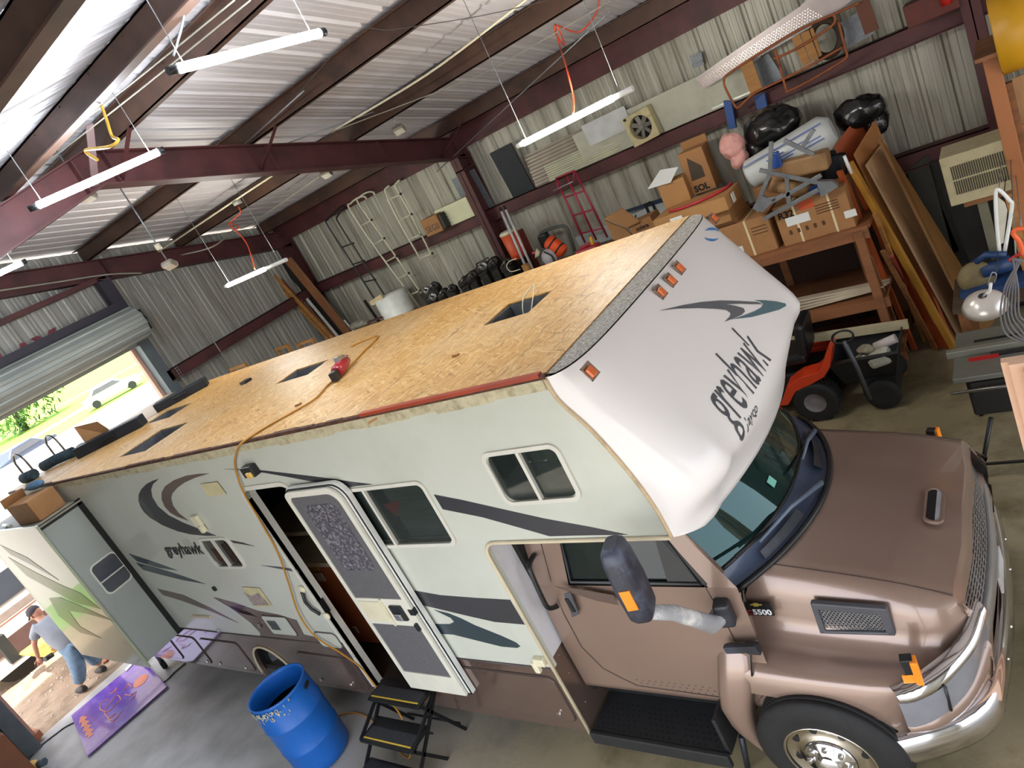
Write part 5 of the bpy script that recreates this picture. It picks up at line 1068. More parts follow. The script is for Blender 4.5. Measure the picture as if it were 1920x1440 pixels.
# wooden stretcher with tubular frame
wt = thing('hand_stretcher', S(1480, 140, 'y', 6.3), 'orange brown tubular frame with wooden slats stored on the upper girt', 'frame'); tm = mat('rusty_orange_tube', '#8f4d27', .6, .1, .25, 8); Y = 6.3
for P in ([(1357, 152), (1360, 165), (1378, 198), (1386, 200), (1410, 178), (1438, 163), (1510, 128), (1580, 88)], [(1357, 152), (1366, 138), (1440, 90), (1500, 55), (1560, 28), (1612, 5)], [(1450, 108), (1457, 108), (1500, 88), (1555, 52), (1566, 38), (1562, 25)], [(1462, 122), (1474, 168), (1480, 170), (1520, 150), (1578, 115), (1588, 104), (1584, 88), (1572, 40)], [(1452, 92), (1462, 122)]):
    build('tube_rail', MB().tube(curve([S(u, v, 'y', Y) for u, v in P], 4), .014, 8), tm, wt)
for P, c in (([(1387, 122), (1410, 112), (1430, 166), (1408, 180)], 'w'), ([(1484, 72), (1499, 64), (1520, 117), (1506, 126)], 'w'), ([(1501, 63), (1516, 56), (1535, 108), (1521, 116)], 'w'), ([(1518, 55), (1524, 52), (1541, 103), (1536, 107)], 'w'), ([(1602, 8), (1628, -4), (1648, 54), (1622, 66)], 'd')):
    build('slat', MB().plate([S(u, v, 'y', Y + .02) for u, v in P], (0, .02, 0)), mat('slat_wood', '#9a6a30', .6, 0, .2, 5, stretch=(1, 1, 4)) if c == 'w' else mat('dark_slat', '#5e3018', .6, 0, .2, 5), wt)
a = S(1548, 72, 'y', 6.45); one('rubber_ring', MB().tube([a + V(.15 * math.cos(t), 0, .19 * math.sin(t)) for t in [2 * PI * i / 24 for i in range(24)]], .04, 8, closed=True), mat('old_rubber', '#392a1e', .8, 0, .3, 8), 'old dark rubber ring hanging behind the wooden stretcher', 'ring')
for P, l in ((((1572, 45), (1610, 22), (1640, 62), (1590, 90)), 'right dusty grey sheet piece behind the wooden stretcher'), (((1412, 118), (1440, 100), (1470, 145), (1430, 168)), 'left dusty grey sheet piece behind the wooden stretcher')): one('metal_sheet', MB().plate([S(u, v, 'y', 6.63) for u, v in P], (0, .01, 0)), mat('dusty_galv', '#767a80'), l, 'sheet')
fbox('red_cabinet', (1700, 45), (1790, -30), 6.4, 6.75, mat('dark_red_box', '#5b231a', .6, 0, .2, 6), 'dark red metal box on the girt at the top right', 'box', z0=GT)
one('red_can', MB().cyl((S(1775, 5, 'y', 6.4)) + V(0, 0, -.02), S(1775, 5, 'y', 6.4) + V(0, 0, .12), .05, 14), mat('bright_red', '#b01f1c', .4), 'small bright red can beside the dark red box', 'can')
for P, l in (([(1356, 190), (1371, 190), (1380, 240), (1366, 243)], 'left one of the two blue brackets below the wooden stretcher'), ([(1414, 182), (1433, 174), (1438, 200), (1420, 206)], 'right one of the two blue brackets below the wooden stretcher')):
    one('blue_bracket', MB().plate([S(u, v, 'y', 6.5) for u, v in P], (0, .06, 0)), mat('blue_paint', '#27508f', .5, 0, .1), l, 'bracket', 'blue brackets')
# long wooden rack hidden behind the motorhome carries the smaller things
rk = thing('storage_rack', (-5.3, 6.4, 0), 'long wooden rack along the far wall behind the motorhome', 'rack')
build('rack_top', MB().box(-9.0, -1.95, 5.95, 6.58, 2.3, 2.34), wood2, rk)
for x in (-8.9, -6.5, -4.2, -2.05):
    for y in (6.0, 6.52): build('leg', MB().box(x - .04, x + .04, y - .03, y + .03, 0, 2.3), wood2, rk)
RT = 2.34
# ladders
K = 1920 / 440
def ladder(A, B_, rungs, mt, label, y=6.52, r=.016, name='tube_ladder'):
    a = [S(u, v, 'y', y) for u, v in zq(A, 480, 330, K)]; b_ = [S(u, v, 'y', y) for u, v in zq(B_, 480, 330, K)]
    t = thing(name, a[-1], label, 'ladder')
    for P in (a, b_): build('rail', MB().tube(curve(P, 4), r, 8), mt, t)
    for p, q in rungs:
        p, q = [S(u, v, 'y', y) for u, v in zq([p, q], 480, 330, K)]; build('rung', MB().cyl(p, q, r * .8, 8), mt, t); build('rung_plug', MB().cyl(q, q + (q - p).normalized() * .03, r * 1.2, 8), black, t)
    return t
wl = mat('ladder_white', '#c9c6ae', .45, .1, .06, 6)
ladder([(905, 190), (885, 168), (830, 180), (775, 225), (768, 275), (1000, 620), (1340, 1075)], [(970, 155), (955, 130), (905, 135), (845, 175), (838, 225), (1045, 515), (1415, 1050)], [((855, 410), (942, 362)), ((960, 560), (1045, 513)), ((1058, 705), (1145, 658)), ((1160, 840), (1245, 797)), ((1255, 975), (1335, 940))], wl, 'longer white tube ladder with hooked top and five rungs on the far wall')
ladder([(1090, 80), (1065, 100), (1060, 140), (1160, 355), (1355, 695)], [(1175, 35), (1150, 58), (1148, 100), (1265, 310), (1447, 668)], [((1075, 200), (1178, 150)), ((1165, 365), (1268, 315)), ((1252, 520), (1345, 480)), ((1338, 675), (1438, 635))], wl, 'shorter white tube ladder with hooked top hanging nearest the cream ribbed box')
ladder([(730, 255), (700, 250), (640, 300), (583, 360), (585, 400), (790, 720), (1050, 1135)], [(740, 262), (715, 270), (680, 310), (660, 350), (690, 405), (870, 690), (1155, 1135)], [((697, 585), (790, 552)), ((785, 725), (878, 695)), ((880, 868), (970, 848)), ((972, 1003), (1065, 985))], mat('ladder_black', '#1d1e1c', .4, .2), 'black tube ladder with hooked top leaning on the far wall')
# white ribbed drum
a = S(742, 575, 'y', 6.25); wd = thing('white_drum', (a.x, 6.25, RT), 'white ribbed plastic drum with a tan folded rim behind the black ladder', 'drum')
build('drum_shell', MB().lathe([(0, 0), (.3, 0), (.31, .1), (.3, .11), (.31, .22), (.3, .23), (.31, .35), (.3, .36), (.31, .48), (.0, .5)], (a.x, 6.25, RT), n=32), mat('drum_white', '#d9dad2', .4), wd)
build('drum_rim', MB().obox((a.x - .1, 6.0, RT + .5), (.35, .04, .1), RY(-8)), mat('drum_tan', '#c8b58d', .6), wd, bev=.01)
# dark machine parts: each its own
mp = mat('oily_metal', '#2b2925', .45, .5, .5, 14); mp2 = mat('machined', '#8c8b86', .3, .8, .2, 10)
L_ = ['pair of pulleys beside the white drum', 'grey round motor part beside the pulleys', 'coiled dark pump part near the white ladder foot', 'dark finned engine cover in the middle of the rack', 'black angular bracket with a bent rod', 'black padded pump body', 'dark carburettor lump left of the open engine', 'open engine block with silver shafts', 'greasy manifold behind the engine block', 'dark gear case under the orange water cooler']
for i, (u, v) in enumerate(((800, 548), (812, 560), (832, 553), (848, 545), (872, 530), (886, 520), (815, 540), (905, 503), (925, 495), (950, 497))):
    p = S(u, v, 'y', 6.15 - .05 * (i % 2)); t = thing('engine_part', (p.x, p.y, RT), L_[i], 'engine part'); random.seed(i); z = max(p.z, RT + .08)
    build('casting', MB().cyl((p.x - .09, p.y, z - .02), (p.x + .1, p.y, z + .02), .07 + .015 * (i % 3), 14).obox((p.x, p.y, z - .04), (.2, .14, .1), RY(random.uniform(-25, 25))), mp, t, bev=.008)
    build('flange', MB().lathe([(.02, -.02), (.07, -.02), (.075, 0), (.07, .02), (.02, .02)], (p.x + .08, p.y - .06, z + .05), (.4, -1, .2), 16), mp2 if i in (0, 1, 7) else mp, t)
    build('shaft', MB().cyl((p.x - .05, p.y - .08, z + .02), (p.x + .08, p.y - .1, z + .09), .014, 8), mp2, t); build('foot', MB().box(p.x - .08, p.x + .08, p.y - .06, p.y + .06, RT, z - .02), mp, t)
    if i == 4: build('bent_rod', MB().tube([V(p.x, p.y, z), V(p.x - .12, p.y, z + .05), V(p.x - .1, p.y, z + .25), V(p.x - .02, p.y, z + .28)], .006, 6), mp2, t)
t = thing('engine_cage', (S(900, 500, 'y', 6.3).x, 6.3, RT), 'dark tubular cage around the open engine block', 'cage')
for P in ([(893, 495), (915, 483), (922, 500), (900, 512), (893, 495)],): build('cage_tube', MB().tube([S(u, v, 'y', 6.05) for u, v in P], .012, 6), mp, t)
one('white_cable', MB().tube(curve([S(u, v, 'y', 6.0) for u, v in ((975, 505), (958, 509), (950, 500), (955, 490), (968, 485))], 5), .008, 6), cream, 'white cord loop below the orange water cooler', 'cord')
one('wood_block', MB().box(S(985, 500, 'y', 5.98).x - .05, S(985, 500, 'y', 5.98).x + .05, 5.96, 6.02, 2.34, S(985, 495, 'y', 5.98).z), wood, 'small pine block at the foot of the two white poles', 'block')
# orange cooler, red crate, poles
a, b_ = S(952, 438, 'y', 6.3), S(972, 478, 'y', 6.3); cl = thing('water_cooler', b_, 'orange water cooler with white lid left of the column', 'cooler'); om2 = mat('cooler_orange', '#d0542c', .45, 0, .06)
build('cooler_body', MB().lathe([(0, 0), (.12, 0), (.13, .02), (.145, .42), (0, .43)], (a.x + .02, 6.3, a.z - .42), n=28), om2, cl); build('cooler_lid', MB().lathe([(0, .05), (.12, .05), (.15, .03), (.15, 0), (0, 0)], (a.x + .02, 6.3, a.z), n=28), cream, cl); build('tap', MB().cyl((a.x + .05, 6.17, a.z - .36), (a.x + .05, 6.12, a.z - .37), .02, 8), om2, cl)
build('stand', MB().box(a.x - .1, a.x + .14, 6.2, 6.4, RT, a.z - .42), mp, cl)
p = S(975, 462, 'y', 6.45); one('red_case', MB().box(p.x - .1, p.x + .12, 6.4, 6.56, RT, S(975, 432, 'y', 6.45).z), mat('dull_red', '#6b1f1c', .5, 0, .15), 'dull red case standing behind the two white poles', 'case')
for (q, w), l in ((((940, 396), (984, 496)), 'left one of two white poles with black caps leaning by the column'), (((948, 393), (994, 494)), 'right one of two white poles with black caps leaning by the column')):
    a, b_ = S(*q, 'y', 6.2), S(*w, 'y', 6.1); b_ = b_ - (a - b_) * ((b_.z - 2.345) / (a.z - b_.z)); t = thing('white_pole', b_, l, 'pole', 'white poles'); d = (a - b_).normalized(); build('pole', MB().cyl(b_, a, .02, 10), mat('pole_white', '#bdb9bb', .4), t); build('cap', MB().cyl(a, a + d * .06, .022, 10), black, t)
# beyond the column
t = thing('tarp_bag', S(1042, 462, 'y', 6.2), 'bright orange strapped roll bag', 'bag'); a, b_ = S(1026, 450, 'y', 6.2), S(1058, 474, 'y', 6.2); build('roll', MB().tube([a, a.lerp(b_, .08), a.lerp(b_, .92), b_], [.07, .11, .11, .07], 14), mat('tarp_orange', '#e2501c', .6, 0, .12), t)
for f in (.3, .7): q = a.lerp(b_, f); d = (b_ - a).normalized(); build('strap', MB().tube([q - d * .012, q + d * .012], .115, 14), black, t)
t = thing('pump_sprayer', S(1030, 480, 'y', 6.1), 'white round sprayer tank with red handle and black hose', 'sprayer'); p = S(1030, 482, 'y', 6.1)
build('tank', MB().sphere(p, .12, (1, 1, 1.1)), mat('tank_white', '#a7a3a6', .4), t); build('funnel', MB().lathe([(.03, 0), (.07, .05), (.075, .06)], p + V(-.12, -.02, .1), (-.7, -.3, .5), 16), cream, t); build('handle', MB().cyl(p + V(-.12, -.02, .1), p + V(-.22, -.04, .16), .02, 8), mat('pink_red', '#c04a5a', .4), t); build('hose', MB().tube(curve([p + V(.02, -.1, .12), p + V(.12, -.1, .02), p + V(.1, -.08, -.12)], 5), .012, 6), black, t); build('base', MB().cyl((p.x, p.y, RT), (p.x, p.y, p.z - .1), .09, 14), mat('tank_white', '#a7a3a6'), t)
t = thing('backpack', S(1050, 440, 'y', 6.45), 'grey hoop framed backpack behind the orange roll bag', 'backpack'); build('hoop', MB().tube(curve([S(u, v, 'y', 6.45) for u, v in ((1015, 455), (1012, 442), (1022, 433), (1050, 424), (1062, 427), (1070, 445), (1078, 470))], 5), .025, 8), mat('hoop_grey', '#4b4f48', .6), t); build('pouch', MB().obox(S(1022, 450, 'y', 6.4), (.16, .12, .2)), black, t, bev=.02)
p = S(1103, 468, 'y', 6.15); t = thing('fuel_can', (p.x, p.y, RT), 'red plastic fuel can with yellow spout', 'fuel can'); rc = mat('can_red', '#a8323c', .4, 0, .06); build('can_body', MB().obox((p.x, p.y, (p.z + RT) / 2 + .02), (.36, .2, max(.12, p.z - RT + .06))), rc, t, bev=.03); build('can_handle', MB().tube([V(p.x - .13, p.y, p.z), V(p.x - .1, p.y, p.z + .06), V(p.x + .06, p.y, p.z + .08), V(p.x + .1, p.y, p.z + .03)], .022, 8), rc, t); build('spout', MB().cyl((p.x + .1, p.y, p.z + .03), (p.x + .12, p.y, p.z + .17), .03, 10, .018), mat('spout_yellow', '#d9a21c', .4), t)
# red hand truck
Y = 6.4; t = thing('hand_truck', S(1117, 440, 'y', Y), 'tall red hand truck leaning on the far wall', 'hand truck'); rm = mat('magenta_red', '#9d2039', .4, .1, .1)
rails = [((1042, 335), (1097, 455)), ((1062, 330), (1118, 450)), ((1077, 320), (1139, 445))]
for a, b_ in rails: build('rail', MB().cyl(S(*a, 'y', Y), S(*b_, 'y', Y), .016, 8), rm, t)
def lp_(r_, f): return (rails[r_][0][0] + (rails[r_][1][0] - rails[r_][0][0]) * f, rails[r_][0][1] + (rails[r_][1][1] - rails[r_][0][1]) * f)
for f in (0, .3, .58, .86): build('cross_bar', MB().cyl(S(*lp_(0, f), 'y', Y), S(*lp_(2, f), 'y', Y), .013, 8), rm, t)
for a, b_ in (((1047, 340), (1044, 362)), ((1076, 322), (1075, 342)), ((1037, 358), (1075, 340))): build('brace', MB().cyl(S(*a, 'y', Y - .15), S(*b_, 'y', Y - .15), .01, 6), rm if b_[1] != 340 else galv, t)
# banner board with letters
t = thing('banner_board', S(1210, 410, 'y', 6.6), 'long white board with a navy stripe and black letters against the far wall', 'sign'); Y = 6.6
build('board', MB().plate([S(u, v, 'y', Y) for u, v in ((1088, 468), (1078, 445), (1300, 355), (1318, 392))], (0, .03, 0)), mat('banner_white', '#a9b0ac', .5), t)
build('stripe', MB().plate([S(u, v, 'y', Y - .006) for u, v in ((1175, 400), (1172, 394), (1280, 358), (1284, 367))], (0, .005, 0)), mat('navy_stripe', '#1d2b44', .5), t)
for ch, u, v, w in (('w', 1183, 416, .12), ('n', 1215, 403, .15), ('d', 1251, 390, .14)): build('lettering', fit(text(ch, .26, bold=.004), S(u, v, 'y', Y - .008), (1, 0, .03), (0, 0, 1), w), black, t)
build('lower_stripe', MB().plate([S(u, v, 'y', Y - .006) for u, v in ((1215, 416), (1225, 425), (1300, 398), (1290, 388))], (0, .005, 0)), mat('navy_stripe', '#1d2b44'), t)
# open carton lying behind the deck edge
t = thing('open_carton', S(1190, 430, 'y', 6.0), 'opened brown carton printed in black beside the red hand truck', 'box')
P = [S(u, v, 'y', 5.95) for u, v in ((1176, 425), (1218, 405), (1229, 425), (1190, 445))]; build('carton', MB().plate(P, (0, .3, 0)), card, t); build('carton_flap', MB().plate([S(u, v, 'y', 5.9) for u, v in ((1132, 411), (1165, 392), (1198, 417), (1175, 427))], (.01, .02, .01)), card, t); build('carton_side', MB().plate([S(u, v, 'y', 5.98) for u, v in ((1134, 414), (1172, 428), (1188, 445), (1150, 450))], (0, .02, 0)), card, t)
build('lettering', fit(text('solera', .1, bold=.002), S(1194, 434, 'y', 5.94), S(1217, 424, 'y', 5.94) - S(1194, 434, 'y', 5.94), (0, 0, 1), (S(1217, 424, 'y', 5.94) - S(1194, 434, 'y', 5.94)).length), black, t)
build('support', MB().box(-2.35, -2.0, 6.0, 6.3, RT, 2.4), card, t)
# boards leaning in the far corner
def lean(q, w, y, wd_, th, mt, label, name='leaning_board', g=None, floor=True, y2=None):
    a = S(*q, 'y', y); b_ = S(*w, 'y', y if y2 is None else y2); d = b_ - a
    if floor and d.z < 0: b_ = a + d * ((.02 - a.z) / d.z)
    return one(name, MB().beam(a, b_, wd_, th, (0, 1, 0)), mt, label, 'board', g)
lean((540, 487), (650, 622), 6.35, .2, .05, mat('board_brown', '#8a5d3c', .6, 0, .2, 4, stretch=(1, 1, .3)), 'wide brown board leaning tallest in the far corner')
lean((530, 495), (600, 575), 6.45, .16, .04, mat('board_black', '#23211f', .6), 'black board between the leaning boards in the far corner')
lean((500, 512), (612, 632), 6.1, .05, .04, wood, 'narrow pine strip leaning in the far corner, nearest the wall lamp')
lean((512, 515), (618, 628), 6.1, .04, .06, wood, 'twisted pine stud beside the narrow strip in the far corner')
lean((525, 525), (565, 568), 6.2, .14, .02, mat('board_red', '#7b4a33', .6), 'short reddish board in the far corner')
lean((575, 560), (608, 600), 6.05, .05, .03, mat('strip_white', '#b5b6b2', .5), 'short white strip among the leaning boards')
lean((556, 500), (628, 580), 6.55, .015, .015, galv, 'thin grey rod behind the tallest leaning board', name='rod')
lean((645, 600), (662, 620), 6.3, .02, .02, white, 'short white rod beside the boards', name='rod')
lean((683, 563), (703, 592), 6.5, .06, .02, mp, 'dark upright strip left of the white drum', name='strip')
p = S(672, 608, 'y', 6.1); one('plastic_sheeting', MB().sphere((p.x, p.y, p.z), .16, (1.6, .8, .5)).sphere((p.x + .2, p.y, p.z - .02), .1, (1.4, .8, .5)), mat('sheeting', '#8b8578', .4, 0, .3, 14), 'crumpled clear sheeting beside the leaning boards', 'plastic sheet')
one('rack_rail', MB().beam(S(690, 604, 'y', 6.0), S(735, 588, 'y', 6.0), .05, .03), steel, 'dark red bar in front of the black ladder foot', 'bar')
for (q, w), y, l in ((((560, 650), (585, 632)), 4.9, 'small upright pine frame peeking over the roof edge'), (((518, 656), (540, 646)), 4.7, 'tan pine frame left of the small upright frame'), (((432, 692), (462, 684)), 3.8, 'pale pine frame at the roof edge nearest the end wall')):
    a, b_ = S(*q, 'y', y), S(*w, 'y', y); t = thing('sawhorse', ((a.x + b_.x) / 2, y, 0), l, 'sawhorse'); zt3 = (a.z + b_.z) / 2
    build('top_bar', MB().beam((a.x, y, zt3), (b_.x, y, zt3), .05, .05), wood, t)
    for x in (a.x + .03, b_.x - .03):
        build('leg', MB().beam((x, y, zt3), (x, y + .1, 0), .04, .05), wood, t)
# ============================================================ bench, cartons and machines at the right
YB = 5.4
bn = thing('workbench', (-.6, 6, 0), 'wooden workbench with two lower shelves carrying the cartons', 'workbench'); bw = mat('bench_wood', '#8a5836', .6, 0, .2, 3, stretch=(.4, 1, 2), dirt='#59361f', da=.5, ds=4)
build('bench_top', MB().box(-1.95, .62, YB, 6.55, 1.82, 1.86), bw, bn); build('front_rail', MB().box(-1.95, .6, YB - .04, YB, 1.72, 1.86), bw, bn)
for x in (-1.9, -.7, .5):
    for y in (YB - .03, 6.5): build('leg', MB().box(x - .045, x + .045, y - .03, y + .03, 0, 1.82), bw, bn)
for z in (1.0, .3): build('shelf', MB().box(-1.95, .58, YB, 6.5, z - .03, z), bw, bn); build('shelf_rail', MB().box(-1.95, .6, YB - .04, YB, z - .12, z), bw, bn)
build('back_board', MB().box(-1.95, .6, 6.5, 6.53, .1, 1.8), mat('bench_back', '#382017', .7, 0, .2, 2), bn)
for i in range(4): one('trim_board', MB().obox((-.35 + .03 * i, YB + .12 + .02 * i, 1.03 + .03 * i), (1.75, .1, .02), RY(-2.5 + 1.4 * i)), mat('primed_trim', '#b9ab93', .5, 0, .1, 4), ('lowest', 'second', 'third', 'topmost')[i] + ' of four pale trim boards on the upper shelf of the bench', 'board', 'pale trim boards')
# strapped cartons on the bench
def carton(name, x0, x1, y0, y1, z0, z1, label, straps=(), prt=None, mt=card, rot=0):
    c = V((x0 + x1) / 2, (y0 + y1) / 2, z0); t = thing(name, c, label, 'box'); M = RZ(rot)
    build('carton', MB().obox(c + V(0, 0, (z1 - z0) / 2), (x1 - x0, y1 - y0, z1 - z0), M), mt, t, bev=.006)
    for f in straps:
        x = x0 + (x1 - x0) * f; build('strap', MB().box(x - .012, x + .012, y0 - .003, y1 + .003, z0, z1 + .003), mat('strap_cream', '#d8c7a0', .5), t)
    if prt: build('lettering', fit(text(prt[0], prt[1], bold=.004), (x0 + prt[2], y0 - .004, z0 + prt[3]), (1, 0, 0), (0, 0, 1), prt[4]), black, t)
    return t
pa, pb = S(1469, 455, 'y', YB + .03), S(1605, 422, 'y', YB + .03); zt_ = S(1449, 391, 'y', YB + .03).z
t = carton('strapped_carton', pa.x, pb.x, YB + .03, 5.95, 1.86, zt_, 'wide strapped brown carton with an orange patch at the right end of the bench', (.28, .76), ('R32', .13, .04, (zt_ - 1.86) * .68, .17))
m = MB(); cx = pa.x; build('white_label', MB().box(cx + .1, cx + .36, YB + .025, YB + .03, 2.08, 2.18), white, t); build('white_label', MB().box(cx + .7, cx + .82, YB + .025, YB + .03, 1.98, 2.06), white, t); build('orange_patch', MB().box(cx + .28, cx + .44, YB + .026, YB + .03, zt_ - .12, zt_ - .02), mat('orange_patch', '#c8552e', .6), t)
m = MB()
for i in range(5): m.box(cx + .1 + i * .09, cx + .13 + i * .09, YB + .026, YB + .03, 1.98, 2.03)
for i in range(4): m.box(pb.x - .34, pb.x - .1, YB + .026, YB + .03, 2.12 + i * .03, 2.13 + i * .03)
build('print', m, mat('print_brown', '#4f3520', .7), t)
qa = S(1460, 458, 'y', YB + .03)
t = carton('strapped_carton', qa.x - .62, qa.x - .02, YB + .03, 5.95, 1.86, zt_ - .04, 'strapped brown carton half hidden behind the camper nose', (.55,)); m = MB()
for i in range(3): m.box(qa.x - .24, qa.x - .06, YB + .026, YB + .03, 2.1 + i * .04, 2.11 + i * .04)
build('print', m, mat('print_brown', '#4f3520'), t); build('white_label', MB().box(qa.x - .5, qa.x - .4, YB + .025, YB + .03, 1.95, 2.02), white, t)
ctn = mat('carton_light', '#a97c4b', .7, 0, .08, 4)
carton('carton', -1.75, -.72, 5.5, 6.1, 1.86, 2.36, 'large plain carton at the bottom of the stack behind the camper nose')
carton('carton', -1.6, -.72, 5.4, 5.95, 2.36, 2.52, 'middle flat carton of the stack behind the camper nose', rot=-3)
t = carton('carton', -1.62, -.68, 5.3, 5.85, 2.52, 2.68, 'flat light carton topmost of its stack with a red hoop lying on it', mt=ctn, rot=-2)
build('white_label', MB().box(-1.4, -1.24, 5.275, 5.285, 2.54, 2.64), white, t); build('white_label', MB().box(-.675, -.665, 5.45, 5.55, 2.54, 2.65), white, t)
one('red_hoop', MB().tube(curve([V(-1.5 + .06, 5.45, 2.7), V(-1.3, 5.38, 2.7), V(-1.0, 5.42, 2.7), V(-.78, 5.6, 2.7), V(-.74, 5.8, 2.7)], 6), .018, 8), mat('red_hose', '#b02a35', .4), 'red curved hose lying on the topmost flat carton', 'hose')
t = carton('carton', -1.62, -1.28, 5.75, 6.05, 2.68, 2.98, 'small open carton with a white flap on the stack', mt=ctn, rot=8); build('white_flap', MB().add([(-1.72, 5.72, 3.0), (-1.4, 5.7, 2.98), (-1.3, 5.85, 3.1), (-1.55, 5.9, 3.14)], [(0, 1, 2, 3)]), white, t, solid=.006)
t = carton('carton', -1.3, -.98, 5.95, 6.2, 2.68, 3.22, 'tall carton with a dark triangular window behind the small open one', prt=('SOL', .09, .05, .03, .2)); build('carton_window', MB().plate([V(-1.24, 5.945, 2.86), V(-1.06, 5.945, 2.86), V(-1.06, 5.945, 3.0), V(-1.2, 5.945, 3.15)], (0, .003, 0)), mat('window_dark', '#4b4238', .3), t)
build('carton_flap', MB().obox((-1.14, 6.2, 3.26), (.34, .02, .12), RX(10)), card, t)
def blob(name, parts, mt, label, cat, seed=1, amp=.03):
    m = MB(); random.seed(seed)
    for c, r, sc in parts: m.sphere(c, r, sc, n=22, m=14)
    import mathutils
    m.v = [p + mathutils.noise.noise_vector(p * 7) * amp + mathutils.noise.noise_vector(p * 19) * amp * .5 for p in m.v]
    return one(name, m, mt, label, cat)
bagm = mat('bin_bag', '#101112', .22, 0, .3, 8, bump=.5, bs=14, coat=.4)
c = S(1372, 275, 'y', 5.9); blob('insulation_roll', [(c, .15, (1, .9, 1.05)), (c + V(.05, -.03, -.16), .12, (1, .9, .9))], mat('pink_insulation', '#d19a92', .9, 0, .12, 18), 'crumpled pink insulation between the tall carton and the black bag', 'insulation', amp=.04)
c = S(1445, 240, 'y', 6.1); blob('bin_bag', [(c, .28, (1.2, .8, .85)), (c + V(-.18, -.05, -.16), .18, (.8, .8, 1.1))], bagm, 'large black plastic bag beside the pink insulation', 'bag', 2, .05)
c = S(1612, 212, 'y', 6.3); blob('bin_bag', [(c, .22, (1.2, .8, .9)), (c + V(.1, 0, -.15), .16, (1, .8, 1))], bagm, 'knotted black plastic bag right of the white insulation package', 'bag', 3, .05)
a, b_ = S(1402, 330, 'y', 5.75), S(1562, 240, 'y', 5.85); t = thing('insulation_package', a, 'long white package with blue print lying slanted over the cartons', 'package'); d = (b_ - a).normalized()
build('package', MB().tube([a - d * .0, a + d * .04, b_ - d * .1, b_], [.12, .17, .2, .13], 20), mat('package_white', '#c3c6c4', .4, 0, .05, 5, bump=.3, bs=9), t); up = V(0, -1, .25).normalized(); sdv = d.cross(up).normalized()
for i, (f0, f1, o) in enumerate(((.05, .95, .09), (.3, .62, -.02), (.3, .58, -.05), (.66, .9, -.03), (.66, .92, -.07), (.3, .5, .02), (.66, .85, .01))): build('blue_print', MB().beam(a.lerp(b_, f0) + up * .187 - sdv * o, a.lerp(b_, f1) + up * (.187 if f1 < .9 else .195) - sdv * o, .012, .012, up), mat('blue_print', '#4a67a8', .5), t)
# stacked packing under the package so it rests on the bench
carton('carton', -.6, .5, 6.0, 6.45, 1.86, 2.5, 'plain carton at the back of the bench under the white package')
p = S(1500, 310, 'y', 5.6); t = thing('wrapped_bundle', (p.x, 5.6, 2.3), 'brown paper bundle with blue tape on the strapped carton', 'package'); build('bundle', MB().obox((p.x, 5.62, p.z), (.6, .25, .2), RY(6)), mat('kraft_paper', '#96724a', .6, 0, .15, 7, bump=.3), t, bev=.03); build('lower_roll', MB().tube([S(1445, 345, 'y', 5.55), S(1530, 365, 'y', 5.55)], .08, 12), mat('kraft_paper', '#96724a'), t)
for (u, v) in ((1530, 362), (1455, 300)): build('blue_tape', MB().obox(S(u, v, 'y', 5.5), (.1, .08, .17)), mat('blue_tape', '#2a4f9c', .4), t, bev=.01)
t = thing('metal_stand', S(1440, 385, 'y', 5.45), 'grey bolted metal stand tangled on top of the strapped cartons', 'stand'); gm = mat('stand_grey', '#7d8083', .45, .4, .2, 8)
for q, w in (((1446, 265), (1444, 322)), ((1424, 319), (1532, 342)), ((1445, 322), (1416, 392)), ((1470, 263), (1526, 290)), ((1475, 330), (1480, 388)), ((1418, 395), (1470, 365)), ((1432, 411), (1535, 355)), ((1470, 368), (1540, 328)), ((1526, 242), (1505, 275)), ((1436, 375), (1455, 372))):
    build('strut', MB().beam(S(*q, 'y', 5.35), S(*w, 'y', 5.35), .045, .03, (0, 1, 0)), gm, t, bev=.004)
build('bracket', MB().plate([S(u, v, 'y', 5.33) for u, v in ((1410, 392), (1425, 365), (1450, 378), (1430, 398))], (0, .05, 0)), gm, t); build('bracket', MB().plate([S(u, v, 'y', 5.33) for u, v in ((1530, 340), (1560, 340), (1572, 350), (1540, 370))], (0, .08, 0)), gm, t)
c = S(1565, 310, 'y', 6.0); one('black_case', MB().obox(c, (.28, .3, .3), RY(10)), mat('case_black', '#1b2027'), 'dark rounded case between the paper bundle and the leaning boards', 'case', bev=.06)
# leaning boards and panels by the bench end
def leanb(q, w, y, w_, th, mt, label, yb=5.7, z1=.02):
    a = S(*q, 'y', y); b_ = S(*w, 'z', z1); return one('leaning_board', MB().beam(a, b_, w_, th, (.4, 1, 0)), mt, label, 'board')
orr = mat('orange_edge', '#a34a22', .55, 0, .12, 4); yel = mat('yellow_stud', '#b5812f', .6, 0, .15, 4, stretch=(1, 1, .4), dirt='#7c5018', da=.4, ds=9); brw = mat('brown_board', '#7c5130', .6, 0, .15, 4)
def lpanel(P4, th, mt, label):  # four picture points: top pair at depth y, bottom pair on the floor
    (q0, y0), (q1, y1), w1, w0 = P4; pts = [S(*q0, 'y', y0), S(*q1, 'y', y1), S(*w1, 'z', .02), S(*w0, 'z', .02)]
    return one('plywood_sheet', MB().plate(pts, (.02, th, 0)), mt, label, 'plywood')
lpanel((((1563, 275), 5.9), ((1608, 217), 6.25), (1790, 655), (1745, 650)), .03, orr, 'orange brown panel leaning rearmost beside the bench')
lpanel((((1600, 290), 5.75), ((1638, 228), 6.1), (1795, 640), (1770, 648)), .02, mat('card_brown', '#94602f', .7, 0, .1), 'brown board with a white label leaning beside the yellow stud')
lpanel((((1622, 310), 5.7), ((1655, 266), 6.05), (1830, 600), (1800, 640)), .02, mat('pale_hardboard', '#a68360', .6, 0, .08), 'pale plywood panel leaning in front')
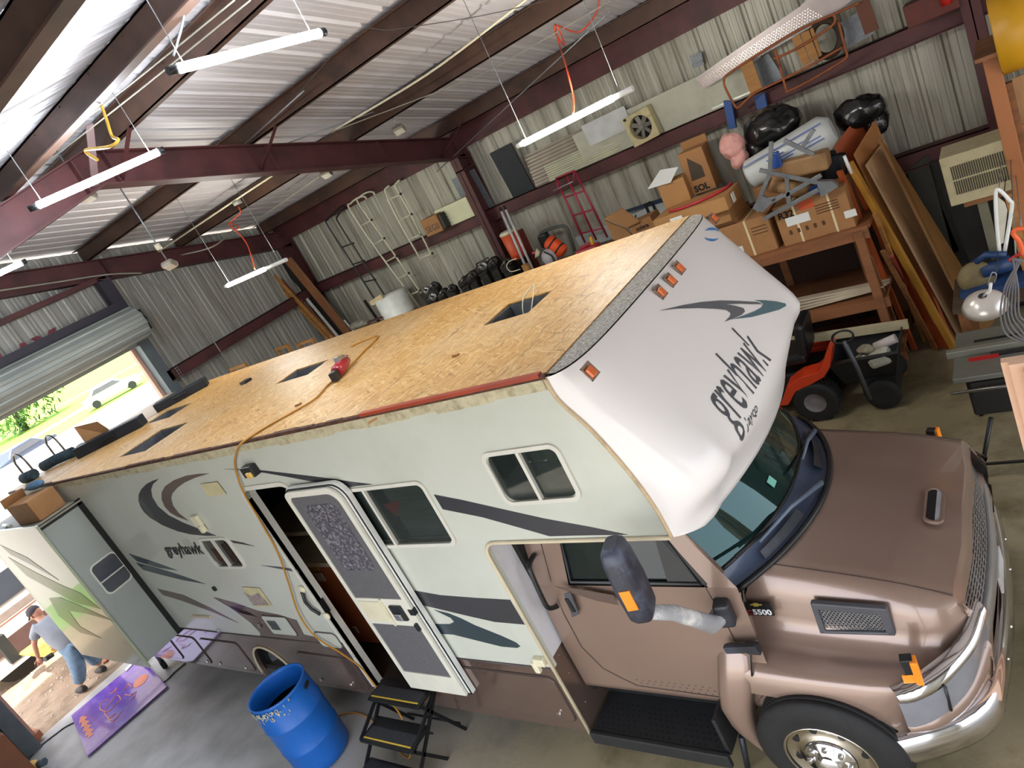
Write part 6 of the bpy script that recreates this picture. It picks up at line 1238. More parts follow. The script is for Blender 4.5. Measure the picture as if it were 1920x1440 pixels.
lpanel((((1645, 262), 5.75), ((1665, 285), 5.95), (1862, 602), (1835, 640)), .03, mat('ply_dark', '#8a5f2f', .6, 0, .2, 3), 'golden plywood sheet leaning behind the pale one')
for q, w, y, ww, tt, mt, l in (((1592, 305), (1790, 655), 5.65, .07, .05, yel, 'yellow pine stud leaning in front of the panels'), ((1574, 320), (1715, 655), 5.6, .06, .03, orr, 'orange edged strip leaning beside the bench leg'), ((1570, 345), (1672, 650), 5.5, .06, .03, brw, 'brown strip leaning closest to the bench leg'), ((1640, 400), (1735, 640), 5.5, .04, .03, wood, 'short pine strip among the leaning boards, left of the orange edge'), ((1655, 470), (1755, 655), 5.4, .05, .025, wood2, 'old lumber strip low in the leaning boards'), ((1630, 480), (1700, 660), 5.35, .05, .02, brw, 'thin brown lath low beside the bench'), ((1672, 480), (1730, 600), 5.3, .03, .03, mat('red_lath', '#7d2c1c', .6), 'dark red lath between the pine strips')):
    leanb(q, w, y, ww, tt, mt, l)
one('plastic_hook', MB().tube([S(1583, 292, 'y', 5.55), S(1588, 305, 'y', 5.55), S(1597, 325, 'y', 5.55)], .018, 8), white, 'white curved handle hooked on the yellow stud', 'handle')
one('dark_board', MB().plate([S(1700, 320, 'y', 6.6), S(1740, 290, 'y', 6.6), S(1830, 520, 'y', 6.6), S(1770, 540, 'y', 6.6)], (0, .02, 0)), mat('dark_grey_sheet', '#35352f', .7, 0, .2, 5), 'dark grey sheet leaning on the wall left of the air conditioner', 'sheet')
# backing of the corner: dark partition boards
one('partition_board', MB().box(1.15, 1.72, 6.6, 6.62, 0, 2.0), mat('partition_dark', '#2c2a26', .8, 0, .3, 3), 'dark low partition behind the air conditioner stand', 'partition')
# window air conditioner
YA = 5.0; fa, fb = S(1791, 386, 'y', YA), S(1890, 345, 'y', YA); ft = S(1760, 300, 'y', YA)
ac = thing('air_conditioner', ((fa.x + fb.x) / 2, YA + .2, fa.z), 'cream window air conditioner with dark louvres on a stand', 'air conditioner'); x0, x1, z0, z1 = ft.x, ft.x + .62, fa.z, ft.z
am = mat('ac_cream', '#b3a783', .55, 0, .08, 5, dirt='#7d6c48', da=.4, ds=6)
build('housing', MB().box(x0, x1, YA, YA + .45, z0, z1), am, ac, bev=.008)
m = MB(); lw = (x1 - x0 - .14)
for i in range(26):
    for zz0, zz1 in ((z0 + .1, z0 + .1 + (z1 - z0 - .2) * .47), (z0 + .1 + (z1 - z0 - .2) * .53, z1 - .1)): x = x0 + .07 + lw * i / 26; m.box(x, x + lw / 26 * .55, YA - .004, YA, zz0, zz1)
build('louvre', m, mat('louvre_dark', '#3b3627', .8), ac)
st_ = thing('stand', (x0 + .3, YA + .2, 0), 'timber and grey post stand under the air conditioner', 'stand'); build('shelf', MB().box(x0 + .1, x1 + .1, YA + .03, YA + .45, z0 - .05, z0 - .002), wood2, st_); build('grey_post', MB().box(x0 + .2, x0 + .28, YA + .05, YA + .12, 0, z0 - .05), mat('grey_post', '#66634f', .7), st_); build('wood_panel', MB().box(x0 + .42, x0 + .62, YA + .0, YA + .04, z0 - 1.0, z0 - .03), wood, st_); build('rear_post', MB().box(x1 - .1, x1, YA + .35, YA + .43, 0, z0 - .05), wood2, st_)
# post, yellow drum fan and plywood at the right edge
YP = 4.4; p0, p1 = S(1872, 100, 'y', YP), S(1885, 300, 'y', YP); xx = (p0.x + p1.x) / 2
one('timber_post', MB().box(xx - .055, xx + .055, YP, YP + .1, 0, p0.z), mat('post_orange', '#9a5f33', .6, 0, .15, 4, stretch=(1, 1, .3)), 'rough timber post standing under the yellow drum fan', 'post', bev=.006)
one('post_brace', MB().box(xx + .0, xx + .1, YP + .1, YP + .18, S(1890, 360, 'y', YP).z, S(1880, 165, 'y', YP).z), wood2, 'short timber cleat nailed behind the rough post', 'cleat')
c = S(1893, 62, 'y', YP + .05); fd = thing('drum_fan', (c.x, c.y, c.z - .3), 'yellow drum fan with black grille at the upper right edge', 'fan')
build('drum', MB().lathe([(.29, -.16), (.31, -.15), (.31, .15), (.29, .16), (.28, .15), (.28, -.15), (.29, -.16)], (c.x + .06, c.y + .1, c.z), (1, 0, 0), 40), mat('fan_yellow', '#c9941a', .4, 0, .06, 4), fd)
build('fan_grille', MB().cyl((c.x + .2, c.y + .1, c.z), (c.x + .24, c.y + .1, c.z), .29, 30), black, fd); build('fan_grille', MB().cyl((c.x - .09, c.y + .1, c.z), (c.x - .085, c.y + .1, c.z), .28, 30), dark, fd)
one('upper_platform', MB().box(xx - .1, 2.9, YP - .1, YP + .9, p0.z, p0.z + .03), wood2, 'small timber platform carrying the yellow drum fan', 'platform')
for a, b_ in (((1897, 148), (1960, 250)),): q = S(*a, 'y', 5.6); one('plywood_sheet', MB().box(q.x, q.x + 1.0, 5.6, 5.62, S(1900, 520, 'y', 5.6).z, q.z), ply, 'upright plywood sheet behind the post at the right edge', 'sheet')
q = S(1898, 240, 'y', 4.9); one('pine_sheet', MB().box(q.x, q.x + .6, 4.9, 4.93, S(1905, 345, 'y', 4.9).z, q.z), wood, 'short orange pine sheet right of the post', 'sheet')
# table saw
a, b_, c, d = S(1782, 712, 'y', 3.6), S(1808, 622, 'y', 4.35), None, None
zs1 = a.z; x0 = a.x; ts_ = thing('table_saw', (x0 + .4, 3.95, 0), 'grey portable table saw on a folding stand', 'table saw'); sg1 = mat('saw_grey', '#77766c', .45, .3, .1, 5)
zt2 = .93; A = S(1785, 712, 'z', zt2); B2 = S(1810, 622, 'z', zt2); y0, y1, x0 = A.y, B2.y, min(A.x, B2.x)
build('table_top', MB().box(x0, x0 + .75, y0, y1, zt2 - .05, zt2), sg1, ts_, bev=.008); fy = S(1790, 668, 'z', zt2).y
build('fence', MB().box(x0 - .05, x0 + .8, fy - .04, fy + .03, zt2, zt2 + .06), mat('fence_grey', '#8f8d80', .4, .4), ts_, bev=.005)
build('fence_slot', MB().box(x0 + .15, x0 + .5, fy + .2, fy + .24, zt2, zt2 + .003).box(x0 + .28, x0 + .55, fy - .12, fy - .07, zt2, zt2 + .02), black, ts_); build('red_guard', MB().box(x0 + .12, x0 + .34, fy - .15, fy - .12, zt2, zt2 + .025), mat('bright_red', '#b01f1c'), ts_)
build('saw_body', MB().box(x0 + .08, x0 + .75, y0 + .05, y1 - .05, zt2 - .42, zt2 - .05), mat('saw_dark', '#232120', .6), ts_, bev=.02)
build('front_panel', MB().box(x0 + .12, x0 + .75, y0 - .01, y0 + .05, zt2 - .2, zt2 - .06), mat('saw_dark', '#232120'), ts_); build('rail', MB().cyl((x0 - .03, y0 - .06, zt2 - .1), (x0 + .8, y0 - .06, zt2 - .1), .015, 8), mp2, ts_)
for q in (((x0 + .2, y0, zt2 - .42), (x0 + .02, y0 - .15, 0)), ((x0 + .2, y1 - .1, zt2 - .42), (x0 + .02, y1, 0)), ((x0 + .7, y0, zt2 - .42), (x0 + .85, y0 - .15, 0)), ((x0 + .7, y1 - .1, zt2 - .42), (x0 + .85, y1, 0))): build('leg', MB().cyl(*q, .018, 8), black, ts_)
build('leg_bar', MB().cyl((x0 + .07, y0 - .12, .12), (x0 + .82, y0 - .12, .12), .014, 8), black, ts_)
# bench grinder / mitre saw, clamp lamp, cable coil, clamps, folded white frame
sbx = thing('side_bench', (1.75, 5.0, 0), 'low cluttered wooden bench under the mitre saw', 'bench'); zb = 1.05
build('bench_top', MB().box(1.25, 2.3, 4.55, 5.3, zb - .05, zb), mat('bench_grimy', '#4b3a29', .8, 0, .3, 8), sbx)
for x, y in ((1.32, 4.62), (2.2, 4.62), (1.32, 5.22), (2.2, 5.22)): build('leg', MB().box(x - .04, x + .04, y - .04, y + .04, 0, zb - .05), wood2, sbx)
p = S(1830, 520, 'y', 4.9); ms = thing('mitre_saw', (p.x, 4.9, zb), 'blue mitre saw with a worn round guard', 'mitre saw'); bs_ = mat('saw_blue', '#1f3a63', .5, 0, .2, 8)
build('blade_guard', MB().lathe([(.0, -.02), (.15, -.02), (.16, 0), (.15, .02), (0, .02)], p, (.25, -1, .2), 28), mat('guard_tan', '#6e5f3c', .6, 0, .3, 9), ms); build('motor', MB().cyl(p + V(.05, .05, .02), p + V(.3, .08, .04), .075, 16), bs_, ms); build('arm', MB().tube([p + V(.0, .05, .12), p + V(.12, .02, .2), p + V(.28, .0, .16)], .035, 8), bs_, ms); build('saw_base', MB().box(p.x - .15, p.x + .4, 4.75, 5.15, zb, zb + .06), bs_, ms); build('pivot', MB().box(p.x + .08, p.x + .16, 4.95, 5.05, zb + .06, p.z), bs_, ms)
c = S(1845, 567, 'y', 3.2); lm = thing('clamp_lamp', c, 'white dish clamp lamp hanging on a hook above the table saw', 'lamp'); ds_ = mat('lamp_dish', '#d8d0c6', .25, .3, .06, 6)
build('lamp_dish', MB().lathe([(.03, .07), (.075, .06), (.135, .008), (.158, -.045), (.15, -.042), (.128, .0), (.03, .06)], c, (.05, -.35, .93), 32), ds_, lm); build('lamp_neck', MB().tube([c + V(.0, .02, .04), S(1856, 545, 'y', 3.2), S(1858, 530, 'y', 3.2)], .012, 8), white, lm)
build('bulb', MB().sphere(c + V(-.0, .0, .0), .04), white, lm); build('hook', MB().tube(curve([S(u, v, 'y', 3.2) for u, v in ((1858, 530), (1852, 535), (1860, 512), (1868, 515), (1864, 530))], 4), .005, 6), galv, lm); build('cord', MB().tube([S(1868, 512, 'y', 3.2), S(1872, 470, 'y', 3.6), S(1886, 330, 'y', YP)], .004, 6), black, lm)
cc = S(1905, 560, 'y', 3.0); m = MB()
for i in range(6): 
    P = [S(1905 + 6 * math.sin(i), 500 - 3 * i, 'y', 3.0), S(1884 + 5 * i, 540, 'y', 3.0), S(1876 + 7 * i, 590, 'y', 3.0), S(1888 + 8 * i, 628 - i * 4, 'y', 3.0), S(1930, 640 - 3 * i, 'y', 3.0), S(1965, 600, 'y', 3.0), S(1960, 520, 'y', 3.0), S(1920, 490, 'y', 3.0)]
    m.tube(curve(P + [P[0]], 5), .007, 6)
cw2 = thing('cable_coil', cc, 'coil of grey cable hanging at the right edge beside the clamp lamp', 'cable'); build('cable_loops', m, mat('cable_mid', '#6f6d70', .5, 0, .2, 6), cw2); build('hanging_hook', MB().cyl(S(1905, 490, 'y', 3.0), S(1895, 300, 'y', YP), .005, 6), galv, cw2)
Yw = 3.6; fw = thing('folding_rack', S(1880, 420, 'y', Yw), 'white folded plastic rack hanging below the post', 'rack')
build('outer_frame', MB().tube(curve([S(u, v, 'y', Yw) for u, v in ((1874, 470), (1869, 420), (1867, 365), (1873, 356), (1893, 376), (1897, 390), (1884, 470))], 4), .014, 8), white, fw); build('inner_panel', MB().plate([S(u, v, 'y', Yw) for u, v in ((1871, 370), (1884, 380), (1889, 395), (1882, 455), (1873, 460))], (0, .02, 0)), mat('panel_pale', '#c4bfae', .5), fw); build('hanger', MB().cyl(S(1873, 356, 'y', Yw), S(1878, 300, 'y', YP), .004, 6), galv, fw)
t = thing('spring_clamp', S(1908, 440, 'y', 3.0), 'bright orange spring clamp at the right edge', 'clamp'); build('clamp_jaw', MB().tube(curve([S(u, v, 'y', 3.0) for u, v in ((1925, 428), (1905, 430), (1900, 438), (1905, 445), (1912, 455), (1920, 480))], 4), .016, 8), mat('clamp_orange', '#e8622e', .5), t); build('clamp_hook', MB().cyl(S(1915, 428, 'y', 3.0), S(1905, 330, 'y', YP), .004, 6), galv, t)
one('red_clamp', MB().tube(curve([S(u, v, 'y', 3.05) for u, v in ((1925, 470), (1905, 480), (1892, 489))], 4), .014, 8), mat('bright_red', '#b01f1c'), 'dark red lever below the orange clamp', 'lever')
# peach foam boards upright near the truck's front
pm = mat('peach_board', '#dcb497', .7, 0, .04, 3)
for i, (dx, dy, dz) in enumerate(((0, 0, 0), (.035, -.06, .015), (.09, -.13, .0))):
    q = S(1876, 681, 'y', .95); one('foam_board', MB().box(q.x + dx, q.x + dx + .6, .95 + dy, 1.0 + dy, 0, q.z + dz), pm, ('rearmost', 'middle', 'front')[i] + ' of three upright peach boards at the right edge', 'board', 'peach boards')
# lawn tractor
YM = 4.55; om3 = mat('tractor_orange', '#cc3d1c', .35, 0, .05, coat=.4); w = S(1527, 752, 'y', YM); lt = thing('lawn_tractor', (w.x - .5, YM + .4, 0), 'orange lawn tractor with black seat half hidden behind the camper nose', 'lawn tractor'); R_ = w.z if w.z > .15 else .24; R_ = .25; w = V(w.x, YM, R_)
for y, s in ((YM, 1), (YM + .75, -1)):
    wh = build('rear_wheel', MB().lathe([(.12, .0), (.2, -.01), (R_ - .02, .0), (R_, .03), (R_, .17), (R_ - .02, .2), (.1, .2)], (w.x, y, R_), (0, s, 0), 36), rubber, lt); build('rim', MB().lathe([(0, .03), (.04, .02), (.1, .04), (.12, .0), (.13, .0)], (w.x, y, R_), (0, s, 0), 28), mat('tractor_rim', '#7f7a7c', .5, .2), wh)
    m = MB()
    for i in range(34): a_ = 2 * PI * i / 34; m.obox((w.x + math.cos(a_) * (R_ + .003), y + s * .1, R_ + math.sin(a_) * (R_ + .003)), (.014, .16, .03), Matrix.Rotation(-a_, 3, 'Y') @ Matrix.Rotation(.4, 3, 'X'))
    build('tread', m, rubber, wh)
prf_ = [S(u, v, 'y', YM) for u, v in ((1462, 762), (1475, 725), (1500, 708), (1530, 700), (1540, 690), (1547, 665), (1556, 650), (1560, 655), (1556, 690), (1545, 708), (1520, 722), (1492, 735), (1478, 760))]
build('fender', MB().plate(prf_, (0, .26, 0)), om3, lt, bev=.012); build('fender', MB().box(w.x - .25, w.x + .12, YM + .72, YM + .95, .52, .6), om3, lt, bev=.012)
sx = S(1500, 690, 'y', YM + .4); zc = .62; build('chassis', MB().box(w.x - .9, w.x + .15, YM + .22, YM + .72, .25, .55), mat('tractor_dark', '#17181b', .6), lt, bev=.02)
st2 = build('seat', MB().obox((w.x - .22, YM + .45, .72), (.45, .5, .12)), black, lt, bev=.04); build('seat_back', MB().obox((w.x + .0, YM + .45, .93), (.12, .48, .42), RY(8)), black, st2, bev=.05)
build('engine_hood', MB().box(w.x - 1.35, w.x - .8, YM + .22, YM + .72, .4, .8), om3, lt, bev=.05)
build('steering_wheel', MB().tube([V(w.x - .62, YM + .45, .95) + RY(-30) @ V(.17 * math.cos(t_), .17 * math.sin(t_), 0) for t_ in [2 * PI * i / 24 for i in range(24)]], .014, 8, closed=True).cyl((w.x - .62, YM + .45, .95), (w.x - .8, YM + .45, .7), .02, 8), black, lt)
# garden cart
ct = thing('garden_cart', (S(1640, 730, 'z', 0).x, 4.95, 0), 'black tipping garden cart with a grey pull bar', 'cart'); x0, x1 = S(1560, 700, 'y', 4.7).x, S(1690, 680, 'y', 4.7).x
m = MB(); lo = [(x0 + .08, 4.75), (x1 - .1, 4.75), (x1 - .1, 5.2), (x0 + .08, 5.2)]; hi = [(x0, 4.65), (x1, 4.65), (x1, 5.32), (x0, 5.32)]; zl, zh = .34, .66
m.loft([[V(x, y, zl) for x, y in lo], [V(x, y, zh) for x, y in hi]], smooth=False, close=True); m.add([V(x, y, zl) for x, y in lo], [(0, 1, 2, 3)]); tb = build('cart_tub', m, mat('tub_black', '#1a1b1b', .6, 0, .2, 8), ct, solid=.015)
build('tub_rim', MB().tube([V(x, y, zh) for x, y in hi], .018, 6, closed=True), mat('tub_rim', '#3a3b3a', .5), tb)
for y in (4.66, 5.3): build('wheel', MB().lathe([(.0, -.03), (.1, -.035), (.17, -.03), (.18, 0), (.17, .03), (.1, .035), (0, .03)], ((x0 + x1) / 2 + .1, y, .18), (0, 1, 0), 24), rubber, ct)
build('axle', MB().box((x0 + x1) / 2 - .1, (x0 + x1) / 2 + .25, 4.7, 5.25, .16, .36), mat('tractor_dark', '#17181b'), ct); build('pull_bar', MB().tube([S(1583, 640, 'y', 4.5), S(1608, 690, 'y', 4.5), S(1632, 748, 'y', 4.5)], .022, 8), mat('bar_grey', '#54565a', .5, .3), ct); build('bar_grip', MB().tube([S(u, v, 'y', 4.5) + V(0, 0, 0) for u, v in [(1580 + 20 * math.cos(t_) , 632 + 12 * math.sin(t_) - 3 * math.cos(t_)) for t_ in [2 * PI * i / 20 for i in range(20)]]], .013, 8, closed=True), black, ct)
p = S(1650, 670, 'y', 4.75); t = thing('plastic_jug', p - V(0, 0, .1), 'white translucent jug lying in the garden cart', 'jug'); build('jug_body', MB().obox(p, (.24, .2, .16), RY(-12)), mat('jug_white', '#bfc0b0', .4), t, bev=.05); build('jug_cap', MB().cyl(p + V(-.13, 0, .02), p + V(-.17, 0, .03), .03, 10), white, t)
p = S(1662, 642, 'y', 4.85); one('plastic_bottle', MB().tube([p - V(.12, 0, .03), p + V(.1, 0, .03)], .05, 12), mat('bottle_pink', '#c7bcb5', .4), 'pale bottle leaning on the jug in the cart', 'bottle')
for i, (u, v) in enumerate(((1618, 672), (1622, 655), (1628, 684))): p = S(u, v, 'y', 4.8); blob('crumpled_paper', [(p, .07, (1.3, 1, .7))], mat('paper_scrap', '#8f8670', .8, 0, .3, 14), ('crumpled paper against the jug in the cart', 'crumpled paper scrap at the back of the cart', 'crumpled paper scrap lowest in the cart')[i], 'paper', i, .03)
one('white_board', MB().beam(S(1480, 640, 'y', 5.25), S(1703, 607, 'y', 5.25), .05, .1), mat('white_lumber', '#bdb08d', .6, 0, .1), 'long whitish board resting level behind the garden cart', 'board')
# ============================================================ outside the door
grass = mat('lawn_grass', '#7fb02c', .9, 0, .2, .35, col2='#97bb3c', bump=.4, bs=30)
dirt_ = mat('yard_dirt', '#8d7660', .95, 0, .25, 1.8, col2='#a8937c', dirt='#5a4a38', da=.7, ds=2.5, bump=.6, bs=30)
conc = mat('drive_concrete', '#b5ada3', .8, 0, .06, .8); roadm = mat('road_surface', '#b0a7a8', .8, 0, .05, .5)
GZ = -.04
def ground(name, P, mt, z, kind='structure', lab=None):
    o = build(name, MB().plate([V(x, y, z) for x, y in P], (0, 0, -.02)), mt); o['kind'] = kind; return o
ground('yard', [(-16, -14), (XE - .14, -14), (XE - .14, 10), (-16, 10)], dirt_, GZ)
ground('driveway', [(-48, -40), (-16, -40), (-16, 60), (-48, 60)], conc, GZ)
ground('lawn', [(-400, -200), (-48, -200), (-48, 300), (-400, 300)], grass, GZ - .03)
def band(name, q, w, wd_, mt, z):
    a, b_ = S(*q, 'z', GZ), S(*w, 'z', GZ); d = (b_ - a).normalized(); n_ = V(-d.y, d.x, 0); a -= d * 60; b_ += d * 60
    ground(name, [(p.x, p.y) for p in (a - n_ * wd_, b_ - n_ * wd_, b_ + n_ * wd_, a + n_ * wd_)], mt, z)
band('path', (0, 858), (258, 705), 1.6, conc, GZ - .0); band('path', (0, 822), (245, 688), .9, roadm, GZ + .0)
band('road', (110, 722), (232, 655), 22, roadm, GZ)
# pebbles in front of the door: uncounted
m = MB(); random.seed(11)
for i in range(900):
    x, y = random.uniform(-15.8, -10.3), random.uniform(-4, 2.5); r = random.uniform(.008, .03)
    m.sphere((x, y, GZ), r, (1, 1.2, .6), n=5, m=3)
pb_ = build('gravel', m, mat('pebble', '#c0b3a2', .9, 0, .3, 30)); tag(pb_, 'loose pale gravel scattered over the dirt outside the door', 'gravel', kind='stuff')
ground('grass_verge', [(-16, -14), (-13.4, -14), (-13.8, -1.1), (-14.4, -.6), (-16, -.6)], mat('verge_grass', '#5c8f2c', .9, 0, .3, 2, bump=.4), GZ + .01)
# parked motorhome outside
pk = thing('parked_motorhome', (-13.8, 1, 0), 'white and brown striped motorhome parked outside the door', 'motorhome'); X = -12.9
build('side_wall', MB().box(X - 2.2, X, -1.35, 7.0, .45, 3.0), mat('parked_white', '#cfc8bd', .4, 0, .03), pk, bev=.06)
for z0, z1, mt in ((1.0, 1.12, 'a'), (.95, .965, 'b'), (.5, .72, 'c'), (1.95, 2.0, 'c'), (2.2, 2.23, 'c')): build('stripe', MB().box(X, X + .006, -1.3, 7, z0, z1), mat({'a': 'stripe_tan', 'b': 'stripe_red', 'c': 'stripe_brown'}[mt], {'a': '#8f8078', 'b': '#a85a4a', 'c': '#5c4540'}[mt], .4), pk)
build('side_window', MB().plate([V(X + .002, p.x, p.z) for p in rrect(-.55, .42, 1.25, 1.72, .09)], (.012, 0, 0)), mat('slate_pane', '#3a3e48'), pk)
build('lower_skirt', MB().box(X - 2.1, X - .01, -1.2, 7, .2, .5), mat('parked_white', '#cfc8bd'), pk)
for y in (-.55, 5.2): build('wheel', MB().lathe([(0, -.1), (.3, -.1), (.36, -.06), (.36, .1), (0, .1)], (X - .12, y, .34), (1, 0, 0), 26), rubber, pk)
build('roof', MB().box(X - 2.1, X - .1, -1.2, 6.9, 3.0, 3.06), white, pk); build('hatch', MB().box(X, X + .01, -.62, -.1, .32, .5), mat('stripe_brown', '#5c4540'), pk)
tr_ = thing('bollard', (-12.6, -1.6, 0), 'dark post beside the parked motorhome', 'bollard'); build('post', MB().beam(S(-5, 1195, 'x', -12.4), S(30, 1238, 'x', -12.4), .16, .16), mat('dark_post', '#2b2c2b', .6), tr_)
# yellow plywood sheet on saw horse
sh = thing('sawhorse', (-10.9, .1, GZ), 'orange brown saw horse standing outside behind the man', 'sawhorse')
for q, w in (((192, 1222), (198, 1242)), ((205, 1224), (200, 1240))): build('leg', MB().beam(S(*q, 'x', -10.9), S(w[0], w[1], 'z', GZ + .02), .06, .04), mat('horse_brown', '#96593a', .6), sh)
build('top_bar', MB().beam(S(185, 1222, 'x', -10.9), S(212, 1222, 'x', -10.9), .09, .06), mat('horse_brown', '#96593a'), sh)
PQ = [(34, 1228), (72, 1200), (100, 1224), (88, 1236), (60, 1231)]
one('plywood_offcut', MB().plate([S(u, v, 'z', .5) for u, v in ((34, 1228), (78, 1196), (115, 1215), (90, 1233))], (0, 0, .02)), mat('yellow_ply', '#c9a14e', .6, 0, .08), 'sunlit yellow plywood sheet the man is cutting', 'plywood')
one('orange_ramp', MB().plate([S(u, v, 'z', .05) for u, v in ((50, 1370), (82, 1377), (70, 1392), (55, 1382))], (0, 0, .1)), mat('horse_brown', '#96593a'), 'orange brown wooden wedge beside the left door jamb', 'wedge')
one('brown_cabinet', MB().box(-9.55, -8.9, -2.6, -1.7, 0, .75), mat('cabinet_brown', '#7c4a2c', .5, 0, .12, 3), 'orange brown cabinet inside at the lower left corner', 'cabinet', bev=.01)
one('beige_cabinet', MB().box(-9.55, -8.95, -2.55, -1.72, .76, 1.1), mat('cabinet_beige', '#a89a86', .5), 'beige box standing on the orange brown cabinet', 'box', bev=.01)
t = thing('yellow_reel', S(60, 1440, 'z', .1), 'yellow tool with dark end lying at the lower left', 'tool'); p = S(62, 1437, 'z', .08); build('reel', MB().sphere(p, .09, (1.2, .9, .8)), mat('tool_yellow', '#c79a2e', .5), t); build('reel_end', MB().cyl(p + V(.08, .05, 0), p + V(.16, .1, 0), .05, 12), mat('tool_grey', '#4a5560', .5), t)
# distant trees, parked vehicles
leafm = mat('tree_leaf', '#3f6a2e', .8, 0, .35, 2, col2='#5f8a42')
def tree(x, y, h, r, label, seed):
    random.seed(seed); t = thing('tree', (x, y, GZ), label, 'tree'); build('trunk', MB().tube([V(x, y, GZ), V(x + .2, y, h * .4), V(x, y + .3, h * .8)], [.35, .25, .1], 8), mat('bark', '#5a4a3a', .9), t)
    m = MB()
    for i in range(1500):
        a, b_ = random.uniform(0, 2 * PI), math.acos(random.uniform(-1, 1)); rr_ = r * random.uniform(.45, 1) ** .5 * (1 + .25 * math.sin(3 * a + seed) * math.sin(2 * b_)); c = V(x + rr_ * math.sin(b_) * math.cos(a), y + rr_ * math.sin(b_) * math.sin(a), h * .5 + rr_ * .75 * math.cos(b_)); s_ = random.uniform(.25, .55)
        R3 = Matrix.Rotation(random.uniform(0, 6), 3, 'X') @ Matrix.Rotation(random.uniform(0, 6), 3, 'Z'); m.add([c + R3 @ V(-s_, 0, 0), c + R3 @ V(0, -s_ * .5, 0), c + R3 @ V(s_, 0, 0), c + R3 @ V(0, s_ * .5, 0)], [(0, 1, 2, 3)])
    build('foliage', m, leafm, t)
g1 = S(50, 806, 'z', GZ); tree(g1.x, g1.y, 7, 4.6, 'leafy green tree on the far lawn seen under the rolled door', 1); g1 = S(-60, 850, 'z', GZ); tree(g1.x, g1.y, 6, 4, 'second green tree at the left picture edge beyond the lawn', 2)
def car(q, L, ang, mt, label, h=1.5):
    c = S(*q, 'z', GZ); t = thing('parked_car', (c.x, c.y, GZ), label, 'car'); M = RZ(ang); pr_ = [(-.5, .25), (-.5, .6), (-.36, .66), (-.25, 1), (.12, 1), (.26, .66), (.48, .58), (.5, .25)]
    rows = []
    for w_, f in ((-.9, .93), (-.8, 1), (.8, 1), (.9, .93)): rows.append([V(c.x, c.y, GZ) + M @ V(a * L * f, w_, b_ * h * (1 if abs(w_) < .85 else .97)) for a, b_ in pr_])
    m = MB().loft(rows, smooth=False); m.face([0, 1, 2, 3, 4, 5, 6, 7]); k = len(m.v) - 8; m.face([k + i for i in range(7, -1, -1)]); build('car_body', m, mt, t, bev=.05)
    for w_ in (-.91, .91): build('car_window', MB().plate([V(c.x, c.y, GZ) + M @ V(a * L, w_, b_ * h) for a, b_ in ((-.32, .68), (-.24, .93), (.1, .93), (.2, .68))], M @ V(0, .02 * (1 if w_ > 0 else -1), 0)), mat('slate_pane', '#3a3e48'), t)
    for a in (-.32, .32):
        for w_ in (-.8, .8): q_ = V(c.x, c.y, GZ + .32) + M @ V(a * L, w_, 0); build('wheel', MB().cyl(q_ - M @ V(0, .12, 0), q_ + M @ V(0, .12, 0), .32, 16), rubber, t)
car((218, 745), 4.6, 70, white, 'white car parked on the bright drive near the right door jamb')
car((55, 868), 4.2, 110, mat('grey_car', '#3b4456', .3), 'dark grey car seen above the ladder rails', 1.3)
# ------------------------------------------------------------ the man, bent forward over the board
def skin(name, joints, bones, mt, parent, lv=2, base=None):
    org = ORG[parent.name]; me = bpy.data.meshes.new(name); keys = list(joints); me.from_pydata([Vector(joints[k][0]) - org for k in keys], [(keys.index(a), keys.index(b_)) for a, b_ in bones], [])
    o = bpy.data.objects.new(name, me); C.objects.link(o); sm = o.modifiers.new('skin', 'SKIN'); sm.use_smooth_shade = True
    for i, k in enumerate(keys):
        r = joints[k][1]; me.skin_vertices[0].data[i].radius = (r, r) if not isinstance(r, tuple) else r; me.skin_vertices[0].data[i].use_root = (i == 0)
    ss = o.modifiers.new('sub', 'SUBSURF'); ss.levels = lv; ss.render_levels = lv
    dg = bpy.context.evaluated_depsgraph_get(); dg.update(); m2 = bpy.data.meshes.new_from_object(o.evaluated_get(dg)); bpy.data.objects.remove(o)
    mb = MB(); mb.add([v.co + org for v in m2.vertices], [tuple(p.vertices) for p in m2.polygons], True); bpy.data.meshes.remove(m2)
    return build(name, mb, mt, parent)
f1, f2 = S(150, 1296, 'z', GZ + .06), S(196, 1264, 'z', GZ + .06)
pm_ = thing('person', (f1.x, f1.y, GZ), 'man in grey t-shirt, blue jeans and dark cap bending forward outside the door', 'person')
def px(u, v, x): return S(u, v, 'x', x)
sk = mat('skin_tone', '#c58d74', .6, 0, .06); jn = mat('blue_jeans', '#6d8398', .85, 0, .15, 14, dirt='#46586b', da=.4, ds=5); ts2 = mat('grey_shirt', '#8f939c', .85, 0, .08, 5, bump=.5, bs=9)
xb = f1.x
hip = px(146, 1210, xb - .1); hl_, hr_ = px(136, 1222, xb - .05), px(158, 1209, xb - .12); kl, kr = px(148, 1258, xb + .03), px(178, 1235, xb - .12)
al, ar = px(155, 1290, xb), px(194, 1256, xb - .1); al.z, ar.z = .08, .08
wa_, ch, nk, hd_ = px(128, 1200, xb - .15), px(100, 1176, xb - .35), px(76, 1160, xb - .5), px(66, 1150, xb - .56)
shl, shr = px(68, 1178, xb - .38), px(98, 1158, xb - .5); ell, hal = px(64, 1208, xb - .45), px(72, 1234, xb - .55); elr, har = px(110, 1185, xb - .7), px(104, 1206, xb - .8)
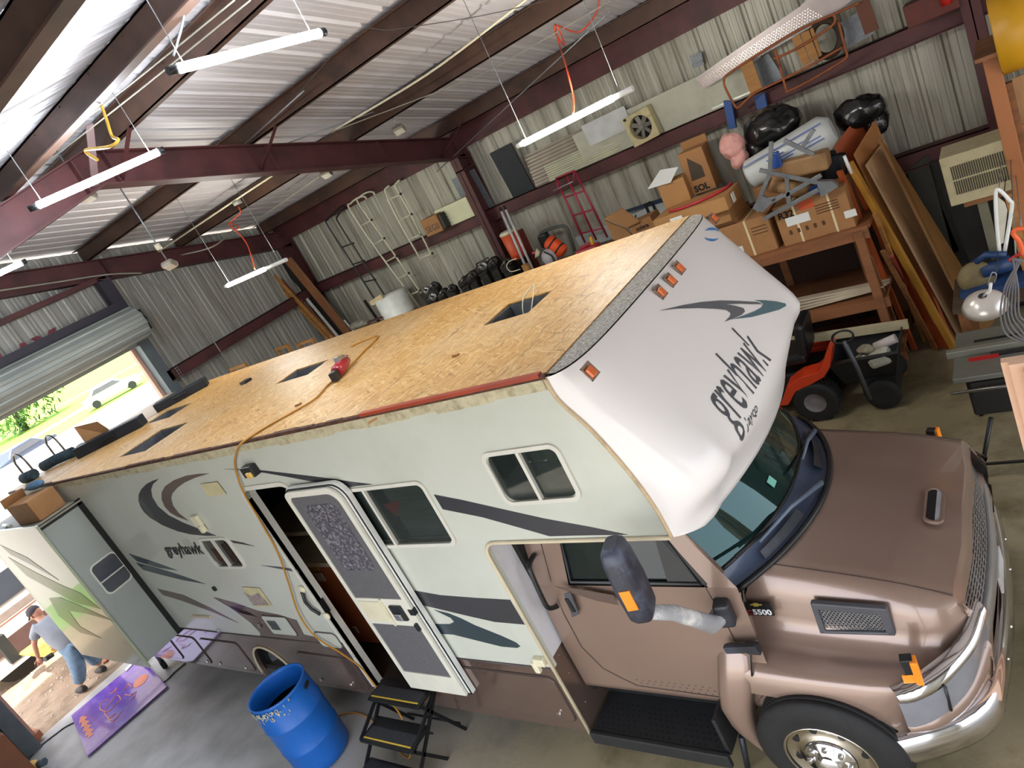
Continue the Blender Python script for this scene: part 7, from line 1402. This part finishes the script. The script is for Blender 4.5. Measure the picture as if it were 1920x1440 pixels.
skin('body', {'hip': (hip, .1), 'wa': (wa_, .11), 'ch': (ch, .13), 'nk': (nk, .055), 'hd': (hd_, .075), 'shl': (shl, .06), 'ell': (ell, .042), 'hal': (hal, .03), 'shr': (shr, .06), 'elr': (elr, .042), 'har': (har, .03), 'hl': (hl_, .09), 'kl': (kl, .06), 'al': (al, .045), 'hr': (hr_, .09), 'kr': (kr, .06), 'ar': (ar, .045)},
     [('hip', 'wa'), ('wa', 'ch'), ('ch', 'nk'), ('nk', 'hd'), ('ch', 'shl'), ('shl', 'ell'), ('ell', 'hal'), ('ch', 'shr'), ('shr', 'elr'), ('elr', 'har'), ('hip', 'hl'), ('hl', 'kl'), ('kl', 'al'), ('hip', 'hr'), ('hr', 'kr'), ('kr', 'ar')], sk, pm_)
d = (hal - ell).normalized(); s_ = d.cross(V(0, 0, 1)).normalized()
for H, E_ in ((hal, ell), (har, elr)):
    d = (H - E_).normalized(); s_ = d.cross(V(1, 0, 0)).normalized(); m = MB().sphere(H + d * .04, .04, (.6, 1, 1.2), M=d.to_track_quat('Z', 'Y').to_matrix())
    for i in range(4): b0 = H + d * .07 + s_ * (.03 - .02 * i); m.tube([b0, b0 + d * .035, b0 + d * .055 + V(-.015, 0, -.015)], [.009, .009, .007], 6)
    b0 = H + d * .03 + s_ * .04; m.tube([b0, b0 + s_ * .02 + d * .02, b0 + s_ * .025 + d * .045], [.01, .009, .008], 6); build('hand', m, sk, pm_)
skin('jeans', {'hip': (hip + V(0, 0, -.02), .16), 'hl': (hl_, .14), 'kl': (kl, .11), 'al': (al + V(0, 0, .03), .085), 'hr': (hr_, .14), 'kr': (kr, .11), 'ar': (ar + V(0, 0, .03), .085)}, [('hip', 'hl'), ('hl', 'kl'), ('kl', 'al'), ('hip', 'hr'), ('hr', 'kr'), ('kr', 'ar')], jn, pm_)
skin('t_shirt', {'hip': (hip.lerp(wa_, .1), (.19, .2)), 'wa': (wa_, (.2, .21)), 'ch': (ch, (.2, .22)), 'nk': (ch.lerp(nk, .7), .09), 'shl': (shl, .095), 'el': (shl.lerp(ell, .75), .085), 'shr': (shr, .095), 'er': (shr.lerp(elr, .7), .085)}, [('hip', 'wa'), ('wa', 'ch'), ('ch', 'nk'), ('ch', 'shl'), ('shl', 'el'), ('ch', 'shr'), ('shr', 'er')], ts2, pm_)
hc = hd_; fwd = V(-.75, -.35, -.55).normalized(); q = fwd.to_track_quat('X', 'Z').to_matrix()
m = MB().sphere(hc, .1, (1.08, .82, 1.12), M=q); m.sphere(hc + q @ V(.105, 0, -.02), .02, (1, .7, 1.1)); m.sphere(hc + q @ V(0, .085, -.01), .022, (1, .4, 1.4)); m.sphere(hc + q @ V(0, -.085, -.01), .022, (1, .4, 1.4)); build('head', m, sk, pm_)
for s in (-1, 1): build('eye', MB().sphere(hc + q @ V(.095, .032 * s, .015), .012), white, pm_)
build('mouth', MB().sphere(hc + q @ V(.095, 0, -.06), .018, (.4, 1, .25)), mat('lip_tone', '#8f5248', .6), pm_)
build('cap', MB().lathe([(0, .115), (.06, .1), (.095, .05), (.1, .0), (.094, -.01)], hc + q @ V(-.01, 0, .02), q @ V(-.15, 0, 1), 20).add([hc + q @ V(.07, -.07, .04), hc + q @ V(.17, -.05, .03), hc + q @ V(.17, .05, .03), hc + q @ V(.07, .07, .04)], [(0, 1, 2, 3)]), mat('cap_dark', '#4a4248', .8, 0, .15), pm_)
for A_ in (al, ar): build('shoe', MB().tube([V(A_.x + .08, A_.y, GZ + .06), V(A_.x, A_.y, GZ + .06), V(A_.x - .1, A_.y - .03, GZ + .045), V(A_.x - .18, A_.y - .05, GZ + .035)], [.04, .055, .048, .03], 10), mat('shoe_dark', '#3a332f', .7), pm_)
p = hal + V(-.06, .06, -.1); one('hand_tool', MB().cyl(p, p + V(-.05, .12, -.03), .04, 12), black, 'small black power tool in the hand of the bending man', 'tool')
